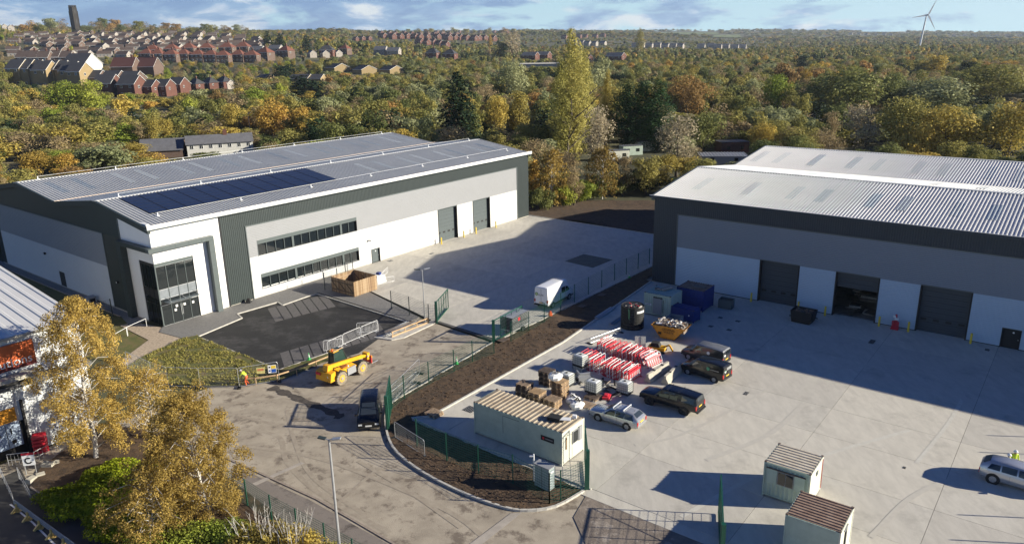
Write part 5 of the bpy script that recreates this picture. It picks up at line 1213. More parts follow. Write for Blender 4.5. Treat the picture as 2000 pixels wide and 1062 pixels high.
    g = MB(); g.box(L0[0]-.025, L0[0], -.26, .26, L0[1]+.28, L0[1]+.40, m_plate if plate == 'y' else m_platew); g.build('number_plate', t); g = MB(); g.box(L1[0], L1[0]+.02, -.26, .26, L1[1]+.12, L1[1]+.24, m_platew); g.build('number_plate', t)
    g = MB(); g.box(L0[0]-.05, L0[0]+.1, -L0[4]+.04, L0[4]-.04, L0[1]-.02, L0[1]+.18, m_black if paintm not in (m_psilver,) else m_psilver); g.box(L1[0]-.1, L1[0]+.04, -L1[4]+.04, L1[4]-.04, L1[1]-.02, L1[1]+.12, m_black); g.build('bumper', t)
    g = MB(); 
    for xx in (st[0][0]*.2, st[-1][0]*.35): 
        for s in (1, -1): g.box(xx-.006, xx+.006, s*wl+.010*s-.004, s*wl+.010*s+.004, .45, st[len(st)//2][2]-.05, m_black)
    g.build('door_seam', t)
    return t, at
def mid(*q):
    c = V((0, 0, 0))
    for p in q: c += G(*p)
    return c/len(q)
HD = TH+pi/2      # heading used by most parked vehicles (nose to the upper left)
def disc(parent, c, r, m, n, name='round_emblem', m2=None):
    b = MB(); c = V(c); n = V(n).normalized(); b.cyl(c, c+n*.008, r, m, 20)
    if m2: b.cyl(c+n*.008, c+n*.012, r*.55, m2, 16)
    return b.build(name, parent)
def build_vehicles():
    # silver estate
    q = RF(7.2, -38.6); e0 = G(1200, 832)
    t, at = vehicle('estate_car', 'silver estate car with two white roof bars beside the long cabin', 'car', mid((1166, 823), (1223, 838))+U3*.85, HD+.02,
        [(-2.30, .42, .92, 1.02, .80, .72), (-2.18, .30, .95, 1.12, .86, .76), (-1.75, .22, .93, 1.42, .88, .62), (-.9, .2, .92, 1.47, .88, .63), (.15, .2, .9, 1.46, .88, .64), (.95, .2, .88, .98, .88, .74), (1.9, .22, .80, .88, .85, .70), (2.25, .32, .68, .72, .74, .55)], m_psilver, (-1.38, 1.30), .33,
        glass=((-1.95, -1.12, .04, .9, .2, .02), (-1.08, -.30, .02, .95, .0, .0), (-.24, .8, .02, .95, 0, -.5)), shields=((1, .12, .9, .86, 'rear_window'), (4, .1, .92, .9, 'windscreen')))
    for x in (-.95, .0):
        b = MB(); b.box(x-.04, x+.04, -.66, .66, 1.56, 1.60, m_wht); b.box(x-.03, x+.03, -.64, -.58, 1.46, 1.57, m_wht); b.box(x-.03, x+.03, .58, .64, 1.46, 1.57, m_wht); b.build('roof_bar', t)
    b = MB(); b.cyl((-1.6, 0, 1.45), (-1.68, 0, 1.52), .02, m_black, 6); b.build('aerial', t)
    # black pickup with canopy
    t, at = vehicle('pickup_truck', 'black double-cab pickup with a black canopy, largest of the parked vehicles', 'pickup', mid((1266, 790), (1336, 812))+U3*.9, HD,
        [(-2.70, .55, 1.10, 1.30, .90, .78), (-2.60, .50, 1.12, 1.72, .92, .70), (-1.2, .42, 1.12, 1.80, .93, .72), (-1.1, .42, 1.12, 1.80, .93, .72), (.5, .42, 1.1, 1.80, .93, .70), (1.15, .42, 1.1, 1.18, .93, .80), (2.2, .45, 1.02, 1.1, .91, .78), (2.6, .5, .9, .94, .82, .66)], m_pblack, (-1.62, 1.60), .40,
        glass=((-2.45, -1.35, .15, .85, .0, .0), (-.98, -.28, .1, .86, 0, 0), (-.18, .85, .1, .86, 0, -.4)), shields=((0, .25, .95, .9, 'rear_window'), (4, .1, .92, .9, 'windscreen')))
    for x in (-.95, .1): b = MB(); b.box(x-.03, x+.03, -.68, .68, 1.815, 1.835, m_pgrey); b.build('roof_bar', t)
    b = MB(); b.box(-2.86, -2.70, -.8, .8, .45, .58, m_black); b.build('step_bumper', t)
    # two small vans
    VS = [(-2.25, .42, 1.0, 1.64, .86, .76), (-2.15, .32, 1.05, 1.74, .90, .76), (-1.0, .25, 1.05, 1.80, .91, .76), (.55, .25, 1.02, 1.76, .91, .72), (.85, .25, 1.0, 1.6, .91, .70), (1.42, .25, .98, 1.08, .90, .74), (2.0, .28, .86, .94, .86, .70), (2.25, .36, .7, .74, .76, .58)]
    for mt, q, lab, rf, er, hd in ((m_pgrey, ((1346, 705), (1393, 713)), 'dark van with a silvery roof, the rear one of the two small vans', m_roofg, mat('emblem_white', (.7, .75, .8), .5), HD-.06), (m_pdark, ((1350, 733), (1389, 747)), 'black van with a green round emblem, the nearer of the two small vans', None, mat('emblem_green', (.10, .36, .20), .5), HD-.1)):
        p = mid(*q)+U3*.9
        t, at = vehicle('small_van', lab, 'van', p, hd, VS, mt, (-1.40, 1.35), .33, roofm=rf, glass=((.05, 1.05, .1, .84, 0, -.45),), shields=((4, .1, .95, .9, 'windscreen'),))
        for s in (1, -1):
            disc(t, (-.75, s*.915, 1.25), .17, er, (0, s, 0), m2=m_wht if rf else None)
            for k in range(7): b = MB(); b.box(-1.05-k*.12-.04, -1.05-k*.12+.04, s*.93-.004, s*.93+.004, 1.20, 1.28, m_pgrey if rf else m_rim); b.build('side_lettering', t)
        disc(t, (-2.245, .42, 1.25), .15, m_wht, (-1, 0, .1), m2=None if rf else er)
        b = MB(); b.box(-2.265, -2.25, -.62, .2, 1.28, 1.55, m_glass if rf else m_steel); b.box(-2.27, -2.25, -.012, .012, .5, 1.7, m_black); b.build('rear_doors', t)
    # black people carrier
    vehicle('people_carrier', 'black people carrier driving towards the camera on the road', 'car', G(721, 843)+V((-.35, 2.4, 0)), radians(-82),
        [(-2.35, .42, 1.02, 1.50, .84, .74), (-2.2, .28, 1.05, 1.70, .92, .74), (-1.0, .22, 1.05, 1.76, .94, .74), (.3, .22, 1.02, 1.74, .94, .70), (.9, .22, 1.0, 1.46, .94, .72), (1.6, .22, 1.04, 1.12, .92, .80), (2.25, .26, .96, 1.02, .90, .76), (2.42, .36, .82, .86, .84, .66)], m_pblack, (-1.45, 1.45), .34,
        glass=((-2.0, -1.1, .1, .85, .05, 0), (-1.0, .0, .1, .85, 0, 0), (.1, 1.2, .1, .85, 0, -.5)), shields=((0, .2, .9, .9, 'rear_window'), (4, .05, .97, .94, 'windscreen'), (3, .25, .97, .9, 'windscreen')))
    # silver crossover at the right edge
    vehicle('crossover_car', 'silver crossover car cut by the right edge of the picture', 'car', V((35.1, 45.6, .06)), radians(-39),
        [(-2.3, .48, .98, 1.08, .84, .74), (-2.15, .32, 1.02, 1.25, .90, .76), (-1.7, .25, 1.02, 1.55, .92, .64), (-.8, .22, 1.0, 1.62, .93, .66), (.4, .22, .98, 1.60, .93, .66), (1.1, .22, .96, 1.08, .92, .78), (2.0, .26, .88, .96, .89, .74), (2.35, .36, .74, .78, .78, .6)], m_psilver, (-1.42, 1.36), .37,
        glass=((-1.85, -1.1, .12, .82, .2, .02), (-1.0, -.1, .1, .86, 0, 0), (.0, .85, .1, .86, 0, -.45)), shields=((1, .05, .92, .9, 'rear_window'), (4, .1, .92, .9, 'windscreen')))
    # white panel van
    t, at = vehicle('panel_van', 'white high-roof panel van parked by the green gate', 'van', V((5.1, 86.4, .06)), TH+.06,
        [(-3.0, .5, 1.25, 2.62, .95, .86), (-2.9, .42, 1.25, 2.72, .98, .86), (1.0, .38, 1.25, 2.75, .98, .86), (1.45, .38, 1.25, 2.68, .98, .84), (2.15, .38, 1.3, 1.72, .97, .82), (2.75, .4, 1.12, 1.22, .95, .8), (3.0, .48, .9, .96, .86, .68)], m_pwhite, (-1.9, 1.95), .36,
        glass=((.15, 1.05, .02, .5, 0, 0), (1.15, 2.1, .02, .5, 0, -.42)), shields=((3, .1, .95, .9, 'windscreen'),))
    disc(t, (-3.012, .62, 1.85), .21, mat('emblem_olive', (.20, .30, .10), .5), (-1, 0, 0), m2=mat('emblem_pale', (.5, .62, .3), .5))
    text_mesh('ELITE', .30, m_black, 'rear_lettering', t, frameM((-3.015, .36, 1.68), (0, -1, 0), (0, 0, 1)))
    b = MB(); b.box(-3.02, -3.0, -.01, .01, .5, 2.55, m_black); b.box(-3.03, -3.0, -.35, -.1, .86, .94, m_blue); b.box(-3.0, 2.9, .985, 1.0, .38, .55, m_black); b.box(-3.0, 2.9, -1.0, -.985, .38, .55, m_black); b.build('rear_door_trim', t)
    # telehandler
    def telehandler():
        t = thing('telehandler', 'yellow telehandler with muddy tyres on the road by the grass plot', 'telehandler', mid((665, 752), (707, 729))+W3*1.05, radians(57)); m = m_yplant; mud = mat('muddy_tyre', (.30, .25, .18), .9, col2=(.12, .10, .08), scale=5); dk = mat('plant_dark', (.03, .035, .03), .5)
        for x in (-1.38, 1.38):
            for s in (1, -1):
                w = MB(); w.cyl((x, s*.82, .64), (x, s*1.2, .64), .64, mud, 22)
                for k in range(18): w.rbox((x+cos(k*.349)*.645, s*1.01, .64+sin(k*.349)*.645), (.06, .36, .09), mud, ry=-k*.349)
                wo = w.build('wheel', t); w = MB(); w.cyl((x, s*1.2, .64), (x, s*1.215, .64), .36, mat('rim_yellow', (.62, .36, .06), .6), 16); w.cyl((x, s*1.215, .64), (x, s*1.25, .64), .14, m_steel, 10); w.build('rim', wo)
        b = MB(); b.box(-2.2, 2.0, -.55, .55, .55, 1.05, dk); b.build('chassis', t)
        b = MB(); b.hexa([(-2.65, -.98, .62), (-1.95, -.98, .62), (-1.95, .98, .62), (-2.65, .98, .62), (-2.5, -.98, 1.42), (-1.95, -.98, 1.55), (-1.95, .98, 1.55), (-2.5, .98, 1.42)], m); b.build('counterweight', t)
        for s in (-1,):
            b = MB(); b.hexa([(-1.3, -1.0, .9), (.9, -1.0, .9), (.9, -.30, .9), (-1.3, -.30, .9), (-1.6, -.98, 1.38), (.75, -.98, 1.18), (.75, -.38, 1.28), (-1.6, -.38, 1.50)], m); b.box(-.5, .6, -1.08, -.98, .55, 1.25, m_lgrey); e = b.build('engine_cover', t)
            b = MB(); b.box(-.9, -.2, -.85, -.45, 1.36, 1.45, mat('grille_rust', (.30, .10, .02), .8)); b.build('grille', e)
            b = MB(); b.cyl((-.1, -.7, 1.28), (-.1, -.7, 1.36), .12, m_wht, 12); b.build('cap', e)
        for x in (-1.38, 1.38):
            b = MB()
            for k in range(5):
                a0, a1 = radians(20+k*28), radians(20+(k+1)*28)
                for s in (1, -1): y0, y1 = sorted((s*.78, s*1.2)); b.hexa([(x+cos(a0)*.72, y0, .64+sin(a0)*.72), (x+cos(a0)*.72, y1, .64+sin(a0)*.72), (x+cos(a1)*.72, y1, .64+sin(a1)*.72), (x+cos(a1)*.72, y0, .64+sin(a1)*.72), (x+cos(a0)*.76, y0, .64+sin(a0)*.76), (x+cos(a0)*.76, y1, .64+sin(a0)*.76), (x+cos(a1)*.76, y1, .64+sin(a1)*.76), (x+cos(a1)*.76, y0, .64+sin(a1)*.76)], dk)
            b.build('mudguard', t, kind='stuff')
        b = MB(); c = 1.1
        b.hexa([(-.95, .22, .9), (.75, .22, .9), (.75, c, .9), (-.95, c, .9), (-.95, .22, 1.55), (.85, .22, 1.55), (.85, c, 1.55), (-.95, c, 1.55)], dk)
        for x, x2 in ((-.9, -.8), (.8, .35)):
            for y in (.26, .9): b.beam((x, y, 1.55), (x2, y, 2.68), .07, .07, dk)
        b.build('cab', t); b = MB(); b.hexa([(-.9, .28, 1.56), (.78, .28, 1.56), (.78, 1.05, 1.56), (-.9, 1.05, 1.56), (-.8, .25, 2.66), (.33, .25, 2.66), (.33, 1.0, 2.66), (-.8, 1.0, 2.66)], mat('cab_glass', (.03, .06, .05), .06)); b.build('cab_glazing', t)
        b = MB(); b.box(-.88, -.2, .22, 1.05, 2.69, 2.75, m); b.box(-.2, .42, .22, 1.05, 2.69, 2.73, mat('cab_glass', (0, 0, 0))); b.beam((-.85, .3, 2.80), (.4, .3, 2.80), .07, .07, m_wood); b.beam((-.85, 1.0, 2.80), (-.1, .3, 2.80), .07, .07, m_wood); b.cyl((-.7, .6, 2.75), (-.7, .6, 2.95), .07, m_orange, 8); b.build('cab_roof', t)
        b = MB(); b.beam((-2.05, -.18, 1.84), (2.35, -.18, 1.30), .32, .36, m); bo = b.build('boom', t)
        b = MB(); b.beam((1.6, -.18, 1.40), (3.0, -.18, 1.15), .24, .26, m); b.beam((-1.9, -.18, 2.04), (2.2, -.18, 1.53), .06, .04, m_blk); b.build('inner_boom', bo)
        b = MB(); b.hexa([(-2.4, -.42, 1.5), (-1.7, -.42, 1.5), (-1.7, .2, 1.5), (-2.4, .2, 1.5), (-2.3, -.42, 2.05), (-1.85, -.42, 2.05), (-1.85, .2, 2.05), (-2.3, .2, 2.05)], m); b.build('boom_pivot', t)
        b = MB(); b.box(2.85, 3.2, -.42, .22, .75, 1.45, m); b.cyl((2.9, -.5, 1.15), (2.9, .3, 1.15), .1, m_steel, 10); hd = b.build('quick_hitch', t)
        b = MB(); b.box(3.2, 3.28, -.62, .55, .35, 1.1, m_red); b.box(3.2, 3.32, -.65, .58, .95, 1.05, m); b.build('fork_carriage', t)
        for y in (-.5, .35): b = MB(); b.box(3.28, 3.35, y-.06, y+.06, .25, 1.1, m); b.box(3.28, 4.2, y-.06, y+.06, .22, .27, m_steel); b.build('fork', t)
        b = MB(); b.beam((-2.66, -.6, 1.2), (-2.9, -.95, 1.2), .04, .04, m_steel); b.box(-2.66, -2.6, .3, .9, 1.1, 1.35, m_red); b.build('tail_lights', t)
    telehandler()
    # utility trailer behind the white van
    t = thing('trailer', 'flat trailer with black ribbed load and a white tank behind the green gate', 'trailer', V((0.4, 77.6, .06)), TH+.06); b = MB(); b.box(-2.0, 1.5, -.85, .85, .45, .6, m_steel); b.beam((1.5, 0, .5), (2.7, 0, .5), .12, .1, m_steel); b.build('deck', t)
    for s in (1, -1):
        w = MB(); w.cyl((-.2, s*.85, .32), (-.2, s*1.08, .32), .32, m_blk, 16); w.build('wheel', t); b = MB(); b.box(-.65, .25, s*.97-.12, s*.97+.12, .68, .72, m_steel); b.build('mudguard', t)
    b = MB()
    for k in range(9):
        b.box(-1.95, 1.1, -.8, .8, .62+k*.16, .70+k*.16, m_blk); b.box(-1.97, 1.12, -.82, .82, .70+k*.16, .73+k*.16, m_steel)
    b.box(-.9, -.5, -.83, -.81, 1.4, 1.75, m_red); b.build('ribbed_load', t)
    b = MB(); b.cyl((1.3, -.2, .6), (1.3, -.2, 1.5), .33, m_wht, 14, .28); b.cyl((1.3, -.2, 1.5), (1.3, -.2, 1.6), .15, m_black, 10); b.build('tank', t)
    # little yellow breaker machine behind the barriers
    t = thing('compact_machine', 'small yellow machine with a black hood behind the leaning barriers', 'machine', G(1282, 686), radians(-25)); b = MB(); b.box(-.8, .9, -.45, .45, .25, .6, m_yplant); b.build('body', t)
    b = MB(); b.hexa([(-.6, -.4, .6), (.4, -.4, .6), (.4, .4, .6), (-.6, .4, .6), (-.5, -.35, 1.0), (.25, -.35, 1.0), (.25, .35, 1.0), (-.5, .35, 1.0)], m_blk); b.build('hood', t); b = MB(); b.beam((.6, 0, .5), (1.3, 0, .9), .14, .14, m_yplant); b.beam((1.3, 0, .9), (1.7, 0, .25), .14, .14, m_yplant); b.box(-.95, .95, -.55, -.42, 0, .28, m_blk); b.box(-.95, .95, .42, .55, 0, .28, m_blk); b.build('arm_and_tracks', t)
# ---------------------------------------------------------------- people
def person(label, p, head, joints, jacket, trousers, helmet=True):
    """joints: dict of points (x forward, y left, z up) in metres"""
    t = thing('person', label, 'person', p, head); J = joints
    chain = [('pel', 'spine', .135), ('spine', 'chest', .15), ('chest', 'neck', .075), ('neck', 'head0', .07), ('head0', 'head1', .095)]
    names = ['pel', 'spine', 'chest', 'neck', 'head0', 'head1']; rad = {'pel': .15, 'spine': .145, 'chest': .165, 'neck': .06, 'head0': .085, 'head1': .098}
    edges = [('pel', 'spine'), ('spine', 'chest'), ('chest', 'neck'), ('neck', 'head0'), ('head0', 'head1')]
    for s in 'LR':
        for a, r in (('sh', .075), ('el', .052), ('wr', .035), ('pm', .042), ('hip', .10), ('kn', .07), ('an', .05), ('toe', .042)): names.append(a+s); rad[a+s] = r
        edges += [('chest', 'sh'+s), ('sh'+s, 'el'+s), ('el'+s, 'wr'+s), ('wr'+s, 'pm'+s), ('pel', 'hip'+s), ('hip'+s, 'kn'+s), ('kn'+s, 'an'+s), ('an'+s, 'toe'+s)]
        d = (V(J['pm'+s])-V(J['wr'+s])).normalized(); side = d.orthogonal().normalized()
        for k, (off, ln) in enumerate(((-.03, .07), (-.01, .08), (.012, .075), (.03, .06), (.045, .045))):
            n1, n2 = 'f%d%s' % (k, s), 'g%d%s' % (k, s); base = V(J['pm'+s])+side*off; J[n1] = base+d*ln*.5+side*(off*.3 if k < 4 else .03); J[n2] = J[n1]+d*ln*.5+V((0, 0, -.012))
            names += [n1, n2]; rad[n1] = .011; rad[n2] = .008; edges += [('pm'+s, n1), (n1, n2)]
    me = bpy.data.meshes.new('body'); ix = {n: i for i, n in enumerate(names)}; me.from_pydata([tuple(J[n]) for n in names], [(ix[a], ix[b]) for a, b in edges], []); ob = bpy.data.objects.new('body_tmp', me); COL.objects.link(ob)
    me.attributes.new('dummy', 'FLOAT', 'POINT'); bpy.context.view_layer.objects.active = ob
    sk = ob.modifiers.new('s', 'SKIN'); 
    for n, sv in zip(names, me.skin_vertices[0].data): sv.radius = (rad[n], rad[n]); sv.use_root = (n == 'pel')
    sb = ob.modifiers.new('d', 'SUBSURF'); sb.levels = 1; bpy.context.view_layer.update()
    em = bpy.data.meshes.new_from_object(ob.evaluated_get(bpy.context.evaluated_depsgraph_get())); bpy.data.objects.remove(ob); em.materials.clear()
    for m in (jacket, trousers, m_skin, m_blk): em.materials.append(m)
    segs = [(V(J[a]), V(J[b]), a, b) for a, b in edges]
    for f in em.polygons:
        c = f.center; best = min(segs, key=lambda q: (c-(q[0]+(q[1]-q[0])*max(0, min(1, (c-q[0]).dot(q[1]-q[0])/max(1e-6, (q[1]-q[0]).length_squared))))).length)
        a = best[2][:2]; f.material_index = {'pe': 0, 'sp': 0, 'ch': 0, 'ne': 2, 'he': 2, 'sh': 0, 'el': 0, 'wr': 2, 'pm': 2, 'hi': 1, 'kn': 1, 'an': 3}.get(a, 2)
        if best[2] == 'pel' and best[3].startswith('hip'): f.material_index = 1
        f.use_smooth = True
    o = bpy.data.objects.new('body', em); COL.objects.link(o); setpar(o, t)
    b = MB(); h = V(J['head1']); d = (h-V(J['head0'])).normalized()
    for k in range(5): r0, r1 = .135*cos(k*.3), .135*cos((k+1)*.3); b.cyl(h+d*(.135*sin(k*.3)-.02), h+d*(.135*sin((k+1)*.3)-.02), r0, m_wht, 12, r1, cap=(k == 4))
    b.cyl(h-d*.03, h-d*.018, .16, m_wht, 12); b.build('safety_helmet', t)
    for q, n_ in (((.09, .035, .02), 'eye'), ((.09, -.035, .02), 'eye')): b = MB(); c = V(J['head0'])+V(q); b.cyl(c, c+V((.012, 0, 0)), .012, m_black, 6); b.build(n_, t)
    b = MB(); c = V(J['head0'])+V((.09, 0, -.01)); b.hexa([c+V(q) for q in ((0, -.015, -.02), (.03, -.012, -.02), (.03, .012, -.02), (0, .015, -.02), (0, -.008, .03), (.012, -.006, .03), (.012, .006, .03), (0, .008, .03))], m_skin); b.build('nose', t)
    b = MB(); z0 = V(J['spine']); b.cyl(z0+V((0, 0, -.02)), z0+V((0, 0, .03)), .185, m_steel, 14, cap=False); b.build('reflective_band', t); return t
def people():
    base = dict(pel=(0, 0, .93), spine=(0, 0, 1.12), chest=(0, 0, 1.36), neck=(.01, 0, 1.50), head0=(.03, 0, 1.59), head1=(.03, 0, 1.68), shL=(0, .2, 1.42), shR=(0, -.2, 1.42), elL=(-.02, .27, 1.14), elR=(-.02, -.27, 1.14), wrL=(.12, .26, .92), wrR=(.12, -.26, .92), pmL=(.17, .25, .86), pmR=(.17, -.25, .86), hipL=(0, .1, .88), hipR=(0, -.1, .88), knL=(.04, .11, .48), knR=(.02, -.11, .48), anL=(0, .12, .08), anR=(-.03, -.12, .08), toeL=(.17, .13, .035), toeR=(.14, -.13, .035))
    j = dict(base); j.update(pel=(-.05, 0, .92), spine=(.08, 0, 1.08), chest=(.26, 0, 1.26), neck=(.36, 0, 1.36), head0=(.43, 0, 1.42), head1=(.49, 0, 1.49), shL=(.27, .2, 1.30), shR=(.27, -.2, 1.30), elL=(.45, .24, 1.10), elR=(.42, -.26, 1.06), wrL=(.66, .16, 1.05), wrR=(.64, -.18, 1.0), pmL=(.73, .14, 1.05), pmR=(.71, -.16, 1.0), knR=(.12, -.12, .48), anR=(-.18, -.12, .08), toeR=(-.03, -.13, .035), hipL=(-.05, .1, .87), hipR=(-.05, -.1, .87), knL=(.12, .1, .48))
    person('worker in a yellow jacket and orange trousers bending at the mesh fence panels', G(483, 752), radians(172), j, m_hivis, m_orange)
    person('worker in a yellow jacket behind the silver crossover, the nearer to its tail', G(1963, 928), radians(-60), dict(base), m_hivis, m_pdark)
    person('worker in a yellow jacket behind the silver crossover, the further from its tail', G(1976, 921), radians(-100), dict(base), m_hivis, m_pdark)
# ---------------------------------------------------------------- cabins and containers
def cabin(label, p, rz, w, d, h, wallm, endm, roofm, rib=.30, across=True, win=None, extra=None, cat='cabin', nm='site_cabin', corr=False):
    """origin at the near left bottom corner; x along the front, y inward"""
    t = thing(nm, label, cat, p, rz); g = .12
    b = MB(); b.box(.08, w-.08, .08, d-.08, g, h-.02, m_black)
    if corr: vclad(b, .1, w-.1, g+.08, h-.1, .05, wallm, .28, .05); 
    else: b.box(.1, w-.1, .03, .09, g+.08, h-.08, wallm)
    b.box(.1, w-.1, d-.09, d-.03, g+.08, h-.08, wallm)
    b.box(.03, .09, .1, d-.1, g+.08, h-.08, wallm); b.box(w-.09, w-.03, .1, d-.1, g+.08, h-.08, endm); b.build('wall', t)
    b = MB()
    for x in (0, w-.1):
        for y in (0, d-.1): b.box(x, x+.1, y, y+.1, 0, h, wallm if x == 0 else endm)
    b.box(.1, w-.1, 0, .1, g, g+.1, wallm); b.box(.1, w-.1, 0, .1, h-.12, h, wallm); b.box(w-.1, w, .1, d-.1, h-.14, h, endm); b.box(w-.1, w, .1, d-.1, g, g+.1, endm); b.box(0, .1, .1, d-.1, h-.12, h, wallm)
    b.build('frame', t); b = MB()
    if across: b.corr((.05, .05, h), (1, 0, 0), (0, 1, 0), w-.1, d-.1, rib, .05, roofm, (0, 0, 1))
    else: b.corr((.05, .05, h), (0, 1, 0), (1, 0, 0), d-.1, w-.1, rib, .05, roofm, (0, 0, 1))
    b.build('roof', t)
    for x in (0, w-.16):
        for y in (0, d-.16): b = MB(); b.box(x, x+.16, y, y+.16, h, h+.06, m_wood2); b.build('corner_casting', t)
    return t
def window_front(t, x0, x1, z0, z1, y=0.0, shutter=True):
    b = MB(); b.box(x0-.05, x1+.05, y-.05, y+.03, z0-.05, z1+.05, m_lgrey); f = b.build('window', t)
    for a, c in ((x0, (x0+x1)/2-.02), ((x0+x1)/2+.02, x1)): b = MB(); b.box(a, c, y-.065, y-.05, z0, z1, m_glass); b.build('pane', f)
    if shutter:
        for a, c in ((x0-.75, x0-.08), (x1+.08, x1+.75)): b = MB(); b.box(a, c, y-.06, y-.01, z0-.1, z1+.1, m_cabin); b.build('shutter', t)
        b = MB(); b.box(x0-.8, x1+.8, y-.1, y-.02, z1+.1, z1+.16, m_wood2); b.build('shutter_rail', t)
def scraps(b, n, x0, x1, y0, y1, z, R, s=.35, mats=None):
    for _ in range(n): b.rbox((R.uniform(x0, x1), R.uniform(y0, y1), z+R.uniform(0, s*.5)), (R.uniform(.3, 1)*s*1.6, R.uniform(.2, 1)*s*.6, R.uniform(.05, .4)*s*.5), R.choice(mats or m_debris), R.uniform(0, 3), R.uniform(-.5, .5), R.uniform(-.5, .5))
# ---------------------------------------------------------------- fences and gates
def mesh_fence(nm, label, pts, h=2.0, post=.09, panels=True, rail=.2, cat='fence', m=None, z=0.1, wires=2.5):
    m = m or m_green; t = thing(nm, label, cat, (pts[0][0], pts[0][1], 0)); o = V((pts[0][0], pts[0][1], 0)); P = [V((p[0], p[1], z))-o for p in pts]
    for p in P: b = MB(); b.box(-post/2, post/2, -post/2, post/2, -.2, h+.06, m); q = b.build('post', t); q.location = p
    if panels:
        for a, c in zip(P[:-1], P[1:]):
            b = MB(); d = c-a; L = d.length; d.normalize(); n = int(L/.22); th = .007
            for k in range(1, n): x = a+d*(L*k/n); b.beam(x+V((0, 0, .05)), x+V((0, 0, h)), th, th, m)
            for k in range(int(h/rail)+1): b.beam(a+V((0, 0, .06+k*rail)), c+V((0, 0, .06+k*rail)), .016, .016, m)
            b.build('mesh_panel', t)
    return t
def gate_leaf(t, a, c, h, name='gate_leaf', bars=9):
    a, c = V(a), V(c); b = MB(); d = (c-a); L = d.length; d.normalize(); z = V((0, 0, 1))
    for p in (a, c): b.beam(p+z*.1, p+z*h, .08, .08, m_green)
    for k in (.12, h-.05): b.beam(a+z*k, c+z*k, .08, .08, m_green)
    for k in range(1, 5): b.beam(a+d*(L*k/5)+z*.1, a+d*(L*k/5)+z*h, .06, .06, m_green)
    b.beam(a+z*.12, c+z*(h-.1), .04, .04, m_green)
    f = b.build(name, t); b = MB()
    for k in range(1, int(h/.2)): b.beam(a+z*(.2*k), c+z*(.2*k), .012, .012, m_green)
    for k in range(1, int(L/.12)): b.beam(a+d*.12*k+z*.1, a+d*.12*k+z*h, .006, .006, m_green)
    b.build('mesh_infill', f)
def heras(label, a, c, h=2.0, m=None, cat='fence panel', group=None, lean=0.0, sign=None):
    m = m or m_steel; a, c = V((a[0], a[1], 0)), V((c[0], c[1], 0)); d = c-a; L = d.length; t = thing('site_fence_panel', label, cat, a, atan2(d.y, d.x), group); b = MB()
    pts = [(0, 0, .12), (0, 0, h-.12), (.12, 0, h), (L-.12, 0, h), (L, 0, h-.12), (L, 0, .12), (0, 0, .12)]; b.tube(pts, .024, m, 6); b.cyl((0, 0, 0), (0, 0, .15), .02, m, 6); b.cyl((L, 0, 0), (L, 0, .15), .02, m, 6); b.build('frame', t)
    b = MB()
    for k in range(1, int(L/.12)): b.beam((k*.12, 0, .15), (k*.12, 0, h-.05), .004, .004, m)
    for k in range(1, 8): b.beam((0, 0, k*h/8), (L, 0, k*h/8), .005, .005, m)
    b.build('mesh_infill', t)
    for x in (0, L): b = MB(); b.box(x-.13, x+.13, -.36, .36, 0, .14, m_blk); b.build('foot_block', t)
    if lean: t.rotation_euler = (lean, 0, atan2(d.y, d.x))
    return t
def crowd_barrier(label, a, c, m, group, h=1.1):
    a, c = V((a[0], a[1], a[2] if len(a) > 2 else 0)), V((c[0], c[1], 0)); a0 = V((a.x, a.y, 0)); d = c-a0; L = d.length; t = thing('pedestrian_barrier', label, 'barrier', a0, atan2(d.y, d.x), group); b = MB()
    b.tube([(0, 0, .2), (0, 0, h-.12), (.12, 0, h), (L-.12, 0, h), (L, 0, h-.12), (L, 0, .2), (0, 0, .2)], .02, m, 6); b.build('frame', t)
    b = MB()
    for k in range(1, int(L/.15)): b.cyl((k*L/int(L/.15), 0, .2), (k*L/int(L/.15), 0, h), .007, m, 5)
    b.build('bars', t)
    for x in (.25, L-.25): b = MB(); b.beam((x, -.28, .02), (x, .28, .02), .04, .03, m); b.beam((x, 0, .02), (x, 0, .2), .03, .03, m); b.build('foot', t)
    return t
CHB = []
def chapter_barrier(R):      # red and white plastic barrier panel standing on edge
    if not CHB:
        for cfg in range(4):
            L, h = 2.15, 1.25; b = MB(); fm = m_wht if cfg in (0, 2) else m_red
            b.tube([(0, 0, .08), (0, 0, h-.14), (.14, 0, h), (L-.14, 0, h), (L, 0, h-.14), (L, 0, .08), (0, 0, .08)], .032, fm, 6); f = b.mesh('frame'); b = MB()
            b.box(.06, L-.06, -.012, .012, h-.42, h-.22, m_red if cfg != 3 else m_wht)
            for k in range(12): x = .1+k*(L-.25)/12; b.box(x, x+.045, -.008, .008, .12, h-.45, m_red if (k+cfg) % 2 else m_wht)
            b.box(.06, L-.06, -.014, .014, .3, .38, m_red if cfg != 1 else m_wht); i = b.mesh('infill'); b = MB(); b.box(.1, .2, -.22, .22, 0, .07, m_red if cfg else m_wht); b.box(L-.2, L-.1, -.22, .22, 0, .07, m_red if cfg else m_wht); CHB.append((f, i, b.mesh('foot')))
    return CHB[R.randrange(4)]
def put(name, me, par, loc=(0, 0, 0), rz=0.0): o = bpy.data.objects.new(name, me); COL.objects.link(o); setpar(o, par); o.location = loc; o.rotation_euler = (0, 0, rz); return o
def pallet_mesh(m):
    b = MB()
    for k in range(7): y = k*.166; b.box(0, 1.2, y, y+.10, .122, .144, m)
    for x in (0, .55, 1.1): b.box(x, x+.1, 0, 1.0+.096, .10, .122, m); b.box(x, x+.1, 0, 1.096, 0, .022, m)
    for x in (0, .55, 1.1):
        for y in (0, .5, 1.0): b.box(x, x+.1, y, y+.096, .022, .10, m)
    return b.mesh('pallet')
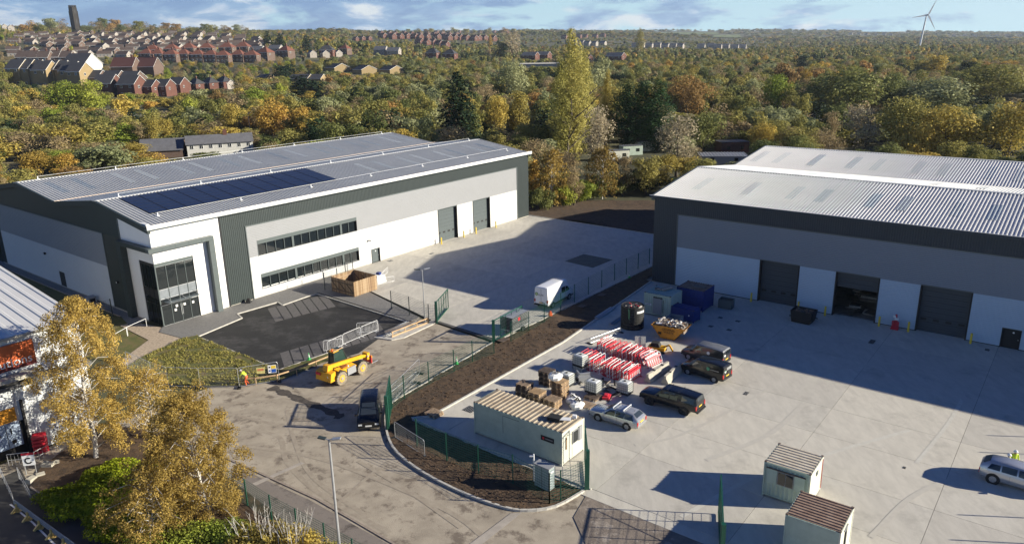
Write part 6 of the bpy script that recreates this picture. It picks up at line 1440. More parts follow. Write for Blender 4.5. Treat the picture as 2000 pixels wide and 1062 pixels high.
def ibc(label, p, rz, h=1.0, top=True, dirty=False):
    t = thing('ibc_tote', label, 'tank', p, rz, 'caged white liquid containers'); b = MB(); b.box(0, 1.2, 0, 1.0, 0, .14, m_blk); b.build('base_pallet', t)
    pm = mat('tote_plastic', (.70, .71, .68), .5, var=.05); b = MB(); b.hexa([(.04, .04, .16), (1.16, .04, .16), (1.16, .96, .16), (.04, .96, .16), (.04, .04, 1.06), (1.16, .04, 1.06), (1.16, .96, 1.06), (.04, .96, 1.06)], pm); b.hexa([(.04, .04, 1.06), (1.16, .04, 1.06), (1.16, .96, 1.06), (.04, .96, 1.06), (.2, .2, 1.13), (1.0, .2, 1.13), (1.0, .8, 1.13), (.2, .8, 1.13)], pm)
    bo = b.build('bottle', t); b = MB(); b.cyl((.6, .5, 1.13), (.6, .5, 1.18), .12, m_blk, 14); b.build('lid', bo)
    b = MB()
    for k in range(7):
        x = 1.2*k/6; b.beam((x, -.01, .14), (x, -.01, 1.1), .022, .022, m_trim); b.beam((x, 1.01, .14), (x, 1.01, 1.1), .022, .022, m_trim)
    for k in range(6):
        y = k/5; b.beam((-.01, y, .14), (-.01, y, 1.1), .022, .022, m_trim); b.beam((1.21, y, .14), (1.21, y, 1.1), .022, .022, m_trim)
    for k in range(5):
        z = .2+k*.22
        for q0, q1 in (((-.02, -.02), (1.22, -.02)), ((-.02, 1.02), (1.22, 1.02)), ((-.02, -.02), (-.02, 1.02)), ((1.22, -.02), (1.22, 1.02))): b.beam((*q0, z), (*q1, z), .022, .022, m_trim)
    b.build('cage', t); return t
def lamp(label, p, h, heads, rz=0, thick=.07, big=False):
    t = thing('lamp_column', label, 'street lamp', p, rz); b = MB(); b.cyl((0, 0, 0), (0, 0, 1.2), thick*1.5, m_steel, 10); b.cyl((0, 0, 1.2), (0, 0, h), thick, m_steel, 10, thick*.7); b.build('column', t)
    for k, (dx, dy, L) in enumerate(heads):
        b = MB(); e = V((dx, dy, 0)).normalized(); c = V((0, 0, h)); b.beam(c, c+e*.25+V((0, 0, .05)), .05, .05, m_steel); b.beam(c+e*.2+V((0, 0, .06)), c+e*(.2+L)+V((0, 0, .13)), .26, .07, m_steel if k else m_dgrey); b.build('lamp_head', t)
    return t
def cone(label, p, m, h=.75):
    t = thing('traffic_cone', label, 'cone', p); b = MB(); b.box(-.2, .2, -.2, .2, 0, .04, m); b.cyl((0, 0, .04), (0, 0, h*.4), .15, m, 12, .10, cap=False); b.cyl((0, 0, h*.4), (0, 0, h*.8), .10, mat('cone_sleeve', (.6, .72, .6), .4), 12, .05, cap=False); b.cyl((0, 0, h*.8), (0, 0, h), .05, m, 12, .03); b.build('cone_body', t); return t
def site():
    R = random.Random(5); A = TH-pi/2      # x along V3, y along U3
    # long cabin
    t = cabin('long pale green site cabin with a rusty ribbed roof', RF(8.6, -46.1)+V((0, 0, .06)), A, 8.6, 3.0, 2.75, m_cabin, m_cabw, m_rust, .43)
    # place so its near right corner is where the photograph has it
    c = G(1098, 912); t.location = c-V3*8.6+V((0, 0, .06)); t.rotation_euler = (0, 0, A)
    b = MB(); b.box(3.0, 4.55, .018, .03, .95, 2.45, m_cabin); b.box(2.97, 3.0, .01, .03, .95, 2.48, m_trim); b.box(2.97, 4.58, .01, .03, 2.45, 2.48, m_trim); b.build('blocked_window', t)
    b = MB(); b.box(6.65, 7.85, .0, .03, 1.62, 2.02, m_black); s = b.build('sign_board', t); b = MB(); b.cyl((6.88, -.004, 1.82), (6.88, 0, 1.82), .10, m_red, 12)
    for k in range(9): b.box(7.08+k*.075, 7.13+k*.075, -.005, 0, 1.78, 1.87, m_lgrey)
    b.build('sign_print', s)
    b = MB(); b.box(8.58, 8.64, 1.35, 2.15, 1.25, 2.3, m_lgrey); w = b.build('window', t); b = MB(); b.box(8.64, 8.65, 1.42, 2.08, 1.32, 2.23, m_glass); b.build('pane', w); b = MB(); b.box(8.61, 8.68, 2.2, 2.6, 1.2, 2.35, m_lgrey); b.build('shutter', t)
    b = MB(); b.tube([(8.62, .3, 2.4), (8.65, .7, 2.3), (8.65, 1.2, 2.2), (8.65, 1.3, .6), (8.7, 1.3, .1)], .012, m_black, 4); b.box(8.6, 8.66, .5, .56, 1.2, 2.2, m_wood); b.build('cable', t)
    b = MB(); b.rbox((7.7, 1.6, 2.98), (1.0, .5, .04), m_wht, .5); b.rbox((7.0, 1.4, 2.95), (1.0, .7, .25), m_blk, .2); b.rbox((8.1, 2.4, 2.95), (.3, .3, .25), m_wht, .4); tag(b.build('roof_rubbish'), 'white sheet and black bags lying on the long cabin roof', 'rubbish', None, t.location, A)
    # two cabins at the lower right
    t = cabin('cream-roofed site cabin with a two-pane window at the lower right', G(1487, 967)+V((0, 0, .06)), A+.02, 3.1, 3.0, 2.6, m_cabin, m_cabw, m_rust3, .36, across=False, corr=True)
    window_front(t, 1.0, 2.0, 1.25, 2.15, .0)
    b = MB(); b.rbox((3.11, 1.6, 2.0), (.02, .4, .3), m_trim); b.tube([(3.12, 2.8, 2.5), (3.14, 2.85, .2)], .02, m_red, 5); b.build('vent_and_cable', t)
    t = cabin('rusty-roofed site cabin, the nearer of the lower right pair', G(1528, 1118)+V((0, 0, .06)), A+.02, 3.2, 3.1, 2.6, m_cabin, m_cabw, m_rust2, .30, across=False)
    cpos = None
    def fit(x, y, z): q = G(x, y, z); return q
    c = fit(1534, 1004, 2.66); t.location = V((c.x, c.y, .06))
    b = MB(); b.box(3.19, 3.24, 1.2, 1.5, .4, 2.2, m_black); b.beam((3.22, .9, 2.2), (3.22, 1.6, 2.35), .08, .05, m_lgrey); b.build('side_door', t)
    # green and blue containers
    t = cabin('grey-green store container with timber on top beside the blue container', G(1257, 613)+V((0, 0, .06)), A+.03, 3.3, 3.1, 2.6, m_cabin, m_cabin, m_cabin, .3, corr=True)
    b = MB(); b.box(1.15, 2.25, -.07, -.01, .3, 2.15, m_lgrey); b.build('open_door', t); b = MB(); b.box(1.15, 2.3, -.02, .06, 2.17, 2.3, m_black); b.build('door_gap', t); b = MB(); b.box(.2, .95, -.03, 0, 1.2, 1.38, m_wht); b.box(.3, .8, -.035, -.03, 1.26, 1.32, m_blue); b.build('name_plate', t)
    b = MB()
    for k in range(7): b.box(2.36, 2.44, -.02, 0, .55+k*.22, .70+k*.22, m_dgrey)
    b.build('vertical_lettering', t)
    b = MB()
    for k in range(7): b.rbox((1.3+k*.12, 2.1, 2.75+.05*(k % 3)), (.09, 1.6, .07), m_debris[2 if k % 2 else 0], -.5+.03*k)
    b.rbox((.8, 1.7, 2.75), (.5, .5, .15), m_debris[1], .4); tag(b.build('timber_lengths'), 'pale timber lengths heaped on the grey-green container', 'timber', None, t.location, A+.03)
    t = cabin('tall dark blue store container with a rusty roof', RF(7.8, -8.8)+V((0, 0, .06)), A+.0, 3.4, 3.0, 2.5, m_blue, m_blue, m_rust2, .3, nm='shipping_container', cat='container'); c = G(1320, 600, 0); t.location = c+V((0, 0, .06))
    b = MB(); b.rbox((2.3, 1.2, 2.62), (1.4, .9, .06), m_debris[1], .1); b.build('sheet_on_roof', t)
    t = cabin('low bright blue steel store with a flat lid in front of the tall blue container', G(1309, 622)+V((0, 0, .06)), A-.05, 2.9, 1.6, 1.45, m_blue, m_blue, m_blue, .8, nm='steel_store', cat='container'); disc(t, (2.3, -.0, .8), .09, m_wht, (0, -1, 0))
    def tray(label, p, rz, w, d, h, m, nm='plastic_crate', cat='crate', fill=None, taper=0.0):
        t = thing(nm, label, cat, p, rz); b = MB(); k = .05; q = taper
        b.box(0, w, 0, d, .05, .1, m)
        def wall(a, c, a2, c2): b.hexa([(*a, .05), (*c, .05), (c[0]+(c2[0]-c[0])*k, c[1]+(c2[1]-c[1])*k, .05), (a[0]+(a2[0]-a[0])*k, a[1]+(a2[1]-a[1])*k, .05), (a[0]-q*(1 if a[0] == 0 else -1), a[1], h), (c[0]-q*(1 if c[0] == 0 else -1), c[1], h), (c[0]+(c2[0]-c[0])*k-q*(1 if c[0] == 0 else -1), c[1]+(c2[1]-c[1])*k, h), (a[0]+(a2[0]-a[0])*k-q*(1 if a[0] == 0 else -1), a[1]+(a2[1]-a[1])*k, h)], m)
        wall((0, 0), (w, 0), (0, d), (w, d)); wall((w, d), (0, d), (w, 0), (0, 0)); b.hexa([(0, 0, .05), (k, 0, .05), (k, d, .05), (0, d, .05), (-q, 0, h), (k-q, 0, h), (k-q, d, h), (-q, d, h)], m); b.hexa([(w-k, 0, .05), (w, 0, .05), (w, d, .05), (w-k, d, .05), (w-k+q, 0, h), (w+q, 0, h), (w+q, d, h), (w-k+q, d, h)], m)
        b.build('shell', t); return t
    tray('grey open crate between the yellow skip and the blue store', G(1300, 640)+V((0, 0, .06)), A+.1, 1.5, 1.4, 1.2, m_lgrey)
    tray('grey box crate on the far side of the blue container', G(1402, 602)+V((0, 0, .06)), A+.1, 1.6, 1.1, 1.1, m_trim)
    # yellow skip full of waste
    c = G(1289, 661); t = thing('waste_skip', 'yellow skip marked general waste heaped with rubbish', 'skip', c+V((0, 0, .06)), A+.10); m = m_skip; q = 1.05
    b = MB(); L, D, h = 2.2, 1.75, 1.45
    b.hexa([(0, 0, .05), (L-.6, 0, .05), (L-.6, D, .05), (0, D, .05), (0, 0, .12), (L-.6, 0, .12), (L-.6, D, .12), (0, D, .12)], m)
    x0, x1 = 0, L-.6; X0, X1 = -1.0, L+.55
    for y0, y1 in ((-.0, .06), (D-.06, D)): b.hexa([(x0, y0, .1), (x1, y0, .1), (x1, y1, .1), (x0, y1, .1), (X0, y0-.15 if y0 < .5 else y0+.15, h), (X1, y0-.15 if y0 < .5 else y0+.15, h), (X1, y1-.15 if y0 < .5 else y1+.15, h), (X0, y1-.15 if y0 < .5 else y1+.15, h)], m)
    b.hexa([(x0, 0, .1), (x0+.06, 0, .1), (x0+.06, D, .1), (x0, D, .1), (X0, -.15, h), (X0+.06, -.15, h), (X0+.06, D+.15, h), (X0, D+.15, h)], m); b.hexa([(x1-.06, 0, .1), (x1, 0, .1), (x1, D, .1), (x1-.06, D, .1), (X1-.06, -.15, h), (X1, -.15, h), (X1, D+.15, h), (X1-.06, D+.15, h)], m)
    b.box(X0, X1, -.22, -.14, h-.12, h+.02, m); b.box(X0, X1, D+.14, D+.22, h-.12, h+.02, m); b.build('shell', t)
    mat_ink = mat('ink_black', (.02, .015, .01), .7); fy = V((0, -.15/1.35, 1)).normalized()
    for txt, z, x in (('GENERAL', 1.02, .2), ('WASTE', .72, .4)): text_mesh(txt, .34, mat_ink, 'lettering', t, frameM((x, -.02-z*.11, z), (1, 0, 0), fy))
    b = MB(); b.box(-.2, .15, -.12, -.09, .5, .75, mat_ink); b.build('stencil_mark', t)
    b = MB(); b.hexa([(X0+.15, 0, .9), (X1-.15, 0, .9), (X1-.15, D, .9), (X0+.15, D, .9), (X0+.3, .1, 1.45), (X1-.3, .1, 1.45), (X1-.3, D-.1, 1.5), (X0+.3, D-.1, 1.5)], m_debris[1]); scraps(b, 170, X0+.25, X1-.25, 0, D, 1.45, R, .42, m_debris+[m_wht]); tag(b.build('rubbish_heap'), 'mixed rubbish heaped in the yellow skip', 'rubbish', None, t.location, A+.1)['kind'] = 'stuff'
    # black forklift waste skip
    t = tray('black tipping skip full of scrap by the warehouse wall', G(1545, 629)+V((0, 0, .06)), A-.02, 2.0, 1.9, 1.35, m_black, 'tipping_skip', 'skip', taper=.2)
    b = MB(); scraps(b, 90, .1, 1.9, .2, 1.7, 1.05, R, .35, [m_debris[1], m_debris[3], m_debris[4]]); b.box(.05, 1.95, .1, 1.8, .85, 1.08, m_debris[3]); tag(b.build('scrap_heap'), 'dark scrap filling the black tipping skip', 'rubbish', None, t.location, A-.02)['kind'] = 'stuff'
    b = MB(); b.box(-.3, .0, .1, .2, .6, .7, m_black); b.box(2.0, 2.3, 1.7, 1.8, .3, .4, m_black); b.build('lifting_lug', t)
    # black water tank
    c = G(1224, 645)+U3*1.2; t = thing('water_tank', 'round black plastic tank beside the grey-green container', 'tank', c+V((0, 0, .06))); b = MB()
    for k in range(8): z = k*.32; b.cyl((0, 0, z), (0, 0, z+.27), 1.28, m_blk, 30, cap=(k == 7)); b.cyl((0, 0, z+.27), (0, 0, z+.32), 1.24, m_blk, 30, cap=False)
    b.cyl((0, 0, 2.45), (0, 0, 2.55), 1.15, m_black, 30, .9); b.build('shell', t); b = MB(); n = V((.35, -.94, 0)); 
    for k in range(8): a0, a1 = radians(-78+k*6), radians(-78+(k+1)*6); b.hexa([(cos(a)*r, sin(a)*r, z) for z in (1.95, 2.2) for a, r in ((a0, 1.285), (a1, 1.285), (a1, 1.30), (a0, 1.30))], m_wht)
    b.build('name_label', t); b = MB(); scraps(b, 26, -.8, .8, -.8, .8, 2.5, R, .35, [m_black, m_debris[2], m_debris[3], m_red]); b.tube([(-.6, -1.1, 2.5), (-.62, -1.3, 2.3), (-.6, -1.32, 1.4)], .04, m_green, 5); tag(b.build('oddments'), 'oddments and a green strap lying on the black tank', 'rubbish', None, t.location)
    # stack of blue-lit pipes beside the kerb
    for k, (q, n, L, mm) in enumerate((((1162, 623), 7, 4.0, m_steel), ((1190, 635), 6, 3.0, m_steel))):
        for i in range(n):
            b = MB(); b.cyl((0, 0, 0), (L, 0, 0), .06, mm, 8); p = G(*q); o = b.build('steel_tube'); tag(o, ('galvanised tube in the longer pile by the soil kerb', 'galvanised tube in the shorter pile beside the black tank')[k], 'tube', ('tubes in the long pile', 'tubes in the short pile')[k], p+V3*(.14*(i % 4))+V((0, 0, .13+.1*(i//4))), TH+.02*i)
    # red barrier stack with extinguishers by the wall
    t = thing('barrier_stack', 'stack of red barrier feet and white signs against the right warehouse wall', 'stack', RF(29.6, -.8)+V((0, 0, .06)), A); b = MB()
    for k in range(6): b.rbox((.0, 0, .1+k*.15), (.75-k*.04, .6, .12), m_red, .1*k)
    b.cyl((0, 0, .95), (0, 0, 1.7), .16, m_red, 10, .1); b.build('red_feet', t); b = MB(); b.rbox((.1, -.2, 1.25), (.4, .04, .3), m_wht, .3, .3); b.rbox((-.12, -.2, 1.5), (.3, .04, .25), m_wht, -.4, .2); b.build('white_sign', t)
    # timber bin store
    c = LF(16.3+1.0, -3.0); c = G(693, 581); rz = TH; t = thing('bin_store', 'roofless bin store of fresh upright timber boards beside the car park', 'bin store', c+V((0, 0, .05)), rz)
    # local x runs along the sunlit face (U3), y to the left (W3)
    Lx, Ly, Hh = 3.8, 4.4, 1.95; bms = []
    for c_ in ((.40, .27, .15), (.33, .215, .115), (.46, .33, .20), (.27, .17, .095)):
        base = MB(); base.box(0, .120, 0, .028, 0, Hh, mat('timber_%d' % int(c_[0]*100), c_, .8, var=.15, scale=3)); bms.append(base.mesh('board'))
    for k in range(27):
        put('board', R.choice(bms), t, (k*.141, .012*(k % 2), .03+.02*(k % 3))); put('board', R.choice(bms), t, (k*.141, Ly, .03+.015*(k % 3)))
    for k in range(31):
        put('board', R.choice(bms), t, (.012*(k % 2), k*.141+.03, .03+.015*(k % 2)), pi/2); put('board', R.choice(bms), t, (Lx+.03, k*.141+.03, .03), pi/2)
    b = MB()
    for x in (.06, Lx-.06):
        for y in (.08, Ly/2, Ly-.08): b.box(x-.05, x+.05, y-.05, y+.05, 0, Hh, m_wood3)
    for z in (.4, 1.5): b.box(-.03-.06, -.03, .1, Ly-.1, z, z+.1, m_wood2); b.box(.05, Lx-.05, .03, .08, z, z+.09, m_wood3); b.box(.05, Lx-.05, Ly-.08, Ly-.03, z, z+.09, m_wood3)
    for k in range(3): b.beam((-.06, .1+k*1.45, .45), (-.06, 1.4+k*1.45, 1.5), .05, .09, m_wood2); b.beam((Lx-.03, .1+k*1.45, .45), (Lx-.03, 1.4+k*1.45, 1.5), .05, .09, m_wood2)
    b.build('rails', t)
    # white material and a barrier beyond it
    p = G(738, 556); t = thing('bagged_material', 'white wrapped sacks behind the timber bin store', 'sack', p+V((0, 0, .06)), TH); b = MB(); b.hexa([(0, 0, 0), (1.6, 0, 0), (1.6, 1.4, 0), (0, 1.4, 0), (.1, .1, 1.1), (1.4, .1, 1.0), (1.4, 1.3, 1.0), (.1, 1.3, 1.15)], m_wht); b.rbox((.9, .7, 1.2), (.5, .5, .3), m_blue, .3); b.build('sacks', t)
    for a, c, l in (((733, 560), (770, 551), 'white pedestrian barrier lying nearest the white sacks'), ((737, 556), (758, 533), 'white pedestrian barrier behind the white sacks')): crowd_barrier(l, G(*a), G(*c), m_wht, None, .9)
    # white crowd barriers on the tarmac
    pts = [G(633, 688), G(670, 683), G(704, 666), G(738, 652)]
    crowd_barrier('white pedestrian barrier nearest the telehandler, at the left of the row', pts[0], pts[1]-V((.0, 0, 0)), m_wht, 'white barriers on the tarmac', 1.3)
    crowd_barrier('white pedestrian barrier in the middle of the row on the tarmac', G(641, 690), G(670, 676), m_wht, 'white barriers on the tarmac', 1.3); crowd_barrier('white pedestrian barrier right of the middle of the row on the tarmac', G(671, 675), G(705, 660), m_wht, 'white barriers on the tarmac', 1.3)
    crowd_barrier('white pedestrian barrier at the right end of the row on the tarmac', G(706, 660), G(739, 646), m_wht, 'white barriers on the tarmac', 1.3); crowd_barrier('white pedestrian barrier set askew behind the right end of the row', G(698, 652), G(739, 650), m_wht, 'white barriers on the tarmac', 1.3)
    # lamps
    lamp('tall grey lamp column at the bottom of the picture with two small heads', G(667, 1105), 8.6, ((-1, .2, .45), (1, -.1, .5)), 0, .09); lamp('slim lamp column in the left yard with a double head', G(830, 628), 6.2, ((-1, -.15, .7), (1, .5, .7)), 0, .06)
    lamp('lamp column among the trees behind the white terrace', HIT(490, 270), 9, ((1, 0, .6),), 0, .09); lamp('lamp column in the left wood below the buff-gabled terrace', HIT(145, 208), 7.5, ((-1, 0, .8),), 0, .1); lamp('lamp column above the middle of the left warehouse roof', HIT(635, 268), 8, ((1, 0, .6),), 0, .09); lamp('lamp column in the left wood below the brick front row', HIT(247, 215), 8, ((-1, 0, .8),), 0, .1)
    # boundary mesh fence
    F1 = [G(*q) for q in ((965, 692), (923, 708), (887, 727), (838, 752), (790, 780), (766, 800), (757, 842))]; mesh_fence('mesh_fence', 'green post and wire fence along the soil border in front of the gate', F1, 2.2)
    F2 = [G(*q) for q in ((998, 669), (1033, 648), (1063, 630), (1095, 609), (1122, 591), (1149, 576), (1175, 562), (1200, 548), (1223, 537), (1246, 526), (1268, 516))]; mesh_fence('mesh_fence', 'green post and wire fence between the two yards beyond the gate', F2, 2.2)
    F3 = [G(*q) for q in ((757, 842), (815, 872), (873, 901), (935, 926), (1002, 946), (1073, 985), (1095, 979), (1143, 957))]; mesh_fence('mesh_fence', 'green post and wire fence round the curved soil corner', F3[1:6], 2.3); mesh_fence('mesh_fence', 'short green fence return beside the grey cabinet', F3[5:8], 2.3)
    F4 = [G(*q) for q in ((730, 565), (762, 577), (800, 590), (826, 602), (848, 628))]; mesh_fence('mesh_fence', 'thin dark mesh fence between the car park and the left yard', [G(765, 604), G(800, 616), G(838, 632), G(851, 633)], 2.2, m=m_dgrey)
    mesh_fence('mesh_fence', 'thin dark mesh fence behind the timber bin store', [G(635, 567), G(660, 558), G(676, 545), G(690, 530)], 2.3, m=m_dgrey)
    mesh_fence('mesh_fence', 'green mesh fence at the bottom edge beside the footway', [G(*q) for q in ((430, 958), (484, 990), (532, 1022), (582, 1050), (637, 1080), (692, 1112), (750, 1146))], 2.05, post=.08, rail=.17)
    mesh_fence('mesh_fence', 'dark mesh gate and railing in the shade beside the glazed corner', [LF(-1.8, 8.6), LF(-4.2, 8.6), LF(-6.5, 8.6)], 2.1, m=m_dgrey)
    # gates
    def gate(lab, post, leafend, h, posts=1, bars=9):
        t = thing('mesh_gate', lab, 'gate', post); b = MB(); b.box(-.13, .13, -.13, .13, -.1, h+.12, m_green); b.build('gate_post', t); d = V(leafend)-V(post); d.z = 0; gate_leaf(t, d.normalized()*.25+V((0, 0, .05)), d+V((0, 0, .05)), h, bars=bars)
    gate('green mesh gate leaf standing open on the left side of the entrance', G(853, 631), G(876, 603), 2.5); gate('green mesh gate leaf folded back beside the black trailer load', G(964, 670), G(1020, 638), 2.5)
    gate('dark green gate seen end-on beside the people carrier', G(758, 840), G(765, 795), 3.0); gate('green gate leaf standing open beside the long cabin end', G(1147, 955), G(1142, 902), 3.0); gate('tall green gate leaf seen end-on at the bottom right of centre', G(1407, 1110), G(1403, 1005), 3.0)
    # heras panels
    hp = [(250, 722), (298, 744), (330, 755), (392, 757), (468, 757), (546, 744)]
    for k, (a, c) in enumerate(zip(hp[:-1], hp[1:])): heras('steel site fence panel round the grass plot, %s from the left' % ORD[k], G(*a), G(*c), 2.0, group='fence panels round the grass plot')
    t = thing('warning_sign', 'yellow and white sign hung on the fence panel left of the blue and yellow one', 'sign', G(505, 751)+V((0, -.06, 0)), radians(8)); b = MB(); b.box(0, .75, -.02, 0, 1.15, 1.75, mat('sign_cream', (.75, .66, .25), .5)); b.box(.08, .66, -.03, -.02, 1.45, 1.5, m_red); b.box(.08, .66, -.03, -.02, 1.55, 1.62, m_red); b.build('board', t)
    t = thing('warning_sign', 'yellow, white and blue safety sign on the last grass plot fence panel', 'sign', G(527, 747)+V((0, -.06, 0)), radians(12)); b = MB(); b.box(0, .75, -.02, 0, 1.0, 1.8, m_wht); b.box(.3, .72, -.03, -.02, 1.45, 1.75, m_yel); b.box(.3, .72, -.03, -.02, 1.05, 1.4, mat('sign_blue', (.02, .10, .45), .5)); b.cyl((.15, -.03, 1.6), (.15, -.02, 1.6), .08, m_blk, 10); b.cyl((.15, -.03, 1.25), (.15, -.02, 1.25), .08, mat('sign_blue', (0, 0, 0)), 10); b.build('board', t)
    heras('silver fence panel leaning along the curved soil border, upper one', G(765, 787), G(820, 730), 1.6); heras('long silver panel lying tilted over the soil border by the black gate', G(762, 792), G(815, 748), 1.2)
    heras('rusty-footed fence panel standing in the soil beside the stack of two pallets', G(772, 855), G(830, 893), 1.5); 
    t = thing('timber_rail', 'low timber post and rail along the kerb behind the telehandler', 'rail', (0, 0, 0)); pr = [G(q[0], q[1]) for q in ((480, 752), (500, 751), (542, 745), (580, 733), (618, 718), (650, 705))]; b = MB()
    for p in pr: b.box(p.x-.05, p.x+.05, p.y-.05, p.y+.05, 0, .75, m_wood)
    b.build('posts', t); b = MB()
    for a, c in zip(pr[:-1], pr[1:]): b.beam(a+V((0, 0, .68)), c+V((0, 0, .68)), .04, .14, m_wood)
    b.build('top_rail', t)
    t = thing('timber_hoarding', 'white-edged timber tray of steel tubes beside the left gate', 'timber frame', G(765, 660), TH-.03); b = MB(); L = 5.6; b.box(0, L, -.06, 0, .1, .25, m_wood); b.box(0, L, -.06, 0, .62, .74, m_wood); [b.box(x, x+.1, -.05, .01, 0, .74, m_wood) for x in (0.1, 1.9, 3.7, 5.45)]; b.build('front_rail', t)
    b = MB(); [b.beam((-.4+.1*k, .5+.14*k, .2+.1*(k % 3)), (4.6-.1*k, .7+.1*k, .35+.1*(k % 2)), .09, .05, R.choice((m_steel, m_wht, m_wood2, m_black))) for k in range(11)]; tag(b.build('bundle_of_tubes'), 'bundle of steel tubes and boards lying in the timber tray', 'tubes', None, G(765, 660), TH-.03)
    sheet('kerb_island', px((730, 660), (762, 650), (846, 626), (850, 632), (790, 660), (765, 665)), .10, m_kerb, thick=.12)
    # kiosk cabinet with pole
    t = thing('electric_cabinet', 'grey-green electricity cabinet in the curved soil corner', 'cabinet', G(1044, 950)+V((0, 0, .1)), A-.04); b = MB(); b.box(0, 1.3, 0, .62, 0, 1.75, m_cabin if False else mat('cabinet_grey', (.34, .40, .40), .5)); b.build('cabinet_body', t); b = MB(); b.box(-.05, 1.35, -.05, .67, 1.75, 1.82, m_lgrey); b.build('lid', t); b = MB(); b.box(.64, .66, -.01, 0, .1, 1.7, m_black); b.box(1.3, 1.31, .2, .5, 1.3, 1.45, m_wht); b.build('door_joint', t)
    b = MB(); b.cyl((0, 0, 0), (0, 0, 2.3), .05, m_wht, 8); b.box(-.3, .0, -.05, .05, 2.1, 2.2, m_wht); tag(b.build('camera_pole'), 'short white pole with a small box beside the grey-green cabinet', 'pole', None, G(1046, 946)+V((-.1, .3, 0)))
    # cones
    cone('green and white cone on the soil border beside the mesh fence', G(892, 713)+V((0, 0, .15)), mat('cone_green', (.05, .42, .10), .5)); cone('green and white cone on the grass behind the telehandler', G(604, 704)+V((0, 0, .1)), mat('cone_green', (0, 0, 0))); cone('bright green cone in the shade by the far fence', G(1229, 544)+V((0, 0, .15)), mat('cone_green', (0, 0, 0)), .6)
    b = MB(); b.rbox((0, 0, .25), (.35, .35, .5), m_orange, .4); b.cyl((0, 0, .5), (0, 0, .7), .1, m_orange, 8); tag(b.build('orange_marker'), 'small orange marker at the fence behind the white van', 'marker', None, G(1075, 618))
    # hoop railings by the glazed corner
    for k, (a, c) in enumerate((((250, 655), (287, 638)), ((225, 670), (249, 656)))):
        A_, C_ = G(*a), G(*c); b = MB(); b.tube([V((0, 0, 0)), V((0, 0, 1.0)), (C_-A_)+V((0, 0, 1.0)), (C_-A_)], .025, m_wht, 6); tag(b.build('hoop_rail'), 'white tube hoop rail on the gravel path, %s' % ('nearest the glazed corner' if not k else 'nearer the birch'), 'railing', None, A_)
    b = MB(); b.box(-.45, .45, -.45, .45, 0, .75, m_lgrey); b.box(-.5, .5, -.5, .5, .75, .85, m_lgrey); b.box(-.3, .3, -.46, -.45, .1, .65, m_black); tag(b.build('condenser_unit'), 'grey box unit against the shaded gable wall above the tall birch', 'cabinet', None, LF(-.9, 16.2), TH)
    b = MB(); b.hexa([(-.35, -.3, 0), (.35, -.3, 0), (.35, .3, 0), (-.35, .3, 0), (-.1, -.1, .55), (.2, -.1, .5), (.2, .2, .5), (-.1, .2, .55)], m_blk); tag(b.build('black_sack'), 'small black sack at the foot of the dark cladding', 'sack', None, LF(10.6, -.6, .08))
    # pallets
    pm = [pallet_mesh(m_wood2), pallet_mesh(m_wood3), pallet_mesh(m_wood)]
    stacks = [((1007, 776), 9, (0, 0, 0, 1, 0), 'pallet in the tall grey stack at the left of the pallet pile'), ((1052, 752), 10, (0, 0, 1), 'pallet in the tall grey stack at the back of the pallet pile'), ((1032, 789), 8, (1, 2, 0), 'pallet in the brown stack in the middle of the pallet pile'), ((1076, 776), 11, (2, 1), 'pallet in the pale stack under the white sacks'), ((1061, 797), 6, (2, 1), 'pallet in the low pale stack nearest the long cabin roof'), ((829, 812), 2, (1, 1), 'pallet in the lone pair at the kerb corner'), ((1140, 780), 2, (1, 0), 'pallet under the caged white container'), ((1128, 795), 1, (1,), 'flat pallet on the ground left of the silver estate')]
    for (q, n, ms, lab) in stacks:
        p = G(*q)
        for i in range(n): o = bpy.data.objects.new('pallet', pm[ms[i % len(ms)]]); COL.objects.link(o); tag(o, lab, 'pallet', lab.replace('pallet', 'pallets', 1), p+V((R.uniform(-.04, .04), R.uniform(-.04, .04), .065+i*.146)), A+R.uniform(-.05, .05))
    # white sacks on stack, totes
    for q, z, l in (((1078, 776), 1.7, 'slumped white bulk bag on top of the pale pallet stack'), ((1112, 790), .1, 'white bag with a drum beside the pale pallet stack'), ((1120, 800), .1, 'white wrapped bundle on the ground behind the long cabin')):
        b = MB(); nn = 10; 
        for j in range(4):
            for k in range(nn):
                a0, a1 = 2*pi*k/nn, 2*pi*(k+1)/nn; rr = [.62, .66, .55, .3][j]; r2 = [.66, .55, .3, .02][j]; z0, z1 = (0, .22, .42, .52)[j], (.22, .42, .52, .5)[j]; f = lambda a, r: r*(1+.13*sin(3*a+j)+.08*sin(7*a))
                b.poly([(cos(a0)*f(a0, rr), sin(a0)*f(a0, rr), z0), (cos(a1)*f(a1, rr), sin(a1)*f(a1, rr), z0), (cos(a1)*f(a1, r2), sin(a1)*f(a1, r2), z1), (cos(a0)*f(a0, r2), sin(a0)*f(a0, r2), z1)], m_wht)
        scraps(b, 8, -.3, .3, -.3, .3, .5, R, .3, [m_black, m_wht, m_debris[3]]); tag(b.build('bulk_bag'), l, 'sack', None, G(*q)+U3*.5+V((0, 0, z)))
    ibc('caged white container on two pallets behind the silver estate', G(1142, 772)+V((0, 0, .36)), A); ibc('caged white container with a black lid nearest the black pickup', G(1203, 768)+V((0, 0, .07)), A)
    ibc('white container cut open at the top behind the pale pallet stack', G(1090, 752)+V((0, 0, .1)), A); ibc('grey-topped container at the left end of the red and white barriers', G(1118, 722)+V((0, 0, .5)), A-.1); ibc('container under the grey-topped one at the end of the barriers', G(1118, 722)+V((0, 0, -.6)), A-.1)
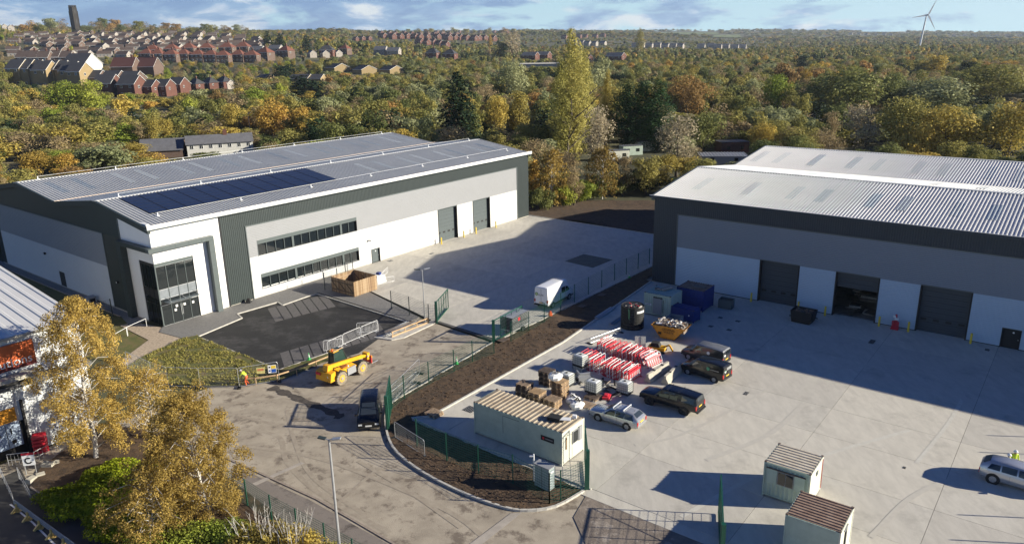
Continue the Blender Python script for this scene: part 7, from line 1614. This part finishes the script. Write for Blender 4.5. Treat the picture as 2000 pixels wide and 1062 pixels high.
    b = MB(); b.box(0, .9, 0, .6, .05, .3, m_red); b.box(-.3, 1.2, -.1, .1, 0, .1, m_black); b.box(-.3, 1.2, .6, .75, 0, .1, m_black); b.box(.2, .7, .15, .45, .3, .42, m_red); tag(b.build('red_machine_guard'), 'red and black floor machine lying behind the silver estate', 'machine', None, G(1189, 783), TH+.3)
    b = MB(); scraps(b, 60, -3.2, 3.4, -1.0, 1.2, .08, R, .5, [m_black, m_debris[3], m_debris[1], m_lgrey, m_blk]); o = tag(b.build('yard_clutter'), 'dark clutter of hoses and boxes between the barriers and the white containers', 'clutter', None, G(1160, 752), A); o['kind'] = 'stuff'
    b = MB(); b.rbox((0, 0, .3), (1.2, .9, .5), m_lgrey, .2); b.rbox((.1, .1, .6), (1.0, .1, .5), m_steel, .2, .4); b.rbox((-.5, .3, .6), (.1, .8, .5), m_steel, .2); tag(b.build('scrap_panels'), 'grey scrap panels heaped left of the caged container', 'scrap', None, G(1140, 744))
    # red and white barriers: rows of panels on edge
    rows = [((1166, 690), (1210, 705), 9, 'upper left row'), ((1216, 706), (1246, 716), 7, 'upper right row'), ((1128, 716), (1158, 728), 6, 'lower left row'), ((1172, 733), (1196, 741), 6, 'lower middle row'), ((1204, 743), (1228, 751), 6, 'lower right row'), ((1250, 714), (1270, 722), 8, 'leaning row at the right end')]
    for q0, q1, n, lab in rows:
        a, c = G(*q0), G(*q1)
        for i in range(n):
            if n > 7 and i == n//2: continue
            f, inf, ft = chapter_barrier(R); p = a.lerp(c, (i+R.uniform(-.18, .18))/(n-1))+U3*R.uniform(-.16, .16)+V((0, 0, .06)); lean = 'leaning' in lab
            t = thing('plastic_barrier', 'red and white barrier panel in the %s' % lab, 'barrier', p, TH+R.uniform(-.04, .04)+(-.12 if lean else 0), 'red and white barriers of the %s' % lab); put('frame', f, t); put('infill', inf, t); put('foot', ft, t)
            t.rotation_euler = (R.uniform(-.06, .06)-(.45 if lean else 0), 0, t.rotation_euler.z)
    heras('grey fence panel lying across the back of the red barriers', G(1152, 672), G(1212, 650), .6); 
    b = MB(); b.rbox((0, 0, .75), (1.1, .06, 1.5), m_cabw, -.45, -.25); b.rbox((.05, -.04, .75), (.02, .08, 1.5), m_black, -.45, -.25); b.box(-.06, .06, .2, .3, 0, 1.2, m_black); tag(b.build('leaning_board'), 'cream board leaning beside the small yellow machine', 'board', None, G(1250, 684), radians(20))
    # concrete barriers
    for q, q2, lab in (((1264, 748), (1304, 722), 'concrete road barrier nearest the red barriers'), ((1298, 752), (1328, 724), 'concrete road barrier nearest the black pickup bonnet')):
        a, c = G(*q), G(*q2); d = c-a; L = d.length; t = thing('concrete_barrier', lab, 'barrier', a+V((0, 0, .06)), atan2(d.y, d.x)); b = MB(); pr = [(-.35, 0), (-.35, .2), (-.12, .6), (-.12, .85), (.12, .85), (.12, .6), (.35, .2), (.35, 0)]
        for i in range(7): p_, q_ = pr[i], pr[i+1]; b.poly([(0, *p_), (L, *p_), (L, *q_), (0, *q_)][::-1], m_stone)
        b.poly([(0, *k) for k in pr], m_stone); b.poly([(L, *k) for k in pr][::-1], m_stone); b.build('barrier_body', t)
        for x in (L*.3, L*.7): b = MB(); b.box(x-.12, x+.12, -.13, .13, .80, .87, m_black); b.build('lifting_slot', t)
    # fence beyond the right edge of the picture, whose posts throw thin shadows into it
    P_ = []
    for q in ((1930, 851), (1915, 884), (1873, 1006), (1858, 1055)): P_.append(G(*q)+V((SUN.x, SUN.y, 0)).normalized()*11.5)
    P_ = [p+V((0, 0, .06)) for p in P_]; mesh_fence('boundary_posts', 'row of tall thin posts standing beyond the right edge of the yard', P_, 4.0, panels=False, cat='post', m=m_steel, z=.06)
    # guard rail, signs at the lower left
    t = thing('guard_rail', 'blue-grey steel guard rail on yellow feet at the bottom left', 'guard rail', (0, 0, 0)); a, c = G(30, 993), G(172, 1098); d = (c-a); L = d.length; e = d.normalized(); mr = mat('rail_steel', (.22, .27, .32), .5); n = V((-e.y, e.x, 0)); b = MB()
    for z, o in ((.42, 0), (.52, .05), (.58, 0), (.66, .05)): b.beam(a+V((0, 0, z))+n*o, c+V((0, 0, z))+n*o, .05, .10, mr)
    b.build('rail', t)
    for k in range(6): p = a+e*(L*(k+.3)/6); b = MB(); b.beam(p-n*.05+V((0, 0, .0)), p-n*.05+V((0, 0, .6)), .14, .14, mat('foot_yellow', (.66, .45, .14), .6)); b.beam(p-n*.45+V((0, 0, .02)), p-n*.05+V((0, 0, .35)), .14, .12, mat('foot_yellow', (0, 0, 0))); b.box(p.x-.2, p.x+.2, p.y-.2, p.y+.2, .013, .05, mat('foot_yellow', (0, 0, 0))); b.build('foot', t)
    t = thing('direction_sign', 'square white sign with a black ring arrow and red top by the left building', 'sign', G(62, 925), radians(10)); b = MB(); b.box(-.42, .42, -.03, 0, .75, 1.75, m_wht); b.box(-.42, .42, -.035, 0, 1.6, 1.78, m_red); bo = b.build('board', t); b = MB()
    for k in range(14):
        a0, a1 = radians(50+k*20), radians(50+(k+1)*20); b.hexa([(cos(q)*r, y, 1.15+sin(q)*r) for y in (-.045, -.03) for q, r in ((a0, .17), (a1, .17), (a1, .27), (a0, .27))], m_black)
    b.build('ring_arrow', bo); b = MB(); b.cyl((-.35, 0, 0), (-.35, 0, 1.7), .03, m_steel, 8); b.cyl((.35, 0, 0), (.35, 0, 1.7), .03, m_steel, 8); b.build('posts', t)
    t = thing('red_display', 'red shelf of goods standing by the left building wall', 'display', G(82, 885), radians(20)); b = MB()
    for k in range(5): b.box(-.45, .45, -.25, .25, .15+k*.3, .35+k*.3, m_red)
    b.box(-.48, .48, .25, .3, 0, 1.7, m_red); b.build('shelves', t)
    for k, (q0, q1) in enumerate((((0, 925), (28, 985)), ((38, 935), (62, 980)), ((70, 905), (118, 880)), ((18, 910), (60, 905)))):
        A_, C_ = G(*q0), G(*q1); b = MB(); d = C_-A_; b.tube([V((0, 0, 0)), V((0, 0, 1.0)), d+V((0, 0, 1.0)), d], .025, m_steel, 6); b.tube([V((0, 0, .5)), d+V((0, 0, .5))], .02, m_steel, 5); [b.tube([d*(j/6), d*(j/6)+V((0, 0, 1))], .012, m_steel, 4) for j in range(1, 6)]; tag(b.build('hand_rail'), 'galvanised hand rail at the steps of the left building, %s' % ('outer left', 'inner by the bed', 'along the bed edge', 'under the posters')[k], 'railing', None, A_)
    for k, (q, s) in enumerate((((95, 912), .5), ((80, 930), .35), ((62, 940), .42), ((112, 905), .3))):
        b = MB(); b.rbox((0, 0, s*.4), (s*1.6, s, s*.8), m_stone, k*.7, .1, .05); tag(b.build('boulder'), 'pale boulder at the edge of the planting bed, %s from the right' % ('second', 'third', 'last', 'first')[k], 'boulder', 'pale boulders by the bed', G(*q))
# ---------------------------------------------------------------- build everything
build_vehicles(); people(); site(); town(); key_trees(); skyline(); build_wood(); near_plants()
# leaves and tufts lying on the rough grass
def tufts():
    R = random.Random(3); P = [(p.x, p.y) for p in px((357, 661), (386, 657), (545, 723), (560, 742), (470, 754), (392, 755), (330, 751), (262, 736), (250, 716), (275, 700))]; xs = [p[0] for p in P]; ys = [p[1] for p in P]; vs, fs, tn = [], [], []
    while len(fs) < 9000:
        x, y = R.uniform(min(xs), max(xs)), R.uniform(min(ys), max(ys))
        if not inside((x, y), P): continue
        if nz(x, y, .8) < -.25: continue
        z = grass_z(x, y); a = R.uniform(0, 6.28); w, h = R.uniform(.03, .08), R.uniform(.05, .16); d = V((cos(a), sin(a), 0)); l = V((R.gauss(0, .06), R.gauss(0, .06), h)); c = V((x, y, z-.02)); i = len(vs)
        vs += [tuple(c-d*w), tuple(c+d*w), tuple(c+d*w*.4+l), tuple(c-d*w*.4+l)]; fs.append((i, i+1, i+2, i+3)); tn.append(R.random())
    me = bpy.data.meshes.new('grass_tufts'); me.from_pydata(vs, [], fs); me.materials.append(LM['olive']); at = me.attributes.new('tint', 'FLOAT', 'FACE'); at.data.foreach_set('value', tn)
    o = bpy.data.objects.new('grass', me); COL.objects.link(o); o['kind'] = 'stuff'; o['label'] = 'rough grass growing on the triangular plot'; o['category'] = 'grass'
tufts()
def clods():
    R = random.Random(9); b = MB(); P = [(p.x, p.y) for p in SO+[RF(2.0, -46.4), RF(2.6, -44.9), RF(2.4, -24.7), RF(0.0, -0.4), LF(69, -34.6), LF(19, -34.3)]]; xs = [p[0] for p in P]; ys = [p[1] for p in P]
    n = 0
    while n < 1500:
        x, y = R.uniform(min(xs), max(xs)), R.uniform(min(ys), 80)
        if not inside((x, y), P): continue
        s = R.uniform(.03, .09); b.rbox((x, y, soil_z(x, y)+s*.2), (s*1.4, s, s*.8), m_soil, R.uniform(0, 3), R.uniform(-.6, .6), R.uniform(-.6, .6)); n += 1
    b.build('soil_clods', label='clods of earth on the soil border', kind='stuff')
clods()
HAZE = True
if HAZE:
    b = MB(); hm = bpy.data.materials.new('haze'); hm.use_nodes = True; t = hm.node_tree; t.nodes.clear(); o = t.nodes.new('ShaderNodeOutputMaterial'); v = t.nodes.new('ShaderNodeVolumePrincipled')
    v.inputs['Color'].default_value = (.72, .82, .95, 1); v.inputs['Density'].default_value = 0.00006; v.inputs['Anisotropy'].default_value = .2; t.links.new(v.outputs[0], o.inputs['Volume'])
    zmin = min(gz(c*D, D) for c in (-2.6, -1.6, -.8, 0, .8, 1.6, 2.6) for D in (200, 1000, 3500, 6000, 9300))-20; b.box(-26000, 26000, -500, 9900, min(-80, zmin), 420, hm); b.build('haze', kind='stuff')
print('objects', len(bpy.data.objects))
